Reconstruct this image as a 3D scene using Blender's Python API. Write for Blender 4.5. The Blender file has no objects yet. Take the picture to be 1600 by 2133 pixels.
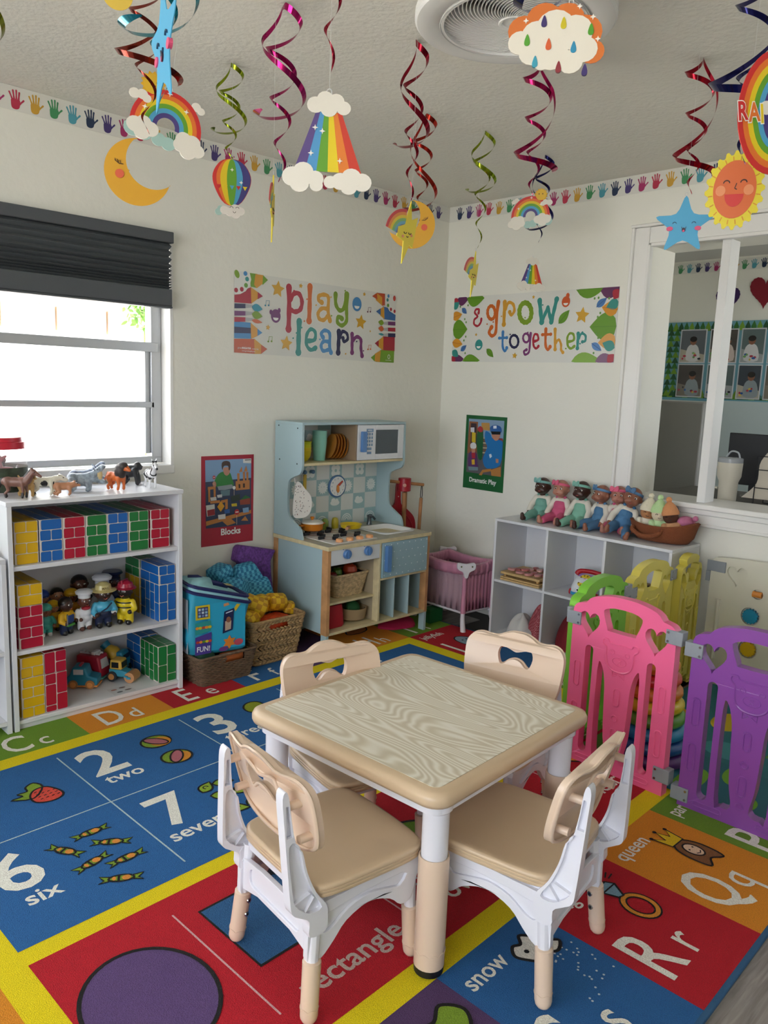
import bpy, bmesh, math, random
from mathutils import Vector, Matrix, Euler
from mathutils.geometry import tessellate_polygon
random.seed(4)
S = bpy.context.scene
COL = S.collection
R_ = math.radians
# ------------------------------------------------------------------ camera
_cam = bpy.data.cameras.new('camera'); CAM = bpy.data.objects.new('camera', _cam); COL.objects.link(CAM); S.camera = CAM
_yaw, _pit, _rol = R_(45.41), R_(9.173), R_(2.157)
_f = Vector((math.cos(_pit)*math.cos(_yaw), math.cos(_pit)*math.sin(_yaw), -math.sin(_pit)))
_r = Vector((math.sin(_yaw), -math.cos(_yaw), 0)); _u = _r.cross(_f)
_r2 = math.cos(_rol)*_r + math.sin(_rol)*_u; _u2 = -math.sin(_rol)*_r + math.cos(_rol)*_u
CAM.matrix_world = Matrix(((_r2.x, _u2.x, -_f.x, 0), (_r2.y, _u2.y, -_f.y, 0), (_r2.z, _u2.z, -_f.z, 1.22), (0, 0, 0, 1)))
_cam.sensor_fit = 'VERTICAL'; _cam.sensor_height = 36.0; _cam.lens = 36.0*1637.5/2133.0; _cam.clip_start = 0.05; _cam.clip_end = 100
# ------------------------------------------------------------------ light and exposure
W = bpy.data.worlds.new('sky'); S.world = W; W.use_nodes = True
_bg = W.node_tree.nodes['Background']; _bg.inputs[0].default_value = (0.90, 0.96, 1.06, 1); _bg.inputs[1].default_value = 5.8
_s = bpy.data.lights.new('sun', 'SUN'); _s.energy = 30.0; _s.angle = R_(.6); _s.color = (1, .99, .98); SUN = bpy.data.objects.new('sun', _s); COL.objects.link(SUN)
SUN.rotation_euler = (R_(25), R_(9), 0)
S.view_settings.view_transform = 'Standard'; S.view_settings.look = 'None'; S.view_settings.gamma = 1.0
S.view_settings.use_curve_mapping = False; S.view_settings.exposure = 0.12
S.cycles.max_bounces = 7; S.cycles.diffuse_bounces = 5; S.cycles.caustics_reflective = False; S.cycles.caustics_refractive = False
S.cycles.sample_clamp_indirect = 6.0
def portal(name, loc, sx, sy, rot):
    l = bpy.data.lights.new(name, 'AREA'); l.shape = 'RECTANGLE'; l.size = sx; l.size_y = sy; l.cycles.is_portal = True
    o = bpy.data.objects.new(name, l); COL.objects.link(o); o.location = loc; o.rotation_euler = rot
portal('window_daylight', (0.66, 3.18, 1.31), 2.0, 0.95, (R_(-90), 0, 0))
portal('rear_window_daylight', (-2.72, 0.35, 1.25), 1.7, 4.0, (0, R_(-90), 0))
portal('next_room_daylight', (4.6, -0.82, 1.35), 1.4, 1.1, (R_(90), 0, 0))
# ------------------------------------------------------------------ materials
def lin(c): return c/12.92 if c <= .04045 else ((c+.055)/1.055)**2.4
_M = {}
def hexc(h): return tuple(lin(int(h[i:i+2], 16)/255) for i in (0, 2, 4))
def mat(h, rough=.5, metal=0., bump=0., scale=60., var=0., trans=0., coat=0., alpha=1., emit=0.):
    """A procedural material from a hex colour; bump = fine relief, var = faint mottling of the colour."""
    k = (h, rough, metal, bump, scale, var, trans, coat, alpha, emit)
    if k in _M: return _M[k]
    m = bpy.data.materials.new('m_'+h); m.use_nodes = True; nt = m.node_tree; b = nt.nodes['Principled BSDF']
    b.inputs['Base Color'].default_value = (*hexc(h), 1); b.inputs['Roughness'].default_value = rough; b.inputs['Metallic'].default_value = metal
    if trans: b.inputs['Transmission Weight'].default_value = trans; b.inputs['IOR'].default_value = 1.3
    if coat: b.inputs['Coat Weight'].default_value = coat; b.inputs['Coat Roughness'].default_value = .1
    if alpha < 1: b.inputs['Alpha'].default_value = alpha
    if emit: b.inputs['Emission Color'].default_value = (*hexc(h), 1); b.inputs['Emission Strength'].default_value = emit
    if bump or var:
        tc = nt.nodes.new('ShaderNodeTexCoord'); n = nt.nodes.new('ShaderNodeTexNoise'); n.inputs['Scale'].default_value = scale; n.inputs['Detail'].default_value = 4
        nt.links.new(tc.outputs['Object'], n.inputs['Vector'])
        if bump:
            bp = nt.nodes.new('ShaderNodeBump'); bp.inputs['Strength'].default_value = bump; bp.inputs['Distance'].default_value = .004
            nt.links.new(n.outputs['Fac'], bp.inputs['Height']); nt.links.new(bp.outputs['Normal'], b.inputs['Normal'])
        if var:
            mx = nt.nodes.new('ShaderNodeMix'); mx.data_type = 'RGBA'
            c = hexc(h); mx.inputs[6].default_value = (*[x*(1-var) for x in c], 1); mx.inputs[7].default_value = (*[min(1, x*(1+var)) for x in c], 1)
            rp = nt.nodes.new('ShaderNodeValToRGB'); rp.color_ramp.elements[0].position = .35; rp.color_ramp.elements[1].position = .65
            nt.links.new(n.outputs['Fac'], rp.inputs[0]); nt.links.new(rp.outputs[0], mx.inputs[0]); nt.links.new(mx.outputs[2], b.inputs['Base Color'])
    _M[k] = m; return m
def carpet(h): return mat(h, .95, bump=.9, scale=420., var=.16)
def foil(h): return mat(h, .12, metal=.85)
def paper(h): return mat(h, .45)
def nodes_mat(name, rough=.5):
    m = bpy.data.materials.new(name); m.use_nodes = True; nt = m.node_tree; b = nt.nodes['Principled BSDF']; b.inputs['Roughness'].default_value = rough
    tc = nt.nodes.new('ShaderNodeTexCoord'); return m, nt, b, tc
# ------------------------------------------------------------------ geometry
def T(loc=(0, 0, 0), rot=(0, 0, 0), sc=None):
    m = Matrix.Translation(Vector(loc)) @ Euler([R_(a) for a in rot]).to_matrix().to_4x4()
    if sc: m = m @ Matrix.Diagonal((*sc, 1))
    return m
def plane(o, x, y):
    """matrix of a plane at o with in-plane axes x and y (z comes out of the face)"""
    x = Vector(x).normalized(); y = Vector(y).normalized(); z = x.cross(y)
    return Matrix(((x.x, y.x, z.x, o[0]), (x.y, y.y, z.y, o[1]), (x.z, y.z, z.z, o[2]), (0, 0, 0, 1)))
ID = Matrix.Identity(4)
def spl(pts, n=6, closed=True):
    out = []; N = len(pts)
    for i in range(N if closed else N-1):
        p = [pts[(i+j) % N] if closed else pts[min(max(i+j, 0), N-1)] for j in (-1, 0, 1, 2)]
        for k in range(n):
            t = k/n
            out.append(tuple(.5*((2*b)+(-a+c)*t+(2*a-5*b+4*c-d)*t*t+(-a+3*b-3*c+d)*t**3) for a, b, c, d in zip(*p)))
    if not closed: out.append(tuple(pts[-1]))
    return out
def circ(cx, cy, rx, ry=None, n=24, a0=0, a1=360, rot=0):
    ry = rx if ry is None else ry; full = abs(a1-a0) >= 360; c, s = math.cos(R_(rot)), math.sin(R_(rot)); o = []
    for i in range(n if full else n+1):
        a = R_(a0+(a1-a0)*i/n); x, y = rx*math.cos(a), ry*math.sin(a); o.append((cx+x*c-y*s, cy+x*s+y*c))
    return o
def rrect(x0, y0, x1, y1, r, n=4):
    r = min(r, (x1-x0)/2, (y1-y0)/2); o = []
    for cx, cy, a in ((x1-r, y1-r, 0), (x0+r, y1-r, 90), (x0+r, y0+r, 180), (x1-r, y0+r, 270)): o += circ(cx, cy, r, n=n, a0=a, a1=a+90)
    return o
class G:
    def __init__(s, *mats): s.v = []; s.f = []; s.fm = []; s.mats = list(mats)
    def mi(s, m):
        if m is None: return 0
        if m not in s.mats: s.mats.append(m)
        return s.mats.index(m)
    def add(s, vs, fs, m=None, M=None):
        n = len(s.v); k = s.mi(m)
        s.v += [tuple(M @ Vector(v)) for v in vs] if M is not None else [tuple(v) for v in vs]
        s.f += [tuple(i+n for i in f) for f in fs]; s.fm += [k]*len(fs); return s
    def box(s, x0, y0, z0, x1, y1, z1, m=None, M=None):
        return s.add([(x, y, z) for z in (z0, z1) for y in (y0, y1) for x in (x0, x1)], [(0, 2, 3, 1), (4, 5, 7, 6), (0, 1, 5, 4), (2, 6, 7, 3), (0, 4, 6, 2), (1, 3, 7, 5)], m, M)
    def poly(s, loops, h0, h1, m=None, M=None, side=None):
        """a plate: outline (and holes) extruded from h0 to h1 along the local z"""
        if not isinstance(loops[0][0], (tuple, list)): loops = [loops]
        L = []
        for i, l in enumerate(loops):
            a = sum(l[j][0]*l[(j+1) % len(l)][1]-l[(j+1) % len(l)][0]*l[j][1] for j in range(len(l)))
            L.append(list(l) if (a > 0) == (i == 0) else list(l)[::-1])
        tri = tessellate_polygon([[Vector((p[0], p[1], 0)) for p in l] for l in L]); P = [p for l in L for p in l]; n = len(P); F = []
        for t in tri:
            a, b, c = [P[i] for i in t]; ar = (b[0]-a[0])*(c[1]-a[1])-(c[0]-a[0])*(b[1]-a[1])
            if abs(ar) < 1e-14: continue
            t = t if ar > 0 else t[::-1]; F.append(tuple(i+n for i in t)); F.append(tuple(t[::-1]))
        s.add([(p[0], p[1], h0) for p in P]+[(p[0], p[1], h1) for p in P], F, m, M); b = len(s.v)-2*n; o = 0; k = s.mi(side or m)
        for l in L:
            for i in range(len(l)):
                a, c = o+i, o+(i+1) % len(l); s.f.append((b+a, b+c, b+c+n, b+a+n)); s.fm.append(k)
            o += len(l)
        return s
    def flat(s, pts, z, m=None, M=None):
        loops = pts if isinstance(pts[0][0], (tuple, list)) else [pts]
        tri = tessellate_polygon([[Vector((p[0], p[1], 0)) for p in l] for l in loops]); P = [p for l in loops for p in l]; F = []
        for t in tri:
            a, b, c = [P[i] for i in t]; ar = (b[0]-a[0])*(c[1]-a[1])-(c[0]-a[0])*(b[1]-a[1])
            if abs(ar) > 1e-14: F.append(tuple(t) if ar > 0 else tuple(t[::-1]))
        return s.add([(p[0], p[1], z) for p in P], F, m, M)
    def rings(s, rs, m=None, M=None, cap=True, close=False):
        n = len(rs[0]); V = [p for r in rs for p in r]; F = []
        for i in range(len(rs)-(0 if close else 1)):
            for j in range(n):
                a, b = i*n+j, i*n+(j+1) % n; c, d = ((i+1) % len(rs))*n+(j+1) % n, ((i+1) % len(rs))*n+j; F.append((a, b, c, d))
        if cap and not close: F.append(tuple(range(n))[::-1]); F.append(tuple(range((len(rs)-1)*n, len(rs)*n)))
        return s.add(V, F, m, M)
    def lathe(s, prof, m=None, M=None, n=20, cap=True):
        return s.rings([[(r*math.cos(2*math.pi*j/n), r*math.sin(2*math.pi*j/n), z) for j in range(n)] for r, z in prof], m, M, cap)
    def cyl(s, p, q, r0, r1=None, m=None, n=14, M=None, cap=True): return s.tube([p, q], [r0, r0 if r1 is None else r1], m, n, M, cap)
    def tube(s, pts, r, m=None, n=8, M=None, cap=True, close=False):
        P = [Vector(p) for p in pts]; rr = r if isinstance(r, (list, tuple)) else [r]*len(P); rs = []; up = None
        for i, p in enumerate(P):
            if close: d = P[(i+1) % len(P)]-P[i-1]
            else: d = P[min(i+1, len(P)-1)]-P[max(i-1, 0)]
            d.normalize()
            if up is None: up = d.orthogonal().normalized()
            up = (up-d*up.dot(d)); up = up.normalized() if up.length > 1e-6 else d.orthogonal().normalized(); w = d.cross(up)
            rs.append([tuple(p+(up*math.cos(2*math.pi*j/n)+w*math.sin(2*math.pi*j/n))*rr[i]) for j in range(n)])
        return s.rings(rs, m, M, cap, close)
    def ball(s, c, r, m=None, n=14, M=None):
        r = (r, r, r) if not isinstance(r, (tuple, list)) else r; h = n//2+1; rs = []
        for i in range(h+1):
            a = math.pi*i/h; e = max(math.sin(a), .02)
            rs.append([(c[0]+r[0]*e*math.cos(2*math.pi*j/n), c[1]+r[1]*e*math.sin(2*math.pi*j/n), c[2]-r[2]*math.cos(a)) for j in range(n)])
        return s.rings(rs, m, M)
    def warp(s, fn): s.v = [tuple(fn(*p)) for p in s.v]; return s
    def mesh(s, name='mesh', smooth=40):
        me = bpy.data.meshes.new(name); me.from_pydata(s.v, [], s.f); 
        for m in s.mats: me.materials.append(m)
        me.polygons.foreach_set('material_index', s.fm); me.validate()
        if smooth: me.shade_smooth(); me.set_sharp_from_angle(angle=R_(smooth))
        me.update(); return me
    def obj(s, name, parent=None, smooth=40, bev=0, seg=2, **kw): return put(s.mesh(name, smooth), name, parent, bev, seg, **kw)
def put(me, name, parent=None, bev=0, seg=2, loc=None, rot=None, label=None, cat=None, group=None, kind=None):
    o = bpy.data.objects.new(name, me); COL.objects.link(o)
    if parent is not None: o.parent = parent
    if loc: o.location = loc
    if rot: o.rotation_euler = [R_(a) for a in rot]
    if label: o['label'] = label
    if cat: o['category'] = cat
    if group: o['group'] = group
    if kind: o['kind'] = kind
    if bev:
        b = o.modifiers.new('bevel', 'BEVEL'); b.width = bev; b.segments = seg; b.limit_method = 'ANGLE'; b.angle_limit = R_(35)
    return o
def thing(name, label, cat, loc=(0, 0, 0), rot=0, group=None, sc=None):
    o = bpy.data.objects.new(name, None); COL.objects.link(o); o.location = loc; o.empty_display_size = .05
    o.rotation_euler = (0, 0, R_(rot)) if not isinstance(rot, (tuple, list)) else [R_(a) for a in rot]
    if sc: o.scale = (sc, sc, sc)
    o['label'] = label; o['category'] = cat
    if group: o['group'] = group
    return o
def dup(root, loc, rot=0, label=None, group=None, sc=None):
    def cp(o, par):
        c = o.copy(); COL.objects.link(c)
        if par is not None: c.parent = par
        for ch in o.children: cp(ch, c)
        return c
    r = cp(root, None); r.location = loc; r.rotation_euler = (0, 0, R_(rot)) if not isinstance(rot, (tuple, list)) else [R_(a) for a in rot]
    if label: r['label'] = label
    if group: r['group'] = group
    if sc: r.scale = (sc, sc, sc)
    return r
# flat printed art ------------------------------------------------
_tx = {}
def text_mesh(st, bold=0.0):
    k = (st, bold)
    if k not in _tx:
        cu = bpy.data.curves.new('t', 'FONT'); cu.body = st; cu.size = 1.0; cu.offset = bold; cu.resolution_u = 3; o = bpy.data.objects.new('t', cu); COL.objects.link(o)
        me = o.evaluated_get(bpy.context.evaluated_depsgraph_get()).to_mesh()
        _tx[k] = ([tuple(v.co[:2]) for v in me.vertices], [tuple(p.vertices) for p in me.polygons])
        o.to_mesh_clear(); bpy.data.objects.remove(o); bpy.data.curves.remove(cu)
    return _tx[k]
class Art(G):
    """coloured shapes on one flat face, each layer a hair above the last"""
    def __init__(s, M, kind=paper, dz=.0002): super().__init__(); s.M = M; s.kind = kind; s.dz = dz; s.n = 0
    def z(s, l): s.n += 1; return l*s.dz+(s.n % 37)/37*s.dz*.8
    def c(s, h): return s.kind(h)
    def pg(s, pts, h, l=1): s.flat(pts, s.z(l), s.c(h), s.M); return s
    def disc(s, x, y, rx, ry, h, l=1, n=20, rot=0): return s.pg(circ(x, y, rx, ry, n, rot=rot), h, l)
    def rect(s, x0, y0, x1, y1, h, l=1): return s.pg([(x0, y0), (x1, y0), (x1, y1), (x0, y1)], h, l)
    def line(s, pts, w, h, l=1, closed=False, cap=True):
        n = len(pts); ws = w if isinstance(w, (list, tuple)) else [w]*n; V = []; F = []; z0 = s.z(l)
        for i, p in enumerate(pts):
            a = pts[(i-1) % n] if closed or i else p; b = pts[(i+1) % n] if closed or i < n-1 else p
            dx, dy = b[0]-a[0], b[1]-a[1]; q = math.hypot(dx, dy) or 1; nx, ny = -dy/q*ws[i]/2, dx/q*ws[i]/2
            zz = z0+s.dz*.02*i/n; V += [(p[0]-nx, p[1]-ny, zz), (p[0]+nx, p[1]+ny, zz)]
        for i in range(n if closed else n-1): a, b = 2*i, 2*((i+1) % n); F.append((a, b, b+1, a+1))
        s.add(V, F, s.c(h), s.M)
        if cap and not closed:
            for p, r in ((pts[0], ws[0]), (pts[-1], ws[-1])): s.disc(p[0], p[1], r/2, r/2, h, l, 10)
        return s
    def text(s, st, x, y, size, h, l=1, bold=.02, sx=1., rot=0, align=0):
        V, F = text_mesh(st, bold); z0 = s.z(l); w = max(v[0] for v in V); c, sn = math.cos(R_(rot)), math.sin(R_(rot)); P = []
        for a, b in V:
            a = (a-w*align)*size*sx; b = b*size; P.append((x+a*c-b*sn, y+a*sn+b*c, z0))
        s.add(P, F, s.c(h), s.M); return s
def star_pts(cx, cy, r, r2=.45, n=5, rot=90, smooth=0):
    P = [(cx+(r if i % 2 == 0 else r*r2)*math.cos(R_(rot+i*180/n)), cy+(r if i % 2 == 0 else r*r2)*math.sin(R_(rot+i*180/n))) for i in range(2*n)]
    return spl(P, smooth) if smooth else P
def heart_pts(cx, cy, w, h, n=28):
    o = []
    for i in range(n):
        t = 2*math.pi*i/n; x = 16*math.sin(t)**3; y = 13*math.cos(t)-5*math.cos(2*t)-2*math.cos(3*t)-math.cos(4*t); o.append((cx+x/32*w, cy+(y+2.5)/29*h))
    return o
def leaf_pts(x, y, L, w, rot):
    c, s = math.cos(R_(rot)), math.sin(R_(rot)); P = [(L*t, w*math.sin(math.pi*t**.8)/2) for t in [i/8 for i in range(9)]]; P = P+[(a, -b) for a, b in P[-2:0:-1]]
    return [(x+a*c-b*s, y+a*s+b*c) for a, b in P]
# soft and organic shapes: overlapping capsules and ellipsoids fused into one skin
def fuse(prims, vox, mats, smooth=3, post=None):
    """prims: ('c', p, q, r0, r1, k) or ('e', centre, radii, k); one continuous surface, each face takes the material k of the nearest primitive"""
    g = G()
    for p in prims:
        if p[0] == 'c':
            P, Q = Vector(p[1]), Vector(p[2]); d = Q-P; n = 5; pts = []; rr = []
            u = d.normalized() if d.length > 1e-6 else Vector((0, 0, 1))
            for a in (80, 50, 25): pts.append(P-u*p[3]*math.sin(R_(a))); rr.append(p[3]*math.cos(R_(a)))
            pts += [P, Q]; rr += [p[3], p[4]]
            for a in (25, 50, 80): pts.append(Q+u*p[4]*math.sin(R_(a))); rr.append(p[4]*math.cos(R_(a)))
            g.tube(pts, rr, None, 12)
        else: g.ball(p[1], p[2], None, 16)
    me = bpy.data.meshes.new('f'); me.from_pydata(g.v, [], g.f); o = bpy.data.objects.new('f', me); COL.objects.link(o)
    r = o.modifiers.new('r', 'REMESH'); r.mode = 'VOXEL'; r.voxel_size = vox
    sm = o.modifiers.new('s', 'SMOOTH'); sm.iterations = smooth; sm.factor = .5
    out = bpy.data.meshes.new_from_object(o.evaluated_get(bpy.context.evaluated_depsgraph_get())); bpy.data.objects.remove(o)
    out.materials.clear()
    for m in mats: out.materials.append(m)
    if len(mats) > 1:
        pr = [(p[0], Vector(p[1]), Vector(p[2]), p) for p in prims]
        for f in out.polygons:
            c = f.center; best = 1e9; k = 0
            for ty, a, b, p in pr:
                if ty == 'c':
                    d = b-a; L = d.length_squared; t = 0 if L < 1e-12 else min(1, max(0, (c-a).dot(d)/L)); q = (c-a-d*t).length-(p[3]*(1-t)+p[4]*t); kk = p[5]
                else:
                    e = c-a; q = (Vector((e.x/b.x, e.y/b.y, e.z/b.z)).length-1)*min(b); kk = p[3]
                if q < best: best = q; k = kk
            if post: k = post(c, k)
            f.material_index = k
    out.shade_smooth(); return out
# ================================================================== the room
WALL = mat('e2e1d7', .75, bump=.35, scale=38.)
CEIL = mat('e6e4db', .85, bump=.7, scale=60.)
TRIM = mat('e3e2de', .35, bump=.08, scale=30.)
WY, WX, ZC = 2.965, 3.338, 2.178
def struct(g, name, bev=0, parent=None, **k): return g.obj(name, parent, bev=bev, kind='structure' if parent is None else None, **k)
# left wall with its window opening  (x .0 .. 1.665, z .845 .. 1.78)
def wall_with_hole(g, a0, a1, z0, z1, h0, h1, hz0, hz1, M, t0, t1, m):
    g.poly([[(a0, z0), (a1, z0), (a1, z1), (a0, z1)], [(h0, hz0), (h1, hz0), (h1, hz1), (h0, hz1)]], t0, t1, m, M)
ML = plane((0, WY, 0), (1, 0, 0), (0, 0, 1))     # z comes out towards the room (-y)
g = G(WALL); wall_with_hole(g, -2.8, 3.538, 0, ZC, -.30, 1.663, .845, 1.78, ML, -.2, 0, WALL); struct(g, 'wall_left')
MR = plane((WX, 0, 0), (0, -1, 0), (0, 0, 1))    # a = -y ; out = -x
g = G(WALL); wall_with_hole(g, -2.965, 2.7, 0, ZC, -1.765, .2, .765, 1.865, MR, -.21, 0, WALL); struct(g, 'wall_right')
g = G(WALL); g.poly([[(-2.7, 0), (2.965, 0), (2.965, ZC), (-2.7, ZC)], [(-1.65, .4), (2.35, .4), (2.35, 2.1), (-1.65, 2.1)]], 0, .15, WALL, plane((-2.8, 0, 0), (0, 1, 0), (0, 0, 1))); struct(g, 'wall_rear')
g = G(WALL); g.poly([(-3.538, 0), (2.8, 0), (2.8, ZC), (-3.538, ZC)], 0, .15, WALL, plane((0, -2.75, 0), (-1, 0, 0), (0, 0, 1))); struct(g, 'wall_near')
g = G(CEIL); g.box(-2.8, -2.8, ZC, 3.55, 3.2, ZC+.1, CEIL); struct(g, 'ceiling')
# floor: grey wood-look planks, each a piece of its own where the rug leaves them bare
m, nt, b, tc = nodes_mat('grey_wood_plank', .42)
mp = nt.nodes.new('ShaderNodeMapping'); mp.inputs['Scale'].default_value = (2.2, 26, 8); nz = nt.nodes.new('ShaderNodeTexNoise'); nz.inputs['Scale'].default_value = 2.4; nz.inputs['Detail'].default_value = 7; nz.inputs['Distortion'].default_value = 1.1
oi = nt.nodes.new('ShaderNodeObjectInfo'); cb = nt.nodes.new('ShaderNodeVectorMath'); cb.operation = 'ADD'
sc_ = nt.nodes.new('ShaderNodeVectorMath'); sc_.operation = 'SCALE'; sc_.inputs['Scale'].default_value = 13.0
cx = nt.nodes.new('ShaderNodeCombineXYZ'); nt.links.new(oi.outputs['Random'], cx.inputs[0]); nt.links.new(oi.outputs['Random'], cx.inputs[1]); nt.links.new(cx.outputs[0], sc_.inputs[0])
nt.links.new(tc.outputs['Object'], cb.inputs[0]); nt.links.new(sc_.outputs[0], cb.inputs[1]); nt.links.new(cb.outputs[0], mp.inputs[0]); nt.links.new(mp.outputs[0], nz.inputs[0])
rp = nt.nodes.new('ShaderNodeValToRGB'); rp.color_ramp.elements[0].position = .3; rp.color_ramp.elements[0].color = (*hexc('6e6a66'), 1); rp.color_ramp.elements[1].position = .7; rp.color_ramp.elements[1].color = (*hexc('a29d98'), 1)
nt.links.new(nz.outputs['Fac'], rp.inputs[0]); nt.links.new(rp.outputs[0], b.inputs['Base Color']); PLANK = m
g = G(mat('3c3a38', .8)); g.box(-2.8, -2.8, -.06, 3.6, 3.2, -.004); FLOOR = struct(g, 'floor')
me = G(PLANK).box(0, 0, -.003, 1.2, .178, 0, PLANK).mesh('plank', 0)
for i in range(-2, 26):
    y = i*.18-.9
    for j in range(3):
        x = -.9+((i*.47) % 1.2)+j*1.202
        if (y > .5 and y < 2.75 and x+1.2 < 2.9) or x+1.2 > 3.34 or y > 2.78: 
            if x+1.2 > 3.34 and x < 3.1 and not (y > .5 and x+1.2 < 2.9) and y <= 2.78:
                G(PLANK).box(0, 0, -.003, 3.335-x, .178, 0, PLANK).obj('plank', FLOOR, 0, loc=(x, y, 0))
            continue
        put(me, 'plank', FLOOR, loc=(x, y, 0))
# ---- left window: painted reveal, aluminium frame in three lights, glass
WF = mat('c9ccd0', .35, metal=.25); ALU = mat('b4b7ba', .35, metal=.45)
win = G(TRIM); y0, y1 = WY+.001, WY+.13
fr = G(ALU)
fy0, fy1 = WY+.07, WY+.12
fr.box(1.612, fy0, .88, 1.658, fy1, 1.775); fr.box(1.59, fy0+.012, .90, 1.612, fy1, 1.34); fr.box(-.29, fy0, .86, 1.658, fy1, .888)
fr.box(-.29, fy0-.012, 1.318, 1.64, fy1, 1.356); fr.box(-.29, fy0, 1.09, 1.626, fy1, 1.115); fr.box(-.29, fy0, 1.74, 1.658, fy1, 1.775)
WIN = fr.obj('window_1', kind='structure', bev=.003)
for z0, z1 in ((.888, 1.09), (1.115, 1.318), (1.356, 1.74)):
    G(mat('ffffff', .0, alpha=.04)).box(-.28, WY+.098, z0, 1.60, WY+.100, z1).obj('pane', WIN, 0)
sl = G(TRIM); sl.box(-.32, WY-.012, .822, 1.672, WY+.07, .858); sl.obj('window_sill', WIN, bev=.004)
rv = G(TRIM); rv.box(1.659, WY-.002, .855, 1.672, WY+.14, 1.782); rv.box(-.3, WY+.0, 1.776, 1.672, WY+.14, 1.784); rv.obj('reveal_lining', WIN)
# ---- pleated blind
B1 = mat('565b5e', .8, bump=.2, scale=200.); B2 = mat('4b4f53', .55)
bl = thing('pleated_blind', 'dark grey pleated blind half lowered over the window', 'blind', (0, WY-.03, 0))
g = G(B2); g.box(-.32, -.014, 1.742, 1.655, .028, 1.785); g.obj('head_rail', bl, bev=.003)
g = G(B1); pts = []; z = 1.742; k = 0; up = []
while z > 1.565:
    st = .0125 if z > 1.66 else .0085 if z > 1.61 else .005
    up.append((-.012 if k % 2 else .012, z)); z -= st; k += 1
rs = [[(x, yy, zz) for x in (-.32, 1.645)] for yy, zz in up]; V = [p for r in rs for p in r]; F = [(2*i, 2*i+1, 2*i+3, 2*i+2) for i in range(len(rs)-1)]
g.add(V, F, B1); o = g.obj('pleats', bl, 0); sd = o.modifiers.new('s', 'SOLIDIFY'); sd.thickness = .0015
g = G(B2); g.box(-.32, -.02, 1.49, 1.645, .024, 1.498); g.box(-.32, -.016, 1.498, 1.645, .02, 1.565); g.obj('bottom_rail', bl, bev=.003)
# ---- opening in the right wall: casing, jamb, posts, sill   (a = -y)
def casing(g, y0, y1, z0, z1, t=.022):
    g.box(WX-t, y0, z0, WX, y1, z1, TRIM)
g = G(TRIM); casing(g, 1.775, 1.85, .70, 1.945); casing(g, 1.842, 1.856, .70, 1.945, .034); casing(g, 1.763, 1.776, .76, 1.868, .030); g.obj('trim_1', kind='structure', bev=.003)
g = G(TRIM); casing(g, -.3, 1.774, 1.875, 1.944); casing(g, -.3, 1.762, 1.86, 1.8745, .0295); casing(g, -.3, 1.862, 1.9455, 1.958, .0335); g.obj('trim_2', kind='structure', bev=.003)
g = G(TRIM); g.box(WX-.05, -.3, .745, WX+.21, 1.80, .768); g.box(WX-.03, -.3, .72, WX, 1.80, .746); g.box(WX-.02, -.3, .675, WX, 1.86, .72); g.box(WX-.028, -.3, .668, WX, 1.86, .682); g.obj('trim_3', kind='structure', bev=.004)
for i, yy in enumerate((1.425, .93, .43)):
    g = G(mat('dcdcda', .4, bump=.3, scale=22.)); g.box(WX+.005, yy, .768, WX+.095, yy+.037, 1.865); g.obj('trim_%d' % (4+i), kind='structure', bev=.002)
# ---- room beyond
g = G(WALL); g.box(5.7, -.8, 0, 5.8, 2.9, 2.3); g.obj('wall_next_room', kind='structure')
g = G(WALL); g.box(3.55, 2.84, 0, 5.8, 2.94, 2.3); g.obj('wall_next_left', kind='structure')
g = G(WALL); g.poly([[(3.55, 0), (5.8, 0), (5.8, 2.3), (3.55, 2.3)], [(3.95, .8), (5.3, .8), (5.3, 1.9), (3.95, 1.9)]], 0, .1, WALL, plane((0, -.8, 0), (1, 0, 0), (0, 0, 1))); g.obj('wall_next_near', kind='structure')
g = G(mat('bdbdb8', .9)); g.box(3.548, -.9, 2.19, 5.8, 2.94, 2.3); g.obj('ceiling_next_room', kind='structure')
g = G(mat('77736e', .6)); g.box(3.6, -.9, -.06, 5.8, 2.94, 0); g.obj('floor_next_room', kind='structure')
# low panelled wall of light grey board below the picture board (wainscot)
g = G(mat('b9c6c6', .6, bump=.2, scale=30.)); g.box(5.67, -.7, 0, 5.699, 2.39, 1.20); g.obj('trim_7', kind='structure')
# outside: neighbour's pale wall with eaves, a bit of foliage
g = G(mat('f4efe6', .8)); g.box(-5, 7.0, -1, 6, 7.3, 2.05); nb = thing('neighbour_house', 'pale house wall with board eaves outside the window', 'house', (0, 0, 0)); g.obj('wall', nb)
g = G(mat('b59a80', .8)); 
for i in range(24): g.box(-5+i*.46, 6.96, 1.58, -5+i*.46+.44, 7.0, 1.78)
g.obj('board_panel', nb, kind='stuff'); g = G(mat('f2eee6', .7)); g.box(-5, 6.9, 1.80, 6, 7.3, 2.6); g.obj('eave', nb)
g = G(mat('4f7a1c', .6))
for i in range(160):
    a, b_, c = random.gauss(3.14, .07), random.gauss(6.0, .06), random.gauss(1.74, .08); M = T((a, b_, c), (random.uniform(0, 180), random.uniform(0, 180), random.uniform(0, 360)))
    g.flat(leaf_pts(-.03, 0, .065, .03, 0), 0, None, M)
g.box(3.13, 5.99, -.2, 3.15, 6.01, 1.7); g.obj('tree_branch', label='bright green leaves outside the window at upper right pane', cat='foliage', kind='stuff')
g = G(mat('cfc9bd', .9)); g.box(-12, 3.25, -.3, 9, 14, -.2); g.box(-16, -16, -.3, -2.85, 3.25, -.2); g.box(-2.85, -16, -.3, 9, -2.85, -.2); g.obj('outside_ground', kind='structure')
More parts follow.
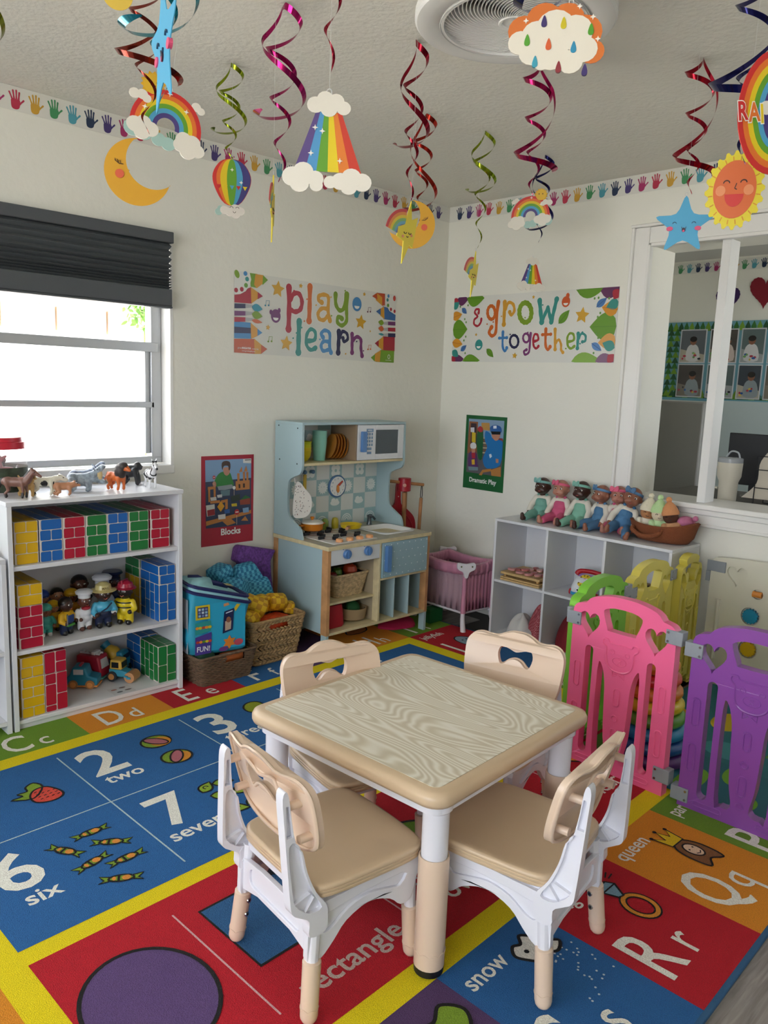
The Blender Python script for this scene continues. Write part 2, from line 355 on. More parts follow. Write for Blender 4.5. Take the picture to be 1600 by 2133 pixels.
# ---- hand print borders
HC = dict(navy='1d2f4d', purple='43356f', magenta='a32a63', crimson='b32e4a', ochre='c79a35', green='3f8a58', blue='4b96a6')
HSEQ = ['ochre', 'green', 'blue', 'navy', 'purple', 'magenta', 'crimson']
def hand_mesh(c):
    a = Art(ID, dz=.0004); a.pg(spl([(-.012, -.026), (.0, -.03), (.012, -.024), (.015, -.008), (.013, .002), (-.012, .002), (-.015, -.010)], 4), c, 1)
    for p, q, w in (((-.010, 0), (-.020, .022), .0058), ((-.004, 0), (-.008, .029), .006), ((.003, 0), (.003, .031), .006), ((.010, 0), (.013, .026), .006), ((.012, -.012), (.027, .004), .0062)):
        a.line([p, ((p[0]+q[0])/2, (p[1]+q[1])/2), q], [w*1.15, w*.8, w], c, 1)
    return a.mesh('hand_print', 0)
HM = {k: hand_mesh(v) for k, v in HC.items()}
def border(name, label, M, L, first, n, start, mir=1):
    b = thing('wall_border', label, 'border'); b.matrix_world = M
    G(mat('d5d4cc', .5)).box(0, -.036, 0, L, .042, .0008).obj('strip', b, 0)
    for i in range(n):
        put(HM[HSEQ[(first+i) % 7]], 'hand_print', b, loc=(start+i*.0656, random.uniform(-.002, .002), .0009), rot=(0, 0, random.uniform(-4, 4)))
    return b
border('b', 'white paper border of coloured hand prints along the top of the window wall', plane((0.0, WY-.0005, 2.135), (1, 0, 0), (0, 0, 1)), 3.337, 4, 50, .03)
border('b', 'white paper border of coloured hand prints above the opening wall', plane((WX-.0005, WY, 2.135), (0, -1, 0), (0, 0, 1)), 2.9, 3, 42, .072)
border('b', 'hand print border seen through the opening in the next room', plane((5.699, 2.84, 2.135), (0, -1, 0), (0, 0, 1)), 2.2, 1, 32, .06)
# ================================================================== the rug
rug = thing('alphabet_rug', 'large rug of bright blocks with letters, numbers and shapes, bound in blue', 'rug', (0, 0, 0), 1.707)
g = G(mat('2f5d86', .95, bump=.5, scale=300.)); X0, X1, Y0, Y1 = .176, 3.094, .476, 2.868
g.poly(rrect(X0-.004, Y0-.012, X1+.012, Y1+.010, .02), 0, .009); g.obj('binding', rug, bev=.004)
A = Art(Matrix.Translation((0, 0, .0092)), carpet, .0004)
BL, RD, OR, GR, YE, PU, WH, BK = '2463a0', 'ba0e22', 'df8d1e', '6c9624', 'ecd600', '543a66', 'f4f0e4', '161412'
top, bot, lft, rgt = (2.444, Y1), (Y0, .901), (X0, .50), (2.77, X1)
A.rect(.50, .901, 2.77, 2.444, YE, 1)
s = .3243
colr = dict(A=RD, B=BL, C=GR, D=OR, E=RD, F=BL, G=PU, H=OR, I=GR, J=RD, K=BL, L=GR, M=OR, N=PU, O=BL, P=GR, Q=OR, R=RD, S=BL, T=PU, U=GR, V=RD, W=OR, X=OR, Y=PU, Z=BL)
xs = [.50+.3243*i for i in range(8)]; hy = (2.444-.901)/4
cell = {}
for i, c in enumerate('BCDEFGH'): cell[c] = (xs[i], top[0], xs[i+1], top[1])
for i, c in enumerate('UTSRQPO'): cell[c] = (xs[i]+(.005 if i else 0), bot[0], xs[i+1]+.005, bot[1])
for i, c in enumerate('JKLM'): cell[c] = (rgt[0], 2.444-(i+1)*hy, rgt[1], 2.444-i*hy)
for i, c in enumerate('WXYZ'): cell[c] = (lft[0], .901+i*hy, lft[1], .901+(i+1)*hy)
cell['A'] = (lft[0], top[0], lft[1], top[1]); cell['I'] = (rgt[0], top[0], rgt[1], top[1]); cell['N'] = (rgt[0], bot[0], rgt[1], bot[1]); cell['V'] = (lft[0], bot[0], lft[1], bot[1])
for c, q in cell.items(): A.rect(*q, colr[c], 1)
words = dict(J='jellyfish', P='parrot', Q='queen', R='ring', S='snow', T='tree', K='kite', L='lion', O='owl', N='nest', M='moon', U='up', V='van', H='hen', G='goat')
for c, q in cell.items():
    bx, by = q[0], q[1]
    tp = c in 'BCDEFGHAI'; ox = .04 if tp else 0
    A.text(c, bx+.024+ox, by+(.022 if tp else .078), .175 if tp else .205, WH, 3, .010, .74 if c != 'Q' else .68)
    A.text(c.lower(), bx+.148+ox*.6, by+(.022 if tp else .078), .120 if tp else .135, WH, 3, .005, .85)
    if c in words: A.text(words[c], bx+.025, q[3]-.078, .062, WH, 3, .014, .95 if len(words[c]) < 6 else .82)
# number field
A.rect(.564, 1.558, 2.697, 2.378, BL, 2); A.rect(.564, .963, 2.697, 1.506, RD, 2)
for x in (.992, 1.432, 1.874, 2.29): A.line([(x, 1.60), (x, 2.345)], .0045, 'b9cdd0', 3)
A.line([(.60, 1.988), (2.66, 1.988)], .0045, 'b9cdd0', 3)
for i, (n, w) in enumerate((('1', 'one'), ('2', 'two'), ('3', 'three'), ('4', 'four'), ('5', 'five'))):
    x = .60+.433*i; A.text(n, x-.01 if i else x, 2.15, .25, WH, 3, .016); A.text(w, x+.005, 2.085, .075, WH, 3, .016)
for i, (n, w) in enumerate((('6', 'six'), ('7', 'seven'), ('8', 'eight'), ('9', 'nine'), ('10', 'ten'))):
    x = .61+.428*i; A.text(n, x, 1.762, .235, WH, 3, .016); A.text(w, x+.03 if i == 0 else x-.02, 1.69, .075, WH, 3, .016)
def outl(pts, h, l=4, w=.006): A.pg(pts, h, l); A.line(pts, w, BK, l+1, True)
# strawberry, beach balls, candies, leaf sweets, mango
outl(spl([(.787, 2.178), (.82, 2.18), (.812, 2.2), (.84, 2.2), (.845, 2.225), (.873, 2.238), (.885, 2.2), (.84, 2.15)], 3), '7fa02a')
outl(spl([(.835, 2.124), (.87, 2.104), (.905, 2.112), (.915, 2.14), (.895, 2.19), (.86, 2.195), (.835, 2.165)], 4), 'd84a3a', 4)
for i in range(14): A.line([(.852+(i % 4)*.016, 2.13+(i//4)*.016), (.858+(i % 4)*.016, 2.132+(i//4)*.016)], .0035, BK, 6)
for cx, cy, rt in ((1.282, 2.244, 40), (1.278, 2.107, -35)):
    outl(circ(cx, cy, .05, .045, 22), '7fa02a', 4, .007); A.pg(circ(cx+.012, cy-.008, .035, .034, 16), 'd9902c', 5); outl(circ(cx, cy, .02, .043, 16, rot=rt), 'b66a74', 6, .006)
for x, y, rt in ((.879, 1.880, 0), (.898, 1.803, -35), (.793, 1.843, -60), (.821, 1.751, 12), (.893, 1.712, 0), (.843, 1.644, -30)):
    c, sn = math.cos(R_(rt)), math.sin(R_(rt)); r_ = lambda P: [(x+a*c-b*sn, y+a*sn+b*c) for a, b in P]
    outl(r_([(-.052, -.014), (-.04, -.004), (-.052, .014), (-.028, .008), (-.03, -.009)]), '7fa02a', 4, .005); outl(r_([(.052, -.014), (.04, -.004), (.052, .014), (.028, .008), (.03, -.009)]), '7fa02a', 4, .005)
    outl(r_(circ(0, 0, .03, .013, 14)), '7fa02a', 4, .006); A.pg(r_(circ(.012, 0, .011, .010, 10)), 'e0913a', 6); A.line(r_([(-.006, -.011), (-.006, .011)]), .006, BK, 6); A.pg(r_(circ(-.017, 0, .005, .008, 10)), 'e0913a', 6)
for x, y, rt in ((1.235, 1.875, 40), (1.29, 1.87, -20), (1.245, 1.81, -30), (1.31, 1.80, 20), (1.24, 1.72, -35), (1.30, 1.72, 10), (1.36, 1.84, 30)):
    outl(leaf_pts(x-.03*math.cos(R_(rt)), y-.03*math.sin(R_(rt)), .065, .042, rt), '8fae2c', 4, .006); A.line(circ(x, y, .008, n=8, a0=0, a1=230), .004, BK, 6)
outl(circ(1.70, 2.26, .04, .05, 20, rot=-35), '93a01c', 4, .007); outl(circ(1.76, 2.16, .035, .045, 20, rot=20), '93a01c', 4, .007)
# shapes
outl(circ(.70, 1.254, .128, .150, 40), '5d4577', 4, .009); outl([(.911, 1.177), (1.205, 1.177), (1.205, 1.409), (.911, 1.409)], '2a5f90', 4, .008)
for x in (.861, 1.258, 1.70, 2.06): A.line([(x, 1.05), (x, 1.44)], .0045, 'd9a9ab', 3)
A.text('circle', .60, 1.03, .075, WH, 3, .016); A.text('rectangle', .925, 1.04, .078, 'c9b3a8', 3, .016); A.text('oval', 1.378, 1.04, .08, WH, 3, .016); A.text('star', 1.76, 1.04, .078, WH, 3, .016); A.text('heart', 2.085, 1.04, .08, WH, 3, .016); A.text('cone', 2.42, 1.04, .08, WH, 3, .016)
outl(circ(1.47, 1.27, .13, .09, 34), '62891f', 4, .009); outl(star_pts(1.87, 1.27, .13), 'e6cf00', 4, .009); outl(heart_pts(2.25, 1.28, .24, .2), 'd9851c', 4, .009)
# queen, ring, snow cloud, tree, jellyfish, hen
qx, qy = 2.015, .745
outl(spl([(qx-.03, qy+.012), (qx-.042, qy-.03), (qx-.035, qy-.085), (qx, qy-.07), (qx+.035, qy-.09), (qx+.045, qy-.03), (qx+.03, qy+.015), (qx, qy+.03)], 5), '8a5a33', 4, .006)
outl(circ(qx+.002, qy-.022, .022, .03, 20), 'f0cfae', 6, .005); A.line([(qx-.008, qy-.036), (qx+.002, qy-.041), (qx+.012, qy-.036)], .003, BK, 8); A.disc(qx-.008, qy-.015, .003, .003, BK, 8, 8); A.disc(qx+.011, qy-.015, .003, .003, BK, 8, 8)
outl([(qx-.028, qy+.022), (qx-.036, qy+.078), (qx-.012, qy+.05), (qx+.003, qy+.088), (qx+.015, qy+.05), (qx+.04, qy+.075), (qx+.03, qy+.02)], 'e6c416', 6, .005)
for a, b_ in ((qx-.036, qy+.08), (qx+.003, qy+.09), (qx+.04, qy+.077)): A.disc(a, b_, .006, .006, BK, 7, 10)
rx, ry = 1.69, .715
A.line(circ(rx, ry, .035, .042, 30), .020, BK, 4, True); A.line(circ(rx, ry, .035, .042, 30), .011, 'd9902c', 5, True)
outl([(rx-.012, ry+.05), (rx-.026, ry+.085), (rx-.014, ry+.105), (rx+.018, ry+.105), (rx+.03, ry+.085), (rx+.004, ry+.046)], '7fa9bd', 6, .006); A.line([(rx-.024, ry+.084), (rx+.028, ry+.084)], .004, BK, 8)
for k in range(11):
    a = R_(10+k*16); A.line([(rx+.04*math.cos(a), ry+.1+.03*math.sin(a)), (rx+.062*math.cos(a), ry+.1+.05*math.sin(a))], .004, BK, 6)
cl = [(1.335, .80), (1.325, .825), (1.345, .845), (1.365, .838), (1.385, .856), (1.405, .84), (1.425, .848), (1.442, .825), (1.425, .805), (1.44, .785), (1.41, .77), (1.385, .785), (1.36, .772)]
outl(spl(cl, 5), 'e9e6da', 4, .008); A.line([(1.37, .80), (1.385, .795)], .007, BK, 7); A.disc(1.355, .815, .006, .006, BK, 7, 8)
rr = random.Random(2)
for i in range(30): a = 1.33+rr.random()*.13; b_ = .64+rr.random()*.13; A.disc(a, b_, .0028, .0028, 'c9d6dd', 4, 6)
outl(spl([(.99, .80), (1.02, .84), (1.06, .83), (1.10, .85), (1.13, .81), (1.10, .77), (1.05, .77), (1.01, .765)], 5), '7fa02a', 4, .008)
outl(spl([(2.90, 2.20), (2.91, 2.27), (2.95, 2.30), (2.99, 2.27), (3.0, 2.20), (2.95, 2.19)], 5), '8fa3b5', 4, .007); A.disc(2.935, 2.245, .006, .006, BK, 7, 8); A.disc(2.965, 2.245, .006, .006, BK, 7, 8)
outl(spl([(2.56, 2.66), (2.62, 2.64), (2.69, 2.66), (2.72, 2.72), (2.66, 2.70), (2.60, 2.71)], 5), 'a8642a', 4, .007)
outl(spl([(.36, 1.40), (.42, 1.38), (.46, 1.42), (.43, 1.47), (.38, 1.46)], 5), 'd9902c', 4, .008)
outl(spl([(.36, 1.06), (.42, 1.0), (.46, 1.07), (.43, 1.12), (.38, 1.11)], 5), '4a3358', 4, .008)
A.obj('printed_pile', rug, 0)
# ================================================================== table and chairs
BEI = mat('cfb798', .32, bump=.03, scale=300.); BEIL = mat('dcc4ae', .28); WHT = mat('e2e3ec', .25); CHR = mat('c9c9c9', .2, metal=1.); BLK = mat('14161a', .5)
m, nt, b, tc = nodes_mat('pale_ash_laminate', .30)
mp = nt.nodes.new('ShaderNodeMapping'); mp.inputs['Scale'].default_value = (5.0, 1.15, 1); mp.inputs['Rotation'].default_value = (0, 0, R_(9))
n1 = nt.nodes.new('ShaderNodeTexNoise'); n1.inputs['Scale'].default_value = 1.5; n1.inputs['Detail'].default_value = 1.0; n1.inputs['Distortion'].default_value = .45
mul = nt.nodes.new('ShaderNodeMath'); mul.operation = 'MULTIPLY'; mul.inputs[1].default_value = 230.
sn = nt.nodes.new('ShaderNodeMath'); sn.operation = 'SINE'; rp = nt.nodes.new('ShaderNodeValToRGB'); e = rp.color_ramp.elements
e[0].position = .0; e[0].color = (*hexc('e9e5d8'), 1); e[1].position = 1.; e[1].color = (*hexc('ccc2ac'), 1); x = rp.color_ramp.elements.new(.45); x.color = (*hexc('dbd4c2'), 1)
mr = nt.nodes.new('ShaderNodeMapRange'); mr.inputs[1].default_value = -1; mr.inputs[2].default_value = 1
n2 = nt.nodes.new('ShaderNodeTexNoise'); n2.inputs['Scale'].default_value = 9; mp2 = nt.nodes.new('ShaderNodeMapping'); mp2.inputs['Scale'].default_value = (60, 3, 1)
mx = nt.nodes.new('ShaderNodeMix'); mx.data_type = 'RGBA'; mx.blend_type = 'MULTIPLY'; mx.inputs[0].default_value = .35
L = nt.links.new; L(tc.outputs['Object'], mp.inputs[0]); L(mp.outputs[0], n1.inputs[0]); L(n1.outputs['Fac'], mul.inputs[0]); L(mul.outputs[0], sn.inputs[0]); L(sn.outputs[0], mr.inputs[0]); L(mr.outputs[0], rp.inputs[0])
L(tc.outputs['Object'], mp2.inputs[0]); L(mp2.outputs[0], n2.inputs[0]); L(rp.outputs[0], mx.inputs[6]); L(n2.outputs['Color'], mx.inputs[7]); mx2 = nt.nodes.new('ShaderNodeMix'); mx2.data_type = 'RGBA'; mx2.inputs[0].default_value = .12
L(rp.outputs[0], mx2.inputs[6]); L(mx.outputs[2], mx2.inputs[7]); L(mx2.outputs[2], b.inputs['Base Color']); ASH = m
RZ = .0095
tb = thing('activity_table', 'square children\'s table, pale wood-grain top in a beige plastic rim', 'table', (1.366, 1.226, RZ), 3.6)
g = G(BEI); a, c = .3125, .300
def slab(g, a, c, prof, r, m):
    rs = []
    for ins, z in prof: rs.append([(x, y, z) for x, y in rrect(-a+ins, -c+ins, a-ins, c-ins, max(r-ins, .004), 6)])
    g.rings(rs, m)
slab(g, a, c, [(.014, .394), (.004, .397), (0, .406), (0, .416), (.004, .424), (.014, .4285), (.028, .4285)], .045, BEI); g.obj('table_rim', tb, 60)
g = G(ASH); g.poly(rrect(-a+.030, -c+.030, a-.030, c-.030, .018), .4287, .4295); g.obj('tabletop', tb, 0)
g = G(WHT); slab(g, a-.022, c-.022, [(0, .372), (0, .394)], .03, WHT); g.obj('apron', tb)
for sx in (-1, 1):
    for sy in (-1, 1):
        lx, ly = sx*(a-.061), sy*(c-.052)
        lg = G(WHT); lg.lathe([(.034, .394), (.034, .372), (.028, .366), (.0275, .20)][::-1], WHT, T((lx, ly, 0)), 24); l = lg.obj('leg', tb)
        sv = G(BEIL); sv.lathe([(.0325, .02), (.0325, .262), (.0315, .266), (.029, .266), (.029, .25)], BEIL, T((lx, ly, 0)), 24)
        sv.tube([(lx+.0328*math.cos(t), ly+.0328*math.sin(t), .052+.005*abs(math.sin(t*5))) for t in [i*2*math.pi/60 for i in range(60)]], .0009, BEIL, 5, close=True); sv.obj('leg_sleeve', l)
        ft = G(BLK); ft.lathe([(.026, 0), (.031, .004), (.032, .018), (.0325, .021)], BLK, T((lx, ly, 0)), 24); ft.obj('rubber_foot', l)
# chair: faces +x
def make_chair(loc, rot, label):
    ch = thing('toddler_chair', label, 'chair', loc, rot, 'beige chairs round the table')
    # seat, dished, edge in three fine steps
    g = G(BEI); half = [(-.140, 0), (-.139, .08), (-.132, .124), (-.10, .144), (0, .150), (.09, .150), (.128, .140), (.145, .11), (.150, 0)]
    ol = spl([(x, y) for x, y in half]+[(x, -y) for x, y in half[-2:0:-1]], 4); n = len(ol); rs = []
    def ring(k, z): return [(x*k+.01*(1-k), y*k, z) for x, y in ol]
    for k, z in ((.97, .248), (1, .252), (1, .257), (.992, .258), (1.0, .2592), (1, .264), (.992, .265), (1.0, .2662), (1, .271), (.985, .2745), (.95, .2755)): rs.append(ring(k, z))
    for k in (.85, .7, .55, .4, .25, .1): rs.append([(x, y, .2755-.011*(1-(k/.95)**2)*(1 if x < .08 else max(0, 1-(x-.08)/.08))) for x, y, _ in ring(k, 0)])
    g.rings(rs, BEI); g.obj('seat', ch, 50)
    # backrest board
    top = [(0, .512), (.022, .511), (.045, .503), (.062, .495), (.085, .494), (.112, .498), (.135, .492), (.149, .473), (.151, .44), (.146, .385), (.132, .350), (.10, .337), (.05, .333), (0, .332)]
    out = spl(top+[(-x, z) for x, z in top[-2:0:-1]], 3)
    hole = [(a_, b_+.018) for a_, b_ in spl([(-.054, .430), (-.046, .450), (-.024, .447), (0, .440), (.024, .447), (.046, .450), (.054, .430), (.046, .404), (.034, .402), (.018, .414), (0, .419), (-.018, .414), (-.034, .402), (-.046, .404)], 3)]
    g = G(BEIL); g.poly([out, hole], -.007, .007, BEIL); g.warp(lambda x, y, z: (z-.134-.25*(y-.33)+.9*x*x, x, y)); br = g.obj('backrest', ch, 40, bev=.004)
    g = G(BEIL)
    for P_ in ([(a_*.985, .42+(b_-.42)*.975) for a_, b_ in out], [(a_*1.07, .448+(b_-.448)*1.12) for a_, b_ in hole]): g.tube([(x_, z_, -.0075) for x_, z_ in P_], .0042, BEIL, 6, close=True)
    g.warp(lambda x, y, z: (z-.134-.25*(y-.33)+.9*x*x, x, y)); g.obj('rear_rim', br, 60)
    fr = G(WHT)
    for s in (-1, 1):
        # curved upright arm with a recessed channel
        arm = spl([(-.198, .468), (-.197, .42), (-.194, .34), (-.191, .275), (-.187, .248), (-.168, .233), (-.150, .218), (-.148, .185), (-.112, .185), (-.108, .218), (-.112, .240), (-.134, .272), (-.151, .315), (-.160, .358), (-.172, .372), (-.180, .42), (-.184, .465), (-.190, .480)], 3)
        h1 = [(-.192, .452), (-.193, .392), (-.179, .392), (-.185, .452)]; h2 = spl([(-.189, .375), (-.186, .30), (-.180, .262), (-.150, .236), (-.122, .238), (-.142, .275), (-.157, .32), (-.167, .372)], 3)
        M = Matrix(((1, 0, 0, 0), (0, 0, 1, s*.133), (0, 1, 0, 0), (0, 0, 0, 1)))
        ar = G(WHT); ar.poly([arm, h1, h2], -.0115, .0115, WHT, M); ar.poly(h2, -.002, .002, WHT, M); ar.poly(h1, -.002, .002, WHT, M)
        for p_, q_ in (((-.184, .262), (-.146, .272)), ((-.160, .238), (-.138, .262))): ar.poly([(p_[0], p_[1]-.001), (q_[0], q_[1]-.001), (q_[0], q_[1]+.001), (p_[0], p_[1]+.001)], -.0105, .0105, WHT, M)
        ar.warp(lambda x, y, z, s=s: (x, y-s*max(0, z-.24)*.105, z))
        ao = ar.obj('back_arm', ch, 40, bev=.0022)
        G(BEIL).cyl((-.182, s*.112, .445), (-.145, s*.112, .445), .0085, .0085, BEIL).obj('peg', ao); G(BEIL).cyl((-.160, s*.118, .375), (-.128, s*.118, .375), .0085, .0085, BEIL).obj('peg', ao)
        M = Matrix(((1, 0, 0, 0), (0, 0, 1, s*.128), (0, 1, 0, 0), (0, 0, 0, 1)))
        # side truss between front and rear leg
        tr = spl([(-.142, .232), (-.06, .238), (.05, .243), (.135, .246), (.128, .20), (.112, .155), (.085, .150), (.055, .175), (0, .192), (-.055, .175), (-.085, .145), (-.115, .120), (-.144, .122), (-.146, .16), (-.145, .20)], 3)
        th = spl([(-.105, .21), (.085, .222), (.082, .195), (.05, .20), (0, .21), (-.05, .20), (-.09, .175), (-.112, .175)], 3)
        sp = G(WHT); sp.poly([tr, th], -.007, .007, WHT, M); sp.poly(th, -.001, .0015, WHT, M); sp.obj('side_frame', ch, 40, bev=.002)
        for fx, foot, topx in ((-1, (-.145, s*.142, 0), (-.122, s*.122, .235)), (1, (.135, s*.120, 0), (.118, s*.118, .24))):
            F_, T_ = Vector(foot), Vector(topx); d = (T_-F_).normalized(); F_ = F_+d*.018; F_.z = .0175
            lg = G(WHT); lg.cyl(tuple(F_+d*.09), tuple(T_), .0125, .0155, WHT, 10)
            for t in (.15, .165, .185): c_ = F_+d*t; lg.box(c_.x-.017, c_.y-.006, c_.z-.0015, c_.x+.017, c_.y+.006, c_.z+.0015)
            l = lg.obj('leg', ch, bev=.001)
            pts = [F_-d*.0165, F_-d*.012, F_-d*.006, F_, F_+d*.018, F_+d*.105, F_+d*.107]; sv = G(BEIL); sv.tube([tuple(p) for p in pts], [.003, .0125, .0162, .0175, .0178, .0185, .016], BEIL, 16)
            u = d.orthogonal().normalized(); w = d.cross(u)
            sv.tube([tuple(F_+d*(.014+.0035*abs(math.sin(t*3)))+(u*math.cos(t)+w*math.sin(t))*.0180) for t in [i*2*math.pi/40 for i in range(40)]], .0008, BEIL, 4, close=True); so = sv.obj('leg_sleeve', l)
            if fx < 0:
                for t in (.055, .088):
                    c_ = F_+d*t; nrm = Vector((.35, -s, 0)).normalized(); sc = G(CHR); sc.cyl(tuple(c_+nrm*.015), tuple(c_+nrm*.0205), .0065, .0055, CHR, 14); sc.cyl(tuple(c_+nrm*.0200), tuple(c_+nrm*.0212), .003, .003, BLK, 8); sc.obj('screw', l)
    g = G(WHT); g.box(-.12, -.125, .232, .125, -.095, .249); g.box(-.12, .095, .232, .125, .125, .249); g.box(-.13, -.12, .225, -.11, .12, .249); g.box(.105, -.118, .228, .125, .118, .249); g.obj('seat_frame', ch, bev=.002)
    M = Matrix(((0, 0, 1, -.134), (1, 0, 0, 0), (0, 1, 0, 0), (0, 0, 0, 1))); g = G(WHT); cp_ = [(-.128, .132), (-.128, .205), (-.05, .212), (.05, .212), (.128, .205), (.128, .132), (.06, .148), (-.06, .148)]
    g.poly([cp_, rrect(-.095, .158, .095, .198, .015)], -.006, .006, WHT, M); g.poly(rrect(-.095, .158, .095, .198, .015), -.001, .003, WHT, M); g.obj('cross_panel', ch, bev=.002)
    return ch
ch0 = make_chair((1.012, 1.150, RZ), -5, 'near left beige chair, its rear legs on the blue rectangle of the rug')
dup(ch0, (1.342, .905, RZ), 99, 'near right beige chair, its rear legs on the snow and ring squares')
dup(ch0, (1.315, 1.395, RZ), -100, 'beige toddler chair behind the table on the side of the woven baskets')
dup(ch0, (1.668, 1.246, RZ), 192.8, 'beige toddler chair behind the table next to the pink playpen panel')
# ================================================================== playpen
def off(p): return (-p.location.x, -p.location.y, -p.location.z)
MXZ = Matrix(((1, 0, 0, 0), (0, 0, -1, 0), (0, 1, 0, 0), (0, 0, 0, 1)))   # (u, v, h) -> face looking along -y
def plast(h): return mat(h, .32, bump=.06, scale=90., coat=.15)
HG = mat('8f959c', .4); SCR = mat('b9bdc2', .25, metal=1.)
def heart(cu, cv, w, h): return heart_pts(cu, cv, w, h, 26)
def pen(col, label, loc, rot, w=.355, h=.538, pk=.582, hinge='LR', solid=False, dark=None):
    p = thing('playpen_panel', label, 'playpen', loc, rot, None); c = plast(col); a = w/2
    out = [(-a, 0), (a, 0), (a, h-.03)]+circ(a-.03, h-.03, .03, n=5, a0=0, a1=80)[1:]+spl([(a-.045, h+.004), (a*.62, pk-.018), (a*.3, pk-.003), (0, pk), (-a*.3, pk-.003), (-a*.62, pk-.018), (-a+.045, h+.004)], 3, False)+circ(-a+.03, h-.03, .03, n=5, a0=100, a1=180)+[(-a, h-.03)]
    holes = [heart(-a*.65, .470, .074, .086), heart(a*.65, .470, .074, .086), spl([(-.062, .535), (-.03, .545), (.03, .545), (.062, .535), (.066, .52), (.050, .475), (.040, .468), (-.040, .468), (-.050, .475), (-.066, .52)], 2)]
    slots = []
    for s in (-1, 1):
        x = s*a*.61; slots.append(rrect(x-.0145, .042, x+.0145, .405, .0145, 5))
        x = s*a*.29; P = [(x+s*.008, .352), (x+s*.022, .335), (x+s*.021, .06), (x+s*.004, .042), (x-s*.026, .052), (x-s*.016, .12), (x-s*.010, .22), (x-s*.006, .30)]; slots.append(spl(P, 3))
    if not solid: holes += slots
    else: holes = holes[:2]
    g = G(c); g.poly([out]+holes, -.017, .017, c, MXZ); o = g.obj('panel', p, 40, bev=.0048, seg=2)
    e = G(c); y = -.0172
    def loop(P, r=.0034): e.tube([(u, y, v) for u, v in P], r, c, 6, close=True)
    if not solid:
        hd = spl([(-.045, .365), (-.052, .40), (-.053, .43), (-.066, .445), (-.064, .462), (-.048, .464), (-.038, .452), (0, .452), (.038, .452), (.048, .464), (.064, .462), (.066, .445), (.053, .43), (.052, .40), (.045, .365), (.02, .345), (-.02, .345)], 4)
        hd = [(u*.92, v*.80+.070) for u, v in hd]; loop(hd)
        for s in (-1, 1): loop(circ(s*.026, .405, .0075, n=12), .0016); loop([(s*.004, .334), (s*.020, .343), (s*.020, .324)], .0018)
        loop(circ(0, .378, .024, .014, 18), .0018); loop(circ(0, .383, .006, .003, 8), .0014); e.tube([(-.006, y, .371), (0, y, .376), (.006, y, .371)], .0014, c, 5)
        pill = [(0, .26, .028), (0, .125, .03), (-a*.84, .30, .042), (-a*.84, .16, .042), (a*.84, .30, .042), (a*.84, .16, .042)]
        for u, v, hh in pill: loop(rrect(u-.010, v-hh, u+.010, v+hh, .009, 3), .003)
        loop(circ(0, .19, .010, n=12), .0025); loop(circ(0, .065, .010, n=12), .0025)
        for s in (-1, 1): loop(rrect(s*.09-.04, .016, s*.09+.04, .03, .006, 3), .0025)
    e.obj('embossed_outline', p, kind='stuff')
    for s in hinge:
        s1 = -1 if s == 'L' else 1
        for z in ((.462, .505) if s == 'L' else (.482, .525)), ((.015, .058) if s == 'L' else (.045, .09)):
            g = G(HG); x0, x1 = sorted((s1*(a-.032), s1*(a+.004))); g.box(x0, -.0225, z[0], x1, -.0165, z[1]); x0, x1 = sorted((s1*(a+.001), s1*(a+.021))); g.box(x0, -.0225, z[0], x1, .012, z[1]); hg = g.obj('hinge', p, bev=.002)
            k = G(SCR)
            for zz in (z[0]+.008, z[1]-.008): k.cyl((s1*(a-.024), -.0222, zz), (s1*(a-.024), -.0245, zz), .004, .0035, SCR, 10)
            k.obj('screw_pair', hg, kind='stuff')
    return p
PZ = 0.0095
pen('f26a99', 'bright pink plastic playpen panel with bear face, nearest to the table', (2.219, 1.156, PZ), -91)
pen('87489f', 'purple plastic playpen panel with bear face at right edge', (2.217, .750, PZ), -88.5)
pen('7cc43a', 'lime green plastic playpen panel behind the pink one', (2.428, 1.368, PZ), 2)
pen('d9cb5c', 'yellow playpen panel next to the lime green one, in front of cubes', (2.822, 1.384, PZ), 2)
y2 = pen('cfc152', 'yellow playpen panel farthest back, at the end of the cube shelf', (3.135, 1.375, 0), 2, w=.20, hinge='')
# cream activity panel against the wall
CR = plast('d3d0c0')
ap = thing('playpen_panel', 'cream playpen activity panel with gears and a heart recess by the wall', 'playpen', (3.287, 1.0, 0), -90)
w = .69; out = spl([(-.345, .52), (-.338, .545), (-.31, .558), (-.2, .565), (0, .572), (.2, .565), (.31, .558), (.338, .545), (.345, .52)], 3, False)
out = [(-.345, .005), (.345, .005)]+out[::-1]
hh = [heart(-.235, .487, .085, .085), heart(.235, .487, .085, .085), circ(-.145, .432, .021, n=20), circ(-.165, .335, .038, n=26), circ(-.16, .195, .038, n=26), circ(-.04, .36, .04, n=24)]
g = G(CR); g.poly([out]+hh, -.02, .0, CR, MXZ); g.poly([out], .0145, .0195, CR, Matrix(((1, 0, 0, 0), (0, 0, 1, 0), (0, 1, 0, 0), (0, 0, 0, 1)))); g.obj('panel', ap, bev=.006, seg=3)
g = G(CR); g.tube([(-.30, -.0005, .38), (-.30, -.0005, .12)], .011, CR, 8); g.obj('ridge', ap)
for u, v, cc in ((-.165, .335, '1c86ad'), (-.16, .195, 'd0ab1c'), (-.04, .36, 'd97a2a')):
    P = [(u+(.033 if i % 2 else .028)*math.cos(R_(i*11.25)), v+(.033 if i % 2 else .028)*math.sin(R_(i*11.25))) for i in range(32)]
    g = G(plast(cc)); g.poly(P, -.012, .004, plast(cc), MXZ); g.obj('gear', ap, bev=.001, label={'1c86ad': 'blue gear', 'd0ab1c': 'yellow gear', 'd97a2a': 'orange gear'}[cc])
g = G(plast('d98a3a')); g.cyl((-.163, -.002, .432), (-.127, -.002, .432), .013, .013, None, 16); g.obj('roller', ap, label='orange roller')
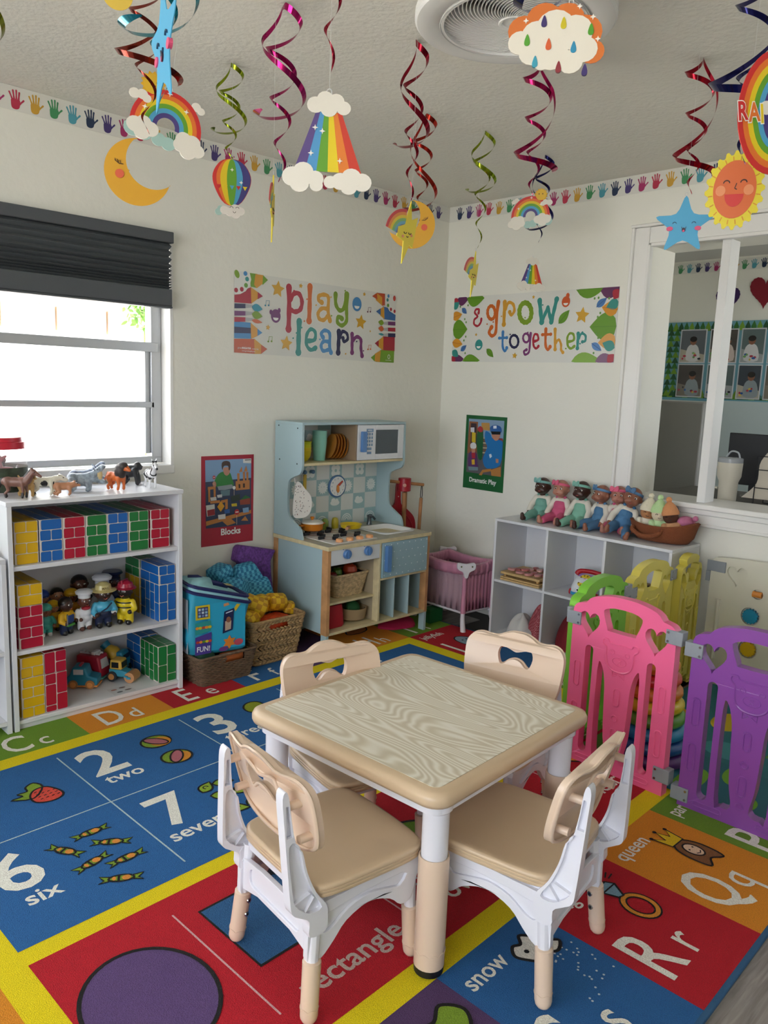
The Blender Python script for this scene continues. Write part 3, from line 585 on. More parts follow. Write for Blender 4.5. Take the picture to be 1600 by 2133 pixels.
g = G(HG); g.box(-.362, -.002, .495, -.318, -.0015+.0, .54); g.box(-.318-.0, -.006, .495, -.318+.035, -.0005, .54); g.box(-.362, -.006, .45, -.345, .012, .494); g.obj('hinge', ap, bev=.001)
# foam mat in the pen
fm = thing('foam_play_mat', 'teal foam play mat with green, yellow and orange shapes inside the pen', 'mat', (2.76, .96, 0), 0)
g = G(mat('1f6f7d', .7)); g.box(-.50, -.58, .0102, .50, .37, .017); g.obj('mat_base', fm, bev=.002)
A = Art(Matrix.Translation((0, 0, .0172)), lambda h: mat(h, .7), .0003)
A.rect(-.50, .1, -.12, .37, '5b9130', 1); A.rect(-.50, -.25, -.2, .1, '1b6678', 1); A.rect(-.46, -.58, -.05, -.25, 'c7b01c', 1); A.rect(-.05, -.58, .5, -.1, '4c8c2b', 1); A.rect(.0, -.1, .5, .37, '1f6f7d', 1)
for x, y, rx, ry, cc in ((-.3, .22, .07, .05, 'd8b924'), (-.4, .0, .10, .04, '6fae2e'), (-.25, -.1, .09, .05, '6fae2e'), (-.36, -.4, .09, .07, 'cc7424'), (-.2, -.33, .05, .05, '2f7fa0'), (.15, .1, .1, .06, 'c9b01c'), (.2, -.35, .12, .08, 'd8b924'), (-.42, -.18, .05, .03, '6fae2e'), (-.1, .0, .07, .09, '3b8f9d'), (.05, .28, .09, .06, 'd8a022')): A.pg(spl(circ(x, y, rx, ry, 9), 3), cc, 2)
A.obj('printed_shapes', fm, 0)
# stacking ring toy behind the pink panel
st = thing('stacking_ring_toy', 'rainbow stack of plastic rings inside the pen behind the pink panel', 'toy', (2.42, 1.14, .018))
z = .02
for i, cc in enumerate(('5a2d7a', '1d4f8f', '1e86b4', '57982c', 'd8c21f', 'd97d1d', 'c9271f', 'd98f1d')):
    r = .115-.008*i; g = G(plast(cc)); g.tube([(r*math.cos(t), r*math.sin(t), z) for t in [k*2*math.pi/28 for k in range(28)]], .022, None, 10, close=True); g.obj('ring', st, label=None); z += .043
g = G(plast('e8e2d0')); g.cyl((0, 0, 0), (0, 0, .35), .05, .03); g.obj('core', st)
# ================================================================== book shelf with cardboard bricks
SHW = mat('d6d7da', .38, bump=.03, scale=40.)
sh = thing('white_bookcase', 'white open bookcase under the window holding cardboard bricks and toy figures', 'bookcase', (1.2075, 2.79, .0095)); O = off(sh)
x0, x1, yf, yb = .889, 1.526, 2.642, 2.945
for nm, b_ in (('side_panel', (x0, yf, .0095, x0+.016, yb, .785)), ('side_panel', (x1-.016, yf, .0095, x1, yb, .785)), ('top_panel', (x0-.003, yf-.004, .785, x1+.003, yb, .80)),
               ('shelf', (x0+.016, yf+.006, .566, x1-.016, yb-.006, .581)), ('shelf', (x0+.016, yf+.006, .275, x1-.016, yb-.006, .289)), ('bottom_panel', (x0+.016, yf+.006, .030, x1-.016, yb-.006, .044)), ('kick_board', (x0+.016, yf+.016, .0095, x1-.016, yf+.03, .030)),
               ('back_panel', (x0+.016, yb-.006, .0095, x1-.016, yb, .785))):
    g = G(SHW); g.box(*b_); g.obj(nm, sh, bev=.001, seg=1, loc=O)
s2 = thing('low_white_shelf', 'low white shelf at the left edge of the photo beside the bookcase', 'shelf', (.56, 2.79, .0095)); O = off(s2)
for nm, b_ in (('side_panel', (.225, yf, .0095, .241, yb, .597)), ('side_panel', (.865, yf, .0095, .881, yb, .597)), ('top_panel', (.225, yf, .597, .881, yb, .612)), ('shelf', (.241, yf, .285, .865, yb, .30)), ('bottom_panel', (.241, yf, .04, .865, yb, .055)), ('back_panel', (.241, yb-.006, .0095, .865, yb, .597))):
    g = G(SHW); g.box(*b_); g.obj(nm, s2, bev=.001, seg=1, loc=O)
tr = thing('green_tray', 'wooden tray with a green mat on the low shelf at far left', 'tray', (.76, 2.77, .6125)); g = G(mat('b98e5c', .6)); g.box(-.1, -.1, 0, .1, .1, .012); g.obj('tray_base', tr); g = G(mat('8fbf9a', .5)); g.box(-.09, -.09, .0122, .09, .09, .022); g.obj('mat_sheet', tr)
BC = dict(yellow=('d9ad10', 'a07f2a'), blue=('1660ab', '1e4f86'), red=('ad1230', '8a2436'), green=('177335', '2a6138'))
nblk = {}
def brick_rows(w, h, mode, start):
    """rects (x0,y0,x1,y1) of the printed bricks: mode h = rows, v = columns"""
    o = []; m_ = .0035; ch = .037
    if mode == 'h':
        n = max(1, round(h/ch)); ch = h/n
        for i in range(n):
            y1 = h-i*ch; y0 = y1-ch
            if (i+start) % 2: o.append((m_*.9, y0+m_/2, w/2-m_/2, y1-m_/2)); o.append((w/2+m_/2, y0+m_/2, w-m_*.9, y1-m_/2))
            else: o.append((m_*2, y0+m_/2, w-m_*1.2, y1-m_/2))
    else:
        n = max(1, round(w/ch)); cw = w/n
        for i in range(n):
            y = h if (i+start) % 2 else h+cw
            while y > .004:
                ya = max(y-2*cw, 0); yb_ = min(y, h); 
                if yb_-ya > .012: o.append((i*cw+m_/2+.001, ya+m_/2, (i+1)*cw-m_/2, yb_-m_/2))
                y -= 2*cw
    return o
def block(col, x, y, z, w, h, d, mode='h', start=0, where=''):
    b = thing('cardboard_brick', '', 'toy block', (x, y, z), 0, 'cardboard brick blocks in the bookcase'); c1, c2 = BC[col]
    b['label'] = '%s cardboard brick block %s' % (col, where)
    g = G(mat('cfc4bb', .5)); g.box(0, 0, 0, w, d, h); g.obj('carton', b, bev=.0012, seg=1)
    a = Art(ID, lambda q: mat(q, .35), .0003)
    faces = [(plane((0, 0, 0), (1, 0, 0), (0, 0, 1)), w, h, mode, start), (plane((0, d, 0), (0, -1, 0), (0, 0, 1)), d, h, mode, start+1), (plane((w, 0, 0), (0, 1, 0), (0, 0, 1)), d, h, mode, start+1), (plane((0, 0, h), (1, 0, 0), (0, 1, 0)), w, d, 'v', start)]
    for M, fw, fh, mo, s_ in faces:
        a.M = M
        for r in brick_rows(fw, fh, mo, s_): a.pg(rrect(r[0]-.0006, r[1]-.0006, r[2]+.0006, r[3]+.0006, .0045, 2), c2, 1); a.pg(rrect(*r, .004, 2), c1, 2)
    a.obj('printed_bricks', b, 0); return b
y1 = 2.668
for i, (c, x, s_) in enumerate((('yellow', .918, 1), ('blue', 1.0005, 0), ('red', 1.0805, 0), ('green', 1.161, 0), ('blue', 1.2405, 1), ('green', 1.322, 1), ('red', 1.408, 1))):
    block(c, x, y1, .5815, .0785, .146, .262, 'h', s_, ['at left end of the top row', 'second from left in the top row', 'between blue and green in the top row', 'in the middle of the top row', 'between the two green ones in the top row', 'second from right in the top row', 'at right end of the top row'][i])
block('red', .919, 2.662, .2895, .083, .148, .26, 'h', 1, 'standing at left end of the middle shelf')
block('yellow', .920, 2.664, .438, .083, .074, .26, 'h', 1, 'lying on the red one on the middle shelf')
block('blue', 1.437, 2.662, .2895, .070, .146, .145, 'v', 1, 'upright at the right end of the middle shelf'); block('blue', 1.437, 2.663, .436, .070, .073, .145, 'h', 1, 'lying on top of the upright blue one, middle shelf')
block('yellow', 1.434, 2.812, .2895, .071, .146, .12, 'v', 0, 'in the back right of the middle shelf'); block('green', 1.434, 2.812, .436, .071, .073, .12, 'h', 1, 'at back right of the middle shelf above a yellow one')
block('yellow', .919, 2.658, .0445, .079, .142, .26, 'h', 0, 'at the bottom left corner of the bookcase'); block('yellow', .919, 2.66, .1868, .079, .072, .26, 'h', 0, 'topmost at left of the bottom shelf')
block('red', 1.000, 2.66, .0445, .077, .138, .26, 'v', 0, 'upright beside the yellow ones, bottom shelf'); block('red', 1.0, 2.664, .1828, .077, .077, .26, 'v', 1, 'topmost of the red pair on the bottom shelf')
block('green', 1.430, 2.662, .0445, .077, .146, .14, 'v', 1, 'upright at the right end of the bottom shelf'); block('blue', 1.432, 2.806, .0445, .074, .150, .12, 'h', 1, 'behind the green one on the bottom shelf')
# ================================================================== cube shelf by the opening
cb = thing('cube_shelf', 'white six-cube shelf against the opening wall with dolls on top', 'shelf', (3.2, 1.873, 0)); O = off(cb)
xf, xb, ya, yb2 = 3.066, 3.325, 1.418, 2.33
for nm, b_ in (('side_panel', (xf, ya, 0, xb, ya+.013, .582)), ('side_panel', (xf, yb2-.013, 0, xb, yb2, .582)), ('top_panel', (xf, ya, .582, xb, yb2, .595)), ('shelf', (xf+.003, ya+.013, .279, xb-.004, yb2-.013, .291)), ('bottom_panel', (xf, ya+.013, .0, xb-.004, yb2-.013, .013)),
               ('divider', (xf+.001, 2.020, .013, xb-.004, 2.032, .279)), ('divider', (xf+.001, 1.720, .013, xb-.004, 1.733, .279)), ('divider', (xf+.001, 2.020, .291, xb-.004, 2.032, .582)), ('divider', (xf+.001, 1.720, .291, xb-.004, 1.733, .582)), ('back_panel', (xb-.004, ya+.013, .0, xb, yb2-.013, .582))):
    g = G(SHW); g.box(*b_); g.obj(nm, cb, bev=.001, seg=1, loc=O)
# ================================================================== play kitchen
KB = mat('9fb6bb', .4, bump=.04, scale=60.); KB2 = mat('8fa9b0', .45); KW = mat('cdbf97', .5, var=.08, scale=30.); KT = mat('a9a594', .45, var=.1, scale=25.); KP = mat('b98a5c', .5, var=.15, scale=20.); KWH = mat('d6d8da', .35); KBL = mat('557fb4', .35); KIN = mat('a5977c', .6)
ki = thing('play_kitchen', 'pale blue wooden play kitchen with hob, sink and toy microwave', 'toy kitchen', (2.52, 2.76, 0)); O = off(ki)
def kb(nm, m, *bx, bev=.001, label=None):
    g = G(m)
    for b_ in bx: g.box(*b_)
    return g.obj(nm, ki, bev=bev, seg=1, loc=O, label=label)
G(KT).poly([[(2.188, 2.5555), (2.852, 2.5555), (2.852, 2.958), (2.188, 2.958)], rrect(2.602, 2.628, 2.805, 2.820, .03)], .4985, .512, KT).obj('countertop', ki, 40, loc=O); kb('counter_edge', KW, (2.1872, 2.553, .494, 2.853, 2.5555, .5115), (2.1865, 2.553, .494, 2.1885, 2.958, .5115), (2.188, 2.5555, .494, 2.852, 2.957, .4985))
for x in (2.190, 2.832):
    for ya_, yb_ in ((2.560, 2.600), (2.925, 2.957)): kb('post', KP, (x, ya_, .105, x+.019, yb_, .494)); kb('leg', KB, (x+.001, ya_+.002, .0095, x+.018, yb_-.002, .105))
kb('side_panel', KB, (2.193, 2.60, .107, 2.205, 2.925, .494)); kb('side_panel', KB, (2.836, 2.60, .107, 2.848, 2.925, .494)); kb('back_panel', KIN, (2.209, 2.945, .107, 2.832, 2.951, .494))
kb('bottom_shelf', KW, (2.209, 2.562, .103, 2.832, 2.944, .115)); kb('divider', KW, (2.508, 2.562, .115, 2.520, 2.944, .494)); kb('inner_panel', KIN, (2.206, 2.61, .116, 2.209, 2.944, .494)); kb('inner_panel', KIN, (2.5055, 2.60, .116, 2.508, 2.944, .42))
kb('shelf', KW, (2.209, 2.590, .233, 2.505, 2.944, .243)); kb('door_shelf', KW, (2.520, 2.562, .312, 2.832, 2.944, .322))
for x in (2.616, 2.716): kb('slot_divider', KB, (x, 2.567, .115, x+.006, 2.944, .312), label='pale blue divider')
cp = kb('control_panel', KWH, (2.210, 2.561, .424, 2.507, 2.572, .494))
for x in (2.300, 2.428):
    M = plane((x, 2.561, .468), (1, 0, 0), (0, 0, 1))
    g = G(KBL); g.lathe([(.021, 0), (.021, .012), (.018, .016)], KBL, M, 20); g.poly(rrect(-.004, -.018, .004, .018, .002), .016, .020, KBL, M); g.obj('knob', cp, bev=.001)
    a = Art(M); 
    for t in (60, 95, 130): a.line([(.030*math.cos(R_(t)), .030*math.sin(R_(t))), (.034*math.cos(R_(t)), .034*math.sin(R_(t)))], .006, '557fb4', 2)
    a.obj('knob_mark', cp, 0)
d = kb('door', mat('94b2bd', .4), (2.524, 2.556, .324, 2.831, 2.567, .492))
M = plane((2.524, 2.556, .324), (1, 0, 0), (0, 0, 1)); a = Art(M)
for i in range(5):
    for j in range(8): 
        x_, y_ = .012+j*.041+(i % 2)*.02, .012+i*.036
        if x_ < .3: a.disc(x_, y_, .0035, .0035, 'dfe9ea', 2, 8)
a.obj('dot_print', d, 0)
g = G(KBL); g.poly(rrect(.012, .030, .038, .155, .006), .001, .022, KBL, M); g.obj('handle', d, bev=.003)
prof = [(2.957, .512), (2.957, 1.030), (2.757, 1.030)]+spl([(2.755, .90), (2.754, .845), (2.768, .812), (2.81, .795), (2.845, .775), (2.855, .74), (2.856, .66), (2.846, .612), (2.80, .582), (2.760, .558), (2.746, .52)], 4, False)+[(2.745, .512)]
for x in (2.190, 2.838):
    g = G(KB); g.poly(prof, x, x+.012, KB, Matrix(((0, 0, 1, 0), (1, 0, 0, 0), (0, 1, 0, 0), (0, 0, 0, 1)))); p_ = g.obj('hutch_side', ki, bev=.001, loc=O)
    for y_, z_ in ((2.79, 1.015), (2.93, 1.02), (2.79, .855), (2.92, .865)): G(BLK).cyl((x-.0012, y_, z_), (x+.003, y_, z_), .0035, None, BLK, 8).obj('screw', p_)
kb('hutch_top', KB, (2.190, 2.757, 1.030, 2.850, 2.957, 1.042)); kb('hutch_shelf', KW, (2.202, 2.758, .846, 2.838, 2.944, .858)); kb('hutch_divider', mat('8c7860', .5), (2.516, 2.762, .858, 2.526, 2.944, 1.030))
bp = kb('splashback', mat('d3d6d2', .4), (2.202, 2.944, .512, 2.838, 2.950, 1.030))
M = plane((2.202, 2.944, .512), (1, 0, 0), (0, 0, 1)); a = Art(M, lambda h: mat(h, .4)); cs = .0812; TL = '9dbbbd'; WHT_ = 'dfe3df'
for r in range(-1, 7):
    for c in range(-1, 8):
        x_, z_ = -.0132+c*cs, -.005+r*cs
        if (r+c) % 2 == 0: continue
        xa, xb_, za, zb = max(x_, 0), min(x_+cs, .635), max(z_, 0), min(z_+cs, .517)
        if xb_-xa < .01 or zb-za < .01: continue
        a.rect(xa, za, xb_, zb, TL, 1); mx_, mz = x_+cs/2, z_+cs/2
        if xb_-xa < .07 or zb-za < .07: continue
        k = (c*2+r*3) % 4
        if k == 0: a.pg(star_pts(mx_, mz, .034, .72, 14), WHT_, 2); a.disc(mx_-.008, mz+.004, .002, .002, '6d8fa5', 3, 8); a.disc(mx_+.008, mz+.004, .002, .002, '6d8fa5', 3, 8)
        elif k == 1:
            for t in range(4): a.disc(mx_+.018*math.cos(R_(45+t*90)), mz+.018*math.sin(R_(45+t*90)), .0155, .0155, WHT_, 2)
            a.disc(mx_, mz, .008, .008, TL, 3)
        elif k == 2:
            for rr_ in (.031, .021, .011): a.line(circ(mx_, mz-.012, rr_, n=16, a0=0, a1=180), .0055, WHT_, 2)
        else: a.disc(mx_, mz, .03, .014, WHT_, 2); a.disc(mx_-.01, mz+.012, .014, .012, WHT_, 2); a.disc(mx_+.012, mz+.010, .011, .010, WHT_, 2)
a.obj('tile_print', bp, 0)
M = plane((2.562, 2.9435, .713), (1, 0, 0), (0, 0, 1)); M.translation += Vector(O)
g = G(mat('4f78a3', .4)); g.lathe([(.056, 0), (.057, .006), (.052, .009)], None, M, 40); ck = g.obj('clock', ki, label='round blue-rimmed clock')
a = Art(M); a.disc(0, 0, .049, .049, 'e4e6e4', 47, 36)
for t, n_ in enumerate(('3', '2', '1', '12', '11', '10', '9', '8', '7', '6', '5', '4')): a.text(n_, .039*math.cos(R_(t*30)), .039*math.sin(R_(t*30))-.004, .0115, '54789c', 48, .01, 1, 0, .5)
a.obj('dial', ck, 0); g = G(mat('c44a35', .4), mat('d98a3c', .4)); g.poly([(-.004, -.002), (.0, .010), (.028, .028), (.033, .022), (.012, .002)], .0105, .0125, g.mats[0], M); g.poly([(-.008, .006), (-.010, -.02), (.0, -.034), (.010, -.024), (.006, .004)], .0115, .0135, g.mats[1], M); g.obj('clock_hands', ck)
mw = kb('microwave_door', KWH, (2.528, 2.757, .860, 2.644, 2.767, 1.028), (2.800, 2.757, .860, 2.8365, 2.767, 1.028), (2.644, 2.757, .860, 2.800, 2.767, .887), (2.644, 2.757, 1.004, 2.800, 2.767, 1.028))
g = G(mat('5c666c', .15, alpha=.75)); g.box(2.644, 2.761, .887, 2.800, 2.763, 1.004); g.obj('window_pane', mw, 0)
M = plane((2.528, 2.757, .860), (1, 0, 0), (0, 0, 1)); a = Art(M)
a.rect(.052, .134, .098, .150, '6d8bab', 2)
a.text('MENU', .075, .139, .010, 'dfe3e6', 3, .01, 1, 0, .5)
for r in range(4):
    for c in range(3): a.rect(.055+c*.015, .118-r*.017, .065+c*.015, .130-r*.017, '6d8bab', 2)
a.rect(.058, .048, .088, .060, '6d8bab', 2); a.rect(.058, .028, .088, .040, '6d8bab', 2); a.obj('keypad_print', mw, 0)
g = G(KBL); g.poly(rrect(.016, .040, .042, .138, .004), .001, .018, KBL, M); g.obj('handle', mw, bev=.002)
hb = kb('hob', mat('d4d2cf', .3), (2.243, 2.585, .5122, 2.512, 2.868, .5155))
a = Art(Matrix.Translation((0, 0, .5157)))
for cx_, cy_ in ((2.312, 2.70), (2.312, 2.81), (2.445, 2.70), (2.445, 2.81)): a.line(circ(cx_, cy_, .036, n=24), .005, 'b5796a', 1, True); a.line(circ(cx_, cy_, .020, n=20), .005, 'b5796a', 1, True)
a.obj('ring_print', hb, 0)
for cx_, cy_ in ((2.312, 2.70), (2.312, 2.81), (2.445, 2.70), (2.445, 2.81)):
    g = G(BLK)
    for t in range(4): dx, dy = math.cos(R_(t*90)), math.sin(R_(t*90)); g.box(-.016, -.005, 0, .016, .005, .014, None, T((cx_+dx*.045+O[0], cy_+dy*.045+O[1], .5156), (0, 0, t*90)))
    g.obj('burner_bars', ki, bev=.001, kind='stuff')
for x in (2.30, 2.362, 2.424, 2.486): G(mat('e0a06c', .5)).lathe([(.017, 0), (.017, .010), (.014, .013)], None, Matrix.Translation((x+O[0], 2.612+O[1], .5157)), 18).obj('hob_knob', ki)
g = G(mat('dfe0df', .2)); rs = []
for ins, z in ((0, .513), (-.001, .519), (.010, .520), (.018, .510), (.026, .475), (.05, .470)): rs.append([(x, y, z) for x, y in rrect(2.592+ins, 2.618+ins, 2.815-ins, 2.830-ins, .035, 5)])
g.rings(rs, None, None, False); g.flat([p[:2] for p in rs[-1]], .470); si = g.obj('sink', ki, loc=O)
g = G(mat('6d7276', .25, metal=.8)); g.lathe([(.014, 0), (.012, .01), (.011, .035), (.013, .045), (.010, .05)], None, Matrix.Translation((2.735+O[0], 2.880+O[1], .512)), 14); g.tube([(2.735+O[0], 2.88+O[1], .55), (2.735+O[0], 2.855+O[1], .556), (2.735+O[0], 2.838+O[1], .545)], .006, None, 8); g.box(2.735+O[0], 2.877+O[1], .558, 2.752+O[0], 2.884+O[1], .564); g.obj('tap', ki)
g = G(mat('5c7f9f', .4)); 
for x in (2.346, 2.395): g.cyl((x, 2.944, .795), (x, 2.925, .795), .008, .010).ball((x, 2.925, .795), .010)
g.obj('hook', ki, loc=O, kind='stuff')
# magenta cloth lying under the kitchen
g = G(mat('b01848', .8)); rs = []
for r, z in ((.115, .001), (.115, .012), (.09, .026), (.045, .032), (.004, .034)): rs.append([(r*math.cos(t)*(1+.12*math.sin(3*t)), .62*r*math.sin(t)*(1+.12*math.sin(4*t)), z) for t in [i*2*math.pi/30 for i in range(30)]])
g.rings(rs); g.obj('folded_cloth', loc=(2.79, 2.70, .0095), label='magenta cloth lying on the rug under the kitchen', cat='cloth')
# ================================================================== toy animals on the bookcase
PL = lambda h: mat(h, .38)
def quad(L, H, leg, body, neck, head, mats, legr=.005, k=(0, 0, 0), extra=(), split=0, spread=.010, post=None, vox=.0022):
    """four-legged animal facing +x: L body length, H back height, leg length; k = material slots of body, leg, head"""
    zb = H-body; P = [('e', (0, 0, zb), (L*.5, body*.82, body), k[0]), ('e', (-L*.27, 0, zb+body*.05), (L*.26, body*.88, body*1.02), k[0]), ('e', (L*.27, 0, zb), (L*.24, body*.85, body*1.08), k[0])]
    for sx, lx in ((1, L*.33), (-1, -L*.33)):
        for sy in (1, -1):
            hx = lx+sx*.002*sy; y = sy*spread
            if sx > 0: P += [('c', (hx, y, zb-.1*body), (hx+.002, y, leg*.5), legr*1.5, legr*.95, k[0]), ('c', (hx+.002, y, leg*.5), (hx+.001*sy, y, legr*.9), legr*.9, legr*.95, k[1])]
            else: P += [('c', (hx, y, zb-.1*body), (hx+.006, y, leg*.62), legr*1.9, legr*1.1, k[0]), ('c', (hx+.006, y, leg*.62), (hx-.005, y, leg*.36), legr*1.05, legr*.85, k[0]), ('c', (hx-.005, y, leg*.36), (hx-.002, y, legr*.9), legr*.85, legr*.95, k[1])]
    return P+list(extra)
AN = 'toy animals on the bookcase'
def animal(name, label, prims, mats, loc, rot, vox=.0022, post=None, eyes=()):
    t = thing(name, label, 'toy animal', loc, rot, AN, 1.15); put(fuse(prims, vox, mats, 2, post), 'body', t)
    for e in eyes:
        G(PL('101010')).ball(e, .0017, None, 8).obj('eye', t)
    return t
ZT = .8005
# horse
H = quad(.075, .062, .038, .0145, 0, 0, 0, .0042, (0, 1, 0), [('c', (.033, 0, .052), (.052, 0, .078), .0125, .0075, 0), ('c', (.052, 0, .080), (.073, 0, .066), .0075, .0045, 0), ('c', (.026, 0, .062), (.048, 0, .088), .004, .0035, 1), ('c', (.048, .003, .084), (.047, .004, .092), .0025, .001, 0), ('c', (.048, -.003, .084), (.047, -.004, .092), .0025, .001, 0), ('c', (-.036, 0, .056), (-.050, 0, .022), .0055, .0035, 1)], spread=.0075)
animal('toy_horse', 'brown toy horse with black tail in front of the jar, leftmost animal on the bookcase', H, [mat('6e4a3e', .4), mat('1d1817', .4)], (.945, 2.715, ZT), -42, eyes=((.058, .007, .078), (.058, -.007, .078)))
D = quad(.052, .048, .026, .013, 0, 0, 0, .005, (0, 0, 0), [('c', (.022, 0, .042), (.030, 0, .058), .010, .008, 0), ('e', (.033, 0, .064), (.011, .0095, .010), 0), ('c', (.038, 0, .061), (.048, 0, .058), .0055, .004, 0), ('c', (.030, .009, .066), (.029, .011, .055), .004, .004, 0), ('c', (.030, -.009, .066), (.029, -.011, .055), .004, .004, 0), ('c', (-.025, 0, .05), (-.036, 0, .062), .004, .002, 0)], spread=.008)
animal('toy_dog', 'golden toy dog standing behind the toy horse', D, [mat('b8935a', .5)], (.985, 2.735, ZT), -75, eyes=((.043, .004, .067), (.043, -.004, .067)))
def cow(c, k):
    return 1 if k == 0 and math.sin(c.x*190+1)+math.sin(c.y*140+2)+math.sin(c.z*210) > 1.15 and c.x < .03 else k
Cw = quad(.070, .056, .034, .0145, 0, 0, 0, .0045, (0, 0, 0), [('c', (.033, 0, .050), (.047, 0, .054), .011, .008, 0), ('c', (.047, 0, .056), (.063, 0, .046), .0085, .006, 0), ('c', (.045, .006, .062), (.043, .013, .063), .003, .002, 0), ('c', (.045, -.006, .062), (.043, -.013, .063), .003, .002, 0), ('c', (-.036, 0, .052), (-.042, 0, .022), .002, .003, 1)], spread=.009)
animal('toy_cow', 'white toy cow with black patches near the toy pig', Cw, [mat('d9d5c4', .4), mat('18181a', .4)], (1.045, 2.735, ZT), -25, post=cow, eyes=((.056, .007, .054), (.056, -.007, .054)))
Pg = quad(.055, .040, .020, .012, 0, 0, 0, .004, (0, 0, 0), [('c', (.026, 0, .032), (.040, 0, .032), .010, .006, 0), ('c', (.040, 0, .031), (.047, 0, .030), .0045, .0042, 0), ('c', (.031, .006, .040), (.035, .009, .046), .0035, .001, 0), ('c', (.031, -.006, .040), (.035, -.009, .046), .0035, .001, 0)], spread=.008)
animal('toy_pig', 'tan toy pig in front of the cow on the bookcase top', Pg, [mat('b07c5c', .45)], (1.098, 2.70, ZT), -12, eyes=((.040, .005, .036), (.040, -.005, .036)))
def hippo():
    return quad(.075, .058, .022, .021, 0, 0, 0, .0075, (0, 0, 0), [('e', (.036, 0, .046), (.020, .017, .018), 0), ('c', (.045, 0, .058), (.066, 0, .076), .011, .009, 0), ('e', (.068, 0, .078), (.010, .013, .007), 0), ('c', (.045, 0, .038), (.066, 0, .030), .009, .008, 0), ('e', (.068, 0, .031), (.010, .012, .007), 0), ('e', (.056, 0, .053), (.012, .0105, .018), 1), ('c', (.042, .011, .070), (.040, .014, .076), .003, .002, 0), ('c', (.042, -.011, .070), (.040, -.014, .076), .003, .002, 0)], spread=.013)
hp = animal('toy_hippo', 'grey toy hippo with wide open yellowish mouth, the nearer hippo', hippo(), [mat('8b98a3', .35, var=.35, scale=90.), mat('cdb583', .4)], (1.185, 2.765, ZT), -22, vox=.0028, eyes=((.052, .010, .070), (.052, -.010, .070)))
animal('toy_hippo', 'blue-grey toy hippo with open pink mouth, behind the nearer hippo', hippo(), [mat('8b98ad', .35, var=.3, scale=90.), mat('c98876', .4)], (1.225, 2.850, ZT), -10, vox=.0028, eyes=((.052, .010, .070), (.052, -.010, .070)))
Ln = quad(.062, .058, .034, .015, 0, 0, 0, .0052, (0, 0, 0), [('e', (.020, 0, .062), (.020, .019, .026), 1), ('e', (.030, 0, .078), (.017, .016, .015), 1), ('c', (.036, 0, .074), (.048, 0, .071), .011, .0075, 0), ('c', (.05, 0, .068), (.056, 0, .067), .006, .005, 0), ('c', (-.03, 0, .056), (-.045, 0, .028), .003, .0022, 0), ('e', (-.046, 0, .025), (.005, .005, .006), 1)], spread=.010)
animal('toy_lion', 'orange toy lion with black mane in the middle of the bookcase top', Ln, [mat('c8642a', .4), mat('2a2220', .5)], (1.312, 2.748, ZT), -66, vox=.0025, eyes=((.048, .006, .078), (.048, -.006, .078)))
Go = [('e', (0, 0, .045), (.026, .020, .022), 0), ('e', (-.016, 0, .036), (.018, .018, .020), 0), ('e', (.022, 0, .062), (.014, .013, .015), 0), ('e', (.032, 0, .058), (.007, .009, .009), 1)]
for s in (1, -1): Go += [('c', (.014, s*.018, .05), (.022, s*.022, .024), .009, .007, 0), ('c', (.022, s*.022, .024), (.024, s*.019, .006), .0075, .007, 0), ('c', (-.02, s*.012, .03), (-.012, s*.016, .016), .010, .008, 0), ('c', (-.012, s*.016, .016), (-.018, s*.015, .006), .0075, .0065, 0)]
animal('toy_gorilla', 'black toy gorilla on all fours behind the toy zebra', Go, [mat('26282c', .3), mat('3c3c40', .4)], (1.430, 2.865, ZT), -35, vox=.0026, eyes=((.038, .004, .061), (.038, -.004, .061)))
def zeb(c, k):
    if k == 1: return 1
    return 1 if math.sin(c.x*420+math.sin(c.z*160)*2.2) > .25 and c.z > .03 else 0
Zb = quad(.062, .060, .040, .0135, 0, 0, 0, .0042, (0, 0, 0), [('c', (.028, 0, .054), (.044, 0, .080), .0105, .0075, 0), ('c', (.044, 0, .082), (.060, 0, .070), .0075, .0045, 0), ('e', (.063, 0, .068), (.005, .0045, .0045), 1), ('c', (.022, 0, .066), (.038, 0, .090), .003, .003, 1), ('c', (.041, .005, .088), (.039, .008, .099), .0032, .002, 0), ('c', (.041, -.005, .088), (.039, -.008, .099), .0032, .002, 0), ('c', (-.031, 0, .056), (-.038, 0, .026), .0025, .002, 1)], spread=.0085)
animal('toy_zebra', 'toy zebra facing the room at the right end of the bookcase', Zb, [mat('dfe0e2', .35), mat('17181b', .35)], (1.450, 2.748, ZT), -98, vox=.002, post=zeb, eyes=((.050, .006, .080), (.050, -.006, .080)))
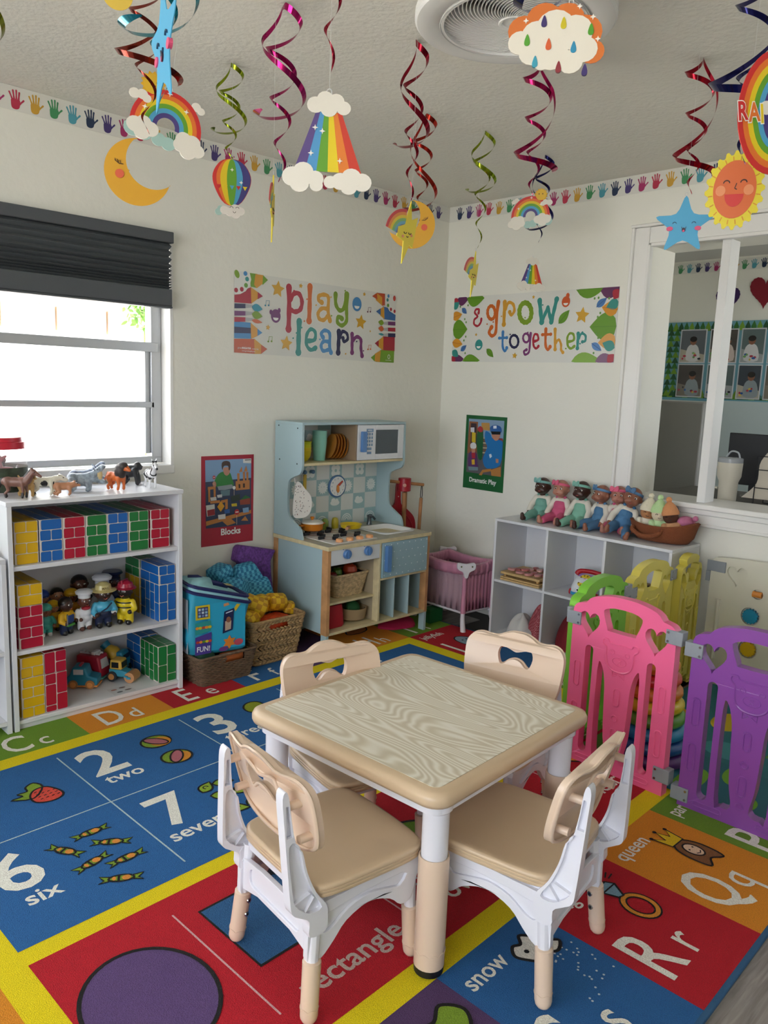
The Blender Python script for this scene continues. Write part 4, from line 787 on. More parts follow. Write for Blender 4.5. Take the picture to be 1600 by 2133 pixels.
# jar with animals
jar = thing('animal_jar', 'clear plastic jar with red lid full of toy animals by the window', 'jar', (.945, 2.855, ZT))
g = G(mat('ffffff', .05, alpha=.16)); g.lathe([(.085, 0), (.088, .006), (.088, .13), (.080, .150), (.070, .155), (.070, .162)], None, None, 32, False); g.obj('jar_body', jar)
g = G(mat('c01e34', .3)); g.lathe([(.070, .157), (.084, .157), (.084, .180), (.076, .182), (.074, .196), (.0, .197)][::1], None, None, 32); g.obj('lid', jar)
g = G(mat('2f3a2a', .5, var=.5, scale=50.)); g.lathe([(.0886, .012), (.0886, .095)], None, None, 32, False); g.obj('picture_label', jar)
for i in range(9):
    r = .05 if i < 8 else 0; a_ = i*47; c_ = ('6b3038', '8a2a38', 'b06a5a', '4a2e30')[i % 4]; p_ = [('c', (-.018, 0, 0), (.018, 0, .004), .011, .009, 0), ('c', (.018, 0, .006), (.034, 0, .016), .007, .005, 0)]+[('c', (x_, s_*.006, 0), (x_+.004, s_*.008, -.024), .004, .003, 0) for x_ in (-.016, .016) for s_ in (1, -1)]
    me = fuse(p_, .003, [mat(c_, .4)], 2); t = put(me, 'packed_animal', label='%s toy animal, %s in the jar' % (('dark maroon', 'red', 'pinkish tan', 'dark brown')[i % 4], ('lowest on the left', 'in the middle layer on the far side', 'in the upper layer near the window', 'lowest by the picture label', 'in the middle layer by the wall', 'in the upper layer, highest of all', 'lowest under the others', 'in the middle layer by the label', 'top centre under the lid')[i]), cat='toy animal', group='animals packed in the jar', loc=(.945+r*math.cos(R_(a_)), 2.855+r*math.sin(R_(a_)), .8005+.033+(i % 3)*.042), rot=(0, 0, a_+90))
# ================================================================== community helper figures
SK = mat('4a2a1e', .35); FG = 'rubber figures on the middle shelf'
def figure(label, loc, rot, h, skin, shirt, pants, hat=None, hatc=None, hair='17120f', shoe='17120f', face=True, extra=None):
    f = thing('toy_figure', label, 'toy figure', loc, rot, FG); k = h/.15; sk, sh_, pa, so = mat(skin, .35), mat(shirt, .35), mat(pants, .35), mat(shoe, .35)
    P = []; k *= 1.12; s_ = k
    def C(p, q, r0, r1, m_): P.append(('c', tuple(v*s_ for v in p), tuple(v*s_ for v in q), r0*s_, r1*s_, m_))
    def E_(c, r, m_): P.append(('e', tuple(v*s_ for v in c), tuple(v*s_ for v in r), m_))
    for s in (1, -1):
        C((.008, s*.015, .008), (-.004, s*.015, .008), .010, .010, 3); C((-.002, s*.015, .012), (0, s*.014, .045), .013, .016, 2); C((0, s*.026, .078), (.006, s*.036, .058), .011, .010, 1); C((.006, s*.036, .058), (.020, s*.030, .050), .009, .008, 1); C((.024, s*.028, .050), (.025, s*.028, .050), .008, .008, 0)
    E_((0, 0, .048), (.022, .026, .018), 2); E_((0, 0, .070), (.023, .028, .022), 1); C((0, 0, .085), (0, 0, .10), .012, .012, 0); E_((.002, 0, .115), (.024, .025, .026), 0); E_((.026, 0, .112), (.004, .004, .004), 0)
    for s in (1, -1): E_((0, s*.025, .113), (.005, .005, .007), 0)
    put(fuse(P, .0026*k, [sk, sh_, pa, so], 2), 'body', f)
    g = G(mat(hair, .4)); g.ball((-.003*k, 0, .121*k), (.0255*k, .0265*k, .0245*k), None, 16); g.obj('hair', f) if not hat else None
    if hat:
        g = G(mat(hatc, .3))
        if hat == 'pith': g.lathe([(.042*k, 0), (.043*k, .002*k), (.027*k, .006*k), (.024*k, .020*k), (.012*k, .028*k), (.002*k, .029*k)], None, Matrix.Translation((0, 0, .126*k)), 24)
        elif hat == 'fire': g.lathe([(.036*k, 0), (.036*k, .002*k), (.027*k, .005*k), (.024*k, .018*k), (.012*k, .026*k), (.002*k, .027*k)], None, Matrix.Translation((-.004*k, 0, .124*k)), 24); g.box(-.02*k, -.002*k, .13*k, .022*k, .002*k, .154*k)
        elif hat == 'chef': g.lathe([(.023*k, 0), (.023*k, .012*k), (.031*k, .016*k), (.033*k, .024*k), (.024*k, .031*k), (.002*k, .032*k)], None, Matrix.Translation((0, 0, .128*k)), 24)
        elif hat == 'peak': g.lathe([(.025*k, 0), (.025*k, .010*k), (.034*k, .018*k), (.030*k, .024*k), (.002*k, .025*k)], None, Matrix.Translation((0, 0, .126*k)), 24); g.poly(circ(.018*k, 0, .018*k, .02*k, 16), .126*k, .129*k)
        else: g.ball((0, 0, .126*k), (.027*k, .028*k, .022*k), None, 16); g.poly(circ(.018*k, 0, .018*k, .02*k, 16), .124*k, .127*k)
        g.obj('hat', f)
    if face:
        e = G(mat('e8e4dc', .3), mat('0a0a0a', .3))
        for s in (1, -1): e.ball((.022*k, s*.009*k, .118*k), (.0035*k, .0045*k, .0035*k), e.mats[0], 8); e.ball((.0248*k, s*.009*k, .118*k), (.0016*k, .0022*k, .0022*k), e.mats[1], 8)
        e.obj('eyes', f, kind='stuff'); m_ = G(mat('a8543e', .4)); m_.tube([(.0225*k, -.006*k, .1035*k), (.0255*k, 0, .1005*k), (.0225*k, .006*k, .1035*k)], .0012*k, None, 6); m_.obj('mouth', f)
    if extra: extra(f, k)
    return f
ZF = .2895
def stripes(f, k):
    g = G(mat('17181c', .4))
    for z_, r_ in ((.062, .0265), (.078, .0255)): g.tube([(r_*.9*k*math.cos(t), r_*1.13*k*math.sin(t), z_*k) for t in [i*math.pi/10 for i in range(20)]], .0022*k, None, 6, close=True)
    g.obj('black_band', f, kind='stuff')
def strap(f, k):
    g = G(mat('1d2440', .4)); g.tube([(.018*k, .022*k, .085*k), (.026*k, .004*k, .07*k), (.018*k, -.024*k, .052*k)], .0022*k, None, 6); g.obj('bag_strap', f)
    g = G(mat('d8d6cc', .4)); g.box(.022*k, .018*k, .052*k, .03*k, .034*k, .058*k); g.obj('letter', f)
    a = Art(plane((.0275*k, 0, .137*k), (0, 1, 0), (-.35, 0, 1))); a.text('MAIL', 0, -.003*k, .011*k, '6b5a2a', 4, .01, 1, 0, .5); a.obj('cap_lettering', f, 0)
def overall(f, k):
    g = G(mat('1d3a78', .4)); g.box(.018*k, -.014*k, .05*k, .0255*k, .014*k, .078*k); g.obj('bib', f, bev=.001); g = G(mat('4f9a3a', .4)); g.box(.014*k, -.018*k, .036*k, .0255*k, .018*k, .044*k); g.obj('green_hem', f)
    g = G(CHR); g.tube([(.03*k, -.030*k, .045*k), (.034*k, -.034*k, .075*k), (.036*k, -.036*k, .09*k)], .0028*k, None, 6); g.obj('wrench', f)
def scarf(f, k): G(mat('9c1f2c', .5)).ball((.012*k, 0, .089*k), (.014*k, .018*k, .008*k), None, 12).obj('neckerchief', f)
figure('mail carrier figure in tan pith helmet, light blue shirt and navy trousers', (1.250, 2.735, ZF), -98, .150, '3a2118', '4aa3c2', '1a2342', 'pith', 'c2b478', extra=strap)
figure('firefighter figure in red helmet and black-striped yellow suit', (1.330, 2.725, ZF), -142, .150, '241813', 'd6bd1c', 'd6bd1c', 'fire', '9c1c34', extra=stripes)
figure('small chef figure in white with red neckerchief in front of the others', (1.182, 2.745, ZF), -85, .128, '5a3122', 'd9dadd', 'd9dadd', 'chef', 'd4d6da', shoe='5a3122', extra=scarf)
figure('mechanic figure in blue overalls and yellow shirt holding a wrench', (1.110, 2.735, ZF), -62, .128, '3a2118', 'd6a81c', '16264a', extra=overall)
figure('tall chef figure with puffy white hat behind the mail carrier', (1.285, 2.82, ZF), -95, .150, '4a2a1e', 'd0d2d6', 'c9ccd2', 'chef', 'd4d6da')
figure('police officer figure in navy peaked cap at the back', (1.345, 2.86, ZF), -95, .158, '5a3122', '1c2444', '1c2444', 'peak', '1c2240')
figure('dark-haired figure in black at the back of the middle shelf', (1.225, 2.885, ZF), -95, .160, '5a3526', '25262e', '22242c')
figure('builder figure in yellow hard hat behind the small chef', (1.175, 2.845, ZF), -95, .125, '7a4630', 'c98a1c', '2f4f8a', 'cap', 'd0a41c')
figure('medic figure in teal scrubs beside the stacked red and yellow bricks', (1.045, 2.755, ZF), -95, .110, '8a5640', '3fa79b', '3fa79b', 'cap', '3fa79b', shoe='d9d9d6')
figure('construction figure in yellow vest with a yellow helmet by the teal medic', (1.090, 2.80, ZF), -95, .105, 'b9805e', 'd0a01c', 'd0a01c', 'cap', 'd6b01c')
figure('figure in blue cap and red jacket at the back left', (1.075, 2.865, ZF), -95, .130, 'c08a68', 'a8283a', '2c4a86', 'cap', '27489a')
figure('long dark haired figure in grey coat at the back', (1.135, 2.875, ZF), -95, .128, 'b98a6c', '8d8f93', '3c3f46')
# ================================================================== toy vehicles
VG = 'chunky wooden vehicles on the bottom shelf'
def wheels(t, pts, r, w, c='2b2d30', hub='c98a4a', axis='y'):
    for x, y in pts: g = G(mat(c, .5), mat(hub, .5)); s = 1 if y > 0 else -1; g.cyl((x, y-s*w/2, r), (x, y+s*w/2, r), r, r, g.mats[0], 20); g.cyl((x, y+s*w/2, r), (x, y+s*(w/2+.002), r), r*.62, r*.6, g.mats[1], 16); g.obj('wheel', t)
ZV = .0445
def profile_body(t, pts, w, m_, name='body', bev=.006): g = G(m_); g.poly(pts, -w/2, w/2, m_, Matrix(((1, 0, 0, 0), (0, 0, 1, 0), (0, 1, 0, 0), (0, 0, 0, 1)))); return g.obj(name, t, bev=bev, seg=3)
v = thing('toy_police_car', 'teal blue wooden toy car at the left of the bottom shelf', 'toy car', (1.205, 2.815, ZV), -40, VG)
profile_body(v, [(-.055, .012), (.055, .012), (.057, .042), (.022, .050), (.014, .082), (-.034, .084), (-.046, .052), (-.056, .046)], .062, mat('1f7f9c', .4)); G(mat('d98f45', .5)).box(-.056, -.032, .006, .058, .032, .014).obj('chassis', v, bev=.002)
wheels(v, [(-.032, .032), (-.032, -.032), (.03, .032), (.03, -.032)], .017, .006, 'b07a45', 'd9944e'); g = G(mat('c8cdd2', .3)); g.poly([(-.02, .056), (.02, .056), (.017, .078), (-.017, .078)], 0, .0012, None, plane((.0215, 0, 0), (0, 1, 0), (-.24, 0, 1)) @ Matrix.Translation((0, 0, .003))); g.box(-.030, -.0325, .056, .006, -.0313, .076); g.box(-.030, .0313, .056, .006, .0325, .076); g.obj('windows', v, kind='stuff'); G(mat('b03040', .4)).box(-.014, -.018, .083, -.004, .018, .090).obj('light_bar', v, bev=.002)
v = thing('toy_fire_truck', 'red wooden toy fire truck behind the teal car', 'toy truck', (1.268, 2.872, ZV), -58, VG)
profile_body(v, [(-.055, .014), (.05, .014), (.052, .045), (.040, .098), (-.055, .098)], .066, mat('a51e35', .4)); G(mat('5fa8a8', .5)).box(-.055, -.034, .008, .054, .034, .016).obj('chassis', v, bev=.002)
wheels(v, [(-.03, .034), (-.03, -.034), (.028, .034), (.028, -.034)], .018, .007); g = G(mat('c8cdd2', .3)); g.poly([(-.024, .052), (.024, .052), (.020, .088), (-.020, .088)], 0, .0015, None, plane((.0625, 0, 0), (0, 1, 0), (-.226, 0, 1))); g.obj('windscreen', v)
g = G(mat('d8d8da', .4)); g.box(-.05, -.014, .1, .035, -.009, .106); g.box(-.05, .009, .1, .035, .014, .106); [g.box(-.045+i*.018, -.012, .101, -.041+i*.018, .012, .105) for i in range(5)]; g.obj('ladder', v, kind='stuff'); G(mat('d8d8da', .4)).box(.0, -.02, .099, .02, .02, .112).obj('light_bar', v, bev=.003)
v = thing('toy_road_roller', 'yellow wooden toy road roller with tan drum, nearest the shelf front', 'toy truck', (1.345, 2.78, ZV), -55, VG)
profile_body(v, [(-.05, .020), (.004, .018), (.03, .030), (.028, .040), (.004, .046), (-.05, .048)], .044, mat('3c97b0', .4)); profile_body(v, [(-.046, .048), (.006, .048), (.002, .086), (-.042, .086)], .05, mat('d8ae48', .4), 'cab'); g = G(mat('1c1c20', .3)); g.box(.0035, -.019, .056, .0065, .019, .078); g.box(-.035, -.0262, .056, -.006, -.0248, .078); g.obj('windows', v, kind='stuff')
g = G(mat('c18a5c', .5)); g.cyl((.038, -.027, .021), (.038, .027, .021), .021, .021, None, 28); g.obj('roller_drum', v, bev=.002); wheels(v, [(-.034, .026), (-.034, -.026)], .020, .008); g = G(mat('3c97b0', .4)); g.box(.03, -.033, .018, .046, -.0285, .026); g.box(.03, .0285, .018, .046, .033, .026); g.box(.02, -.033, .024, .034, .033, .030); g.obj('drum_fork', v, kind='stuff')
v = thing('toy_mixer_truck', 'blue wooden toy cement mixer with yellow drum at the back', 'toy truck', (1.372, 2.868, ZV), -55, VG)
profile_body(v, [(-.06, .018), (.03, .018), (.03, .032), (-.06, .032)], .05, mat('2b7fa0', .4)); profile_body(v, [(.0, .032), (.034, .032), (.034, .06), (.024, .092), (.0, .092)], .056, mat('2b87a6', .4), 'cab'); G(mat('1c1c20', .3)).box(.0285, -.02, .060, .0330, .02, .080).obj('windscreen', v)
g = G(mat('cfa83c', .4)); g.tube([(.0, 0, .06), (-.012, 0, .067), (-.03, 0, .080), (-.048, 0, .094), (-.055, 0, .10)], [.018, .028, .030, .020, .014], None, 20); g.obj('drum', v); g = G(mat('2b87a6', .4)); g.tube([(-.05, 0, .098), (-.066, 0, .112)], [.017, .020], None, 16); g.obj('funnel', v); wheels(v, [(-.04, .026), (-.04, -.026), (.02, .026), (.02, -.026)], .018, .008)
# printed shelf stickers
def sticker(label, M, w_, h_, ms):
    a = Art(M, lambda h: mat(h, .35), .0002); a.rect(0, 0, w_, h_, 'c9cacc', 1)
    for c_ in ms: a.disc(*c_[:4], c_[4], 2, 12)
    a.obj('shelf_sticker', None, 0, label=label, cat='sticker')
sticker('small printed sticker with four vehicle pictures on the bottom shelf', Matrix.Translation((1.25, 2.655, .0446)), .085, .07, [(.02, .05, .012, .006, 'a56a5c'), (.055, .055, .013, .007, '6d5c5c'), (.03, .02, .012, .006, '454b52'), (.065, .025, .014, .006, '5a4a4c')])
# ================================================================== dolls on the cube shelf
def doll_meshes():
    H_, A_, B_ = [], [], []
    # seated, leaning back; faces +x
    H_ += [('e', (-.010, 0, .164), (.039, .038, .042), 0), ('e', (.010, 0, .150), (.029, .031, .025), 0), ('c', (-.012, 0, .118), (-.010, 0, .13), .014, .014, 0), ('e', (.036, 0, .155), (.005, .0045, .004), 0), ('e', (.024, .018, .146), (.012, .011, .011), 0), ('e', (.024, -.018, .146), (.012, .011, .011), 0)]
    for s in (1, -1): H_ += [('e', (-.010, s*.038, .157), (.006, .005, .009), 0)]
    for s in (1, -1):
        H_ += [('c', (.030, s*.050, .038), (.040, s*.048, .028), .010, .009, 0), ('c', (.040, s*.048, .028), (.050, s*.046, .022), .007, .005, 0), ('c', (.044, s*.052, .030), (.050, s*.056, .032), .003, .003, 0)]
        H_ += [('c', (.105, s*.036, .014), (.122, s*.042, .014), .011, .012, 0), ('c', (.122, s*.042, .016), (.126, s*.043, .034), .011, .009, 0)]
        A_ += [('c', (-.012, s*.030, .104), (.0, s*.048, .070), .016, .015, 0), ('c', (.0, s*.048, .070), (.026, s*.051, .043), .015, .0135, 0)]
        B_ += [('c', (.0, s*.020, .026), (.055, s*.030, .026), .026, .021, 0), ('c', (.055, s*.030, .026), (.100, s*.036, .016), .020, .017, 0)]
    A_ += [('e', (-.012, 0, .104), (.022, .030, .018), 0)]
    B_ += [('e', (-.006, 0, .045), (.034, .040, .040), 0), ('e', (-.010, 0, .080), (.029, .035, .034), 0), ('c', (-.012, .018, .095), (-.014, .02, .118), .010, .010, 0), ('c', (-.012, -.018, .095), (-.014, -.02, .118), .010, .010, 0)]
    H_ += [('c', (-.010, 0, .115), (-.006, 0, .04), .014, .016, 0)]
    for s in (1, -1): H_ += [('c', (-.010, s*.01, .104), (.0, s*.048, .070), .008, .009, 0), ('c', (.0, s*.048, .070), (.030, s*.050, .038), .009, .009, 0), ('c', (.0, s*.012, .030), (.055, s*.030, .026), .011, .011, 0), ('c', (.055, s*.030, .026), (.108, s*.037, .014), .010, .009, 0)]
    return [fuse(x, .003, [WHT], 3) for x in (H_, A_, B_)]
DM = doll_meshes()
def doll(label, loc, rot, skin, cloth, band, lean=0, sc=1.0):
    d = thing('baby_doll', label, 'doll', loc, (0, lean, rot) if lean else rot, 'baby dolls on the cube shelf', sc)
    for me, nm, m_ in zip(DM, ('body', 'shirt', 'dungarees'), (mat(skin, .4), mat('d5cfc2', .8), mat(cloth, .85, bump=.3, scale=300.))): c_ = me.copy(); c_.materials.clear(); c_.materials.append(m_); put(c_, nm, d)
    e = G(mat('e6e2dc', .3)); 
    for s in (1, -1): e.ball((.0275, s*.0135, .166), (.004, .0062, .0046), None, 10)
    eo = e.obj('eyes', d, kind='stuff'); e = G(mat('1c120e', .2))
    for s in (1, -1): e.ball((.0305, s*.0130, .166), (.0020, .0035, .0034), None, 8); e.tube([(.0295, s*.007, .1745), (.0290, s*.014, .1765), (.0255, s*.020, .174)], .0009, None, 5)
    e.obj('pupils', d, kind='stuff'); e = G(mat('9c4a45', .5)); e.ball((.0365, 0, .1425), (.003, .0070, .0024), None, 10); e.obj('lips', d)
    g = G(mat(band, .7)); P = [(-.0105+.0385*math.cos(t), .0380*math.sin(t), .178+.010*math.cos(t)) for t in [i*2*math.pi/28 for i in range(28)]]
    rs = [[(x*1.0, y, z+dz) for x, y, z in P] for dz in (-.006, .006)]; g.rings(rs, None, None, False); o = g.obj('headband', d, 60); sd = o.modifiers.new('s', 'SOLIDIFY'); sd.thickness = .0025
    g = G(mat(band, .7)); 
    for s in (1, -1): g.poly(spl([(0, -.004), (s*.018, -.013), (s*.024, 0), (s*.018, .013), (0, .004)], 3), -.003, .003, None, plane((.020, -.020, .194), (.5, 1, .1), (-.1, 0, 1)))
    g.ball((.020, -.020, .194), .0065, None, 10); g.obj('bow', d, 60, bev=.001); return d
ZD = .5955
doll('dark-skinned baby doll in sage dungarees and sage bow, leftmost on the cube shelf', (3.245, 2.19, ZD), -168, '3f241b', '6fa294', '7fb3ac')
doll('light-skinned baby doll in pink dungarees with pink bow, second from left', (3.245, 2.085, ZD), -172, 'b07a66', 'c4567a', 'd8607f')
doll('dark-skinned baby doll in mint dungarees with mint headband, third from left', (3.250, 1.975, ZD), -176, '3f241b', '7db39c', '7fb8a6', sc=1.03)
doll('brown-skinned baby doll in blue dungarees turned sideways, fourth from left', (3.250, 1.872, ZD), 165, '8f5c48', '4a7599', '5a86ad')
doll('baby doll with pink bow leaning behind the denim doll', (3.262, 1.785, ZD+.004), -160, 'a8705e', 'c4567a', 'd8607f')
d6 = doll('baby doll in denim dungarees with blue bow, rightmost, its feet at the shelf edge', (3.205, 1.742, ZD+.008), -158, '87543f', '47749c', '4b6f92', sc=1.05); d6.rotation_euler = (R_(-17), 0, R_(-158))
# plush basket with gnomes
pb = thing('plush_basket', 'brown plush cradle basket at the right end of the cube shelf', 'basket', (3.225, 1.545, ZD), -90)
BR = mat('7d4526', .95, bump=.8, scale=250.); rs = []
for k, z, lift in ((.55, .0, 0), (.85, .004, 0), (1.0, .03, .0), (1.08, .062, .02), (1.12, .07, .028), (1.04, .074, .028), (.95, .062, .02), (.85, .03, .0), (.5, .018, 0)):
    rs.append([(.135*k*math.cos(t)+(.012 if math.cos(t) > 0 else 0)*z*10, .078*k*math.sin(t), z+lift*max(0, math.cos(t))**2+lift*.4*max(0, -math.cos(t))**2) for t in [i*2*math.pi/36 for i in range(36)]])
g = G(BR); g.rings(rs); g.obj('basket_body', pb, 80)
g = G(BR); g.tube(spl([(-.10, -.075, .055), (-.09, -.094, .045), (-.04, -.097, .026), (.02, -.094, .04), (.03, -.078, .06)], 4, False), .010, None, 10); g.obj('handle', pb)
g = G(mat('c47c8c', .9)); g.ball((.07, .03, .085), (.065, .045, .022), None, 16); g.obj('lining', pb)
def gnome(label, y_, x_, hat, body, face, rot, tilt, z_=.0):
    t = thing('plush_gnome', label, 'plush toy', (x_, y_, ZD+.022+z_), (tilt, 0, rot), 'plush dolls in the basket', 1.28)
    put(fuse([('e', (0, 0, .03), (.024, .026, .032), 0), ('c', (.01, .024, .045), (.026, .018, .028), .010, .009, 0), ('c', (.01, -.024, .045), (.026, -.018, .028), .010, .009, 0)], .003, [mat(body, .95, bump=.5, scale=200.)], 2), 'body', t)
    put(fuse([('e', (.002, 0, .074), (.025, .026, .026), 0), ('e', (.027, 0, .072), (.004, .004, .003), 0)], .003, [mat(face, .9)], 2), 'head', t)
    g = G(mat(hat, .95, bump=.5, scale=200.)); g.tube([(0, 0, .078), (-.001, 0, .088), (-.003, 0, .105), (-.005, 0, .118), (-.006, 0, .124)], [.0285, .029, .022, .012, .006], None, 16); g.ball((-.006, 0, .130), .010, None, 12); g.obj('hat', t, 60)
    g = G(mat('1c1412', .5)); [g.tube([(.0262, s*.006, .0745), (.0275, s*.010, .078), (.0245, s*.014, .0745)], .001, None, 5) for s in (1, -1)]; g.tube([(.0262, -.005, .064), (.0280, 0, .0625), (.0262, .005, .064)], .0009, None, 5); g.obj('face_stitching', t, kind='stuff')
gnome('cream plush gnome with cream bobble hat, leftmost in the brown basket', 1.630, 3.225, 'd9d0b8', 'dcd6c6', 'b07a50', -155, -6)
gnome('light green plush gnome with green bobble hat in the brown basket', 1.562, 3.215, 'b5d49a', 'b9d8a4', 'd8c8ac', -150, 0)
gnome('orange-hatted plush gnome with brown face in the brown basket', 1.488, 3.215, 'c98a5c', 'bf8f66', '54301f', -165, 12)
g = G(mat('bb6f8e', .95, bump=.4, scale=150.)); g.ball((0, 0, 0), (.040, .034, .024)); g.ball((-.0, -.042, .018), .012); o_ = g.obj('plush_bundle', loc=(3.235, 1.452, ZD+.098), label='pink dotted plush hat lying at the right end of the brown basket', cat='plush toy')
g = G(mat('5f79a8', .9)); g.ball((0, 0, 0), (.02, .022, .014)); g.obj('plush_bow', loc=(3.290, 1.535, ZD+.135), label='small blue and white plush tuft behind the gnomes', cat='plush toy')
# cubes: puzzle trays, telephone, basket, cloths
pz = thing('wooden_puzzle', 'wooden peg puzzle tray with pink pieces in the upper left cube', 'puzzle', (3.185, 2.178, .2915))
for i, z_ in enumerate((0, .010, .030)):
    if i == 2: [G(mat('b9925a', .6)).box(a_, b_, .016, a_+.012, b_+.012, .030).obj('peg_foot', pz) for a_ in (-.085, .06) for b_ in (-.10, .09)]
    G(mat('c4a46e', .55, var=.1)).box(-.10, -.115, z_, .09, .115, z_+(.008 if i < 2 else .012)).obj('tray', pz, bev=.002)
for i in range(14): g = G(mat(('c98a86', 'b96a68', 'd9a79c', 'a85450')[i % 4], .5)); g.poly(spl(circ(0, 0, .022, .015, 6, rot=i*37), 3), 0, .009); g.obj('puzzle_piece', pz, bev=.001, loc=(-.07+(i % 4)*.045, -.085+(i//4)*.052, .042+(.002 if i % 3 else .009)))
ph = thing('toy_telephone', 'toy rotary telephone with yellow dial and red handset in a cube', 'toy telephone', (3.165, 1.850, .2915), 180)
rs = [[(x, y, z) for x, y in rrect(-.055+i_, -.062+i_, .058-i_*1.8, .062-i_, .022, 4)] for i_, z in ((0, .018), (0, .040), (.008, .075), (.016, .088))]
g = G(mat('d6dadf', .3)); g.rings(rs); g.obj('body', ph, 50); g = G(mat('2f8fbf', .3)); g.poly(rrect(-.057, -.064, .060, .064, .022), .006, .020); g.obj('base', ph, bev=.003)
for s in (1, -1):
    for x_ in (-.035, .035): g = G(mat('b5202c', .4)); g.cyl((x_, s*.060, .014), (x_, s*.070, .014), .014, .014, None, 16); g.obj('wheel', ph)
M = plane((.030, 0, .070), (0, 1, 0), (-.75, 0, .9)); g = G(mat('8a6ea8', .35)); g.poly(rrect(-.045, -.032, .045, .040, .02), .001, .003, None, M); g.obj('face_plate', ph)
g = G(mat('d8be2a', .3)); g.lathe([(.034, .003), (.034, .009), (.028, .011)], None, M, 28); dl = g.obj('dial', ph); a = Art(M); [a.disc(.026*math.cos(R_(t*36)), .026*math.sin(R_(t*36)), .0045, .0045, '8a6a1a', 57, 10) for t in range(10)]; a.disc(0, 0, .012, .012, 'b5202c', 58); a.obj('dial_print', dl, 0)
a = Art(plane((.0595, 0, .03), (0, 1, 0), (0, 0, 1))); [(a.disc(s*.018, .004, .008, .010, 'f0f0f0', 2), a.disc(s*.018, .003, .004, .005, '101418', 3)) for s in (1, -1)]; a.line([(-.02, -.008), (0, -.013), (.02, -.008)], .002, 'b5202c', 3); a.obj('face_print', ph, 0)
g = G(mat('b01c26', .3)); g.tube(spl([(-.03, -.075, .085), (-.03, -.06, .102), (-.03, 0, .108), (-.03, .06, .102), (-.03, .075, .085)], 4, False), [.016, .016, .015, .013, .012, .011]+[.011]*5+[.012, .013, .015, .016, .016, .016], None, 12); g.obj('handset', ph)
# ---- woven baskets: strands are real tubes following the basket wall
def strand_basket(name, label, loc, rot, tw, td, bw, bd, h, rows, col, r, amp, freq, slot=None, rnd=.03, braid=False):
    t = thing(name, label, 'basket', loc, rot); m_ = mat(col, .8, var=.25, scale=70.)
    g = G(m_); g.poly(rrect(-bw/2, -bd/2, bw/2, bd/2, rnd), .001, .008); g.obj('base', t)
    inner = G(mat('2e241a', .9)); f_ = lambda k, o: rrect(-(bw+(tw-bw)*k)/2+o, -(bd+(td-bd)*k)/2+o, (bw+(tw-bw)*k)/2-o, (bd+(td-bd)*k)/2-o, rnd)
    w = G(m_); n_sl = G(m_)
    if not braid:
        for i in range(rows):
            k = (i+.5)/rows; z = h*k; P = rrect(-(bw+(tw-bw)*k)/2, -(bd+(td-bd)*k)/2, (bw+(tw-bw)*k)/2, (bd+(td-bd)*k)/2, rnd, 3); 
            dense = []; 
            for j in range(len(P)):
                a_, b_ = P[j], P[(j+1) % len(P)]; n = max(1, int(math.hypot(b_[0]-a_[0], b_[1]-a_[1])/.006))
                dense += [(a_[0]+(b_[0]-a_[0])*q/n, a_[1]+(b_[1]-a_[1])*q/n) for q in range(n)]
            run = []; s_ = 0
            for j, p in enumerate(dense):
                q = dense[j-1]; s_ += math.hypot(p[0]-q[0], p[1]-q[1]); o = amp*math.sin(s_*freq+i*math.pi); L = math.hypot(*p); pt = (p[0]+p[0]/L*o, p[1]+p[1]/L*o, z)
                if slot and p[1] < 0 and abs(p[0]-slot[0]) < slot[1] and slot[2] < z < slot[3]:
                    if len(run) > 1: w.tube(run, r, None, 5)
                    run = []
                else: run.append(pt)
            if len(run) > 1: w.tube(run+([] if (slot and slot[2] < z < slot[3]) else [run[0]]), r, None, 5)
    else:
        for i in range(rows):
            k = (i+.5)/rows; z = h*k; P = rrect(-(bw+(tw-bw)*k)/2, -(bd+(td-bd)*k)/2, (bw+(tw-bw)*k)/2, (bd+(td-bd)*k)/2, rnd, 3); s_ = 0
            for j in range(len(P)):
                a_, b_ = P[j], P[(j+1) % len(P)]; L = math.hypot(b_[0]-a_[0], b_[1]-a_[1]); n = max(1, round(L/.020)); ang = math.degrees(math.atan2(b_[1]-a_[1], b_[0]-a_[0]))
                for q in range(n):
                    u_ = (q+.5+.5*(i % 2)*(n > 1))/n; c_ = (a_[0]+(b_[0]-a_[0])*u_, a_[1]+(b_[1]-a_[1])*u_, z)
                    if slot and c_[1] < 0 and abs(c_[0]-slot[0]) < slot[1] and slot[2] < z < slot[3]: continue
                    w.ball((0, 0, 0), (.016, .0075, .0062), None, 8, T(c_, (0, (24 if i % 2 else -24)+random.uniform(-6, 6), ang)))
                    w.ball((0, 0, 0), (.015, .007, .0050), None, 8, T((c_[0], c_[1], z+h/rows*.45), (0, (-24 if i % 2 else 24), ang)))
    w.obj('weave', t, 60, kind='stuff')
    rim = G(m_); P = rrect(-tw/2, -td/2, tw/2, td/2, rnd, 4); rim.tube([(x, y, h) for x, y in P], r*1.9 if not braid else .008, None, 7, close=True)
    for j in range(0, len(P)): pass
    rim.obj('rim', t)
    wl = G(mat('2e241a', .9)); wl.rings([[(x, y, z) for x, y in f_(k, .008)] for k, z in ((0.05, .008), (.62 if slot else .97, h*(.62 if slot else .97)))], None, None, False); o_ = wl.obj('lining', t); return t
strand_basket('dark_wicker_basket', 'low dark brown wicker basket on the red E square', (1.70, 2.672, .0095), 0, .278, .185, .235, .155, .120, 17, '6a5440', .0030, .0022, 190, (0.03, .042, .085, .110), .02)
strand_basket('seagrass_basket', 'large tan braided seagrass basket full of soft patterned blocks', (1.985, 2.735, .0095), 0, .285, .215, .225, .165, .200, 9, 'a08258', .004, .0, 1, (0.0, .040, .155, .188), .02, True)
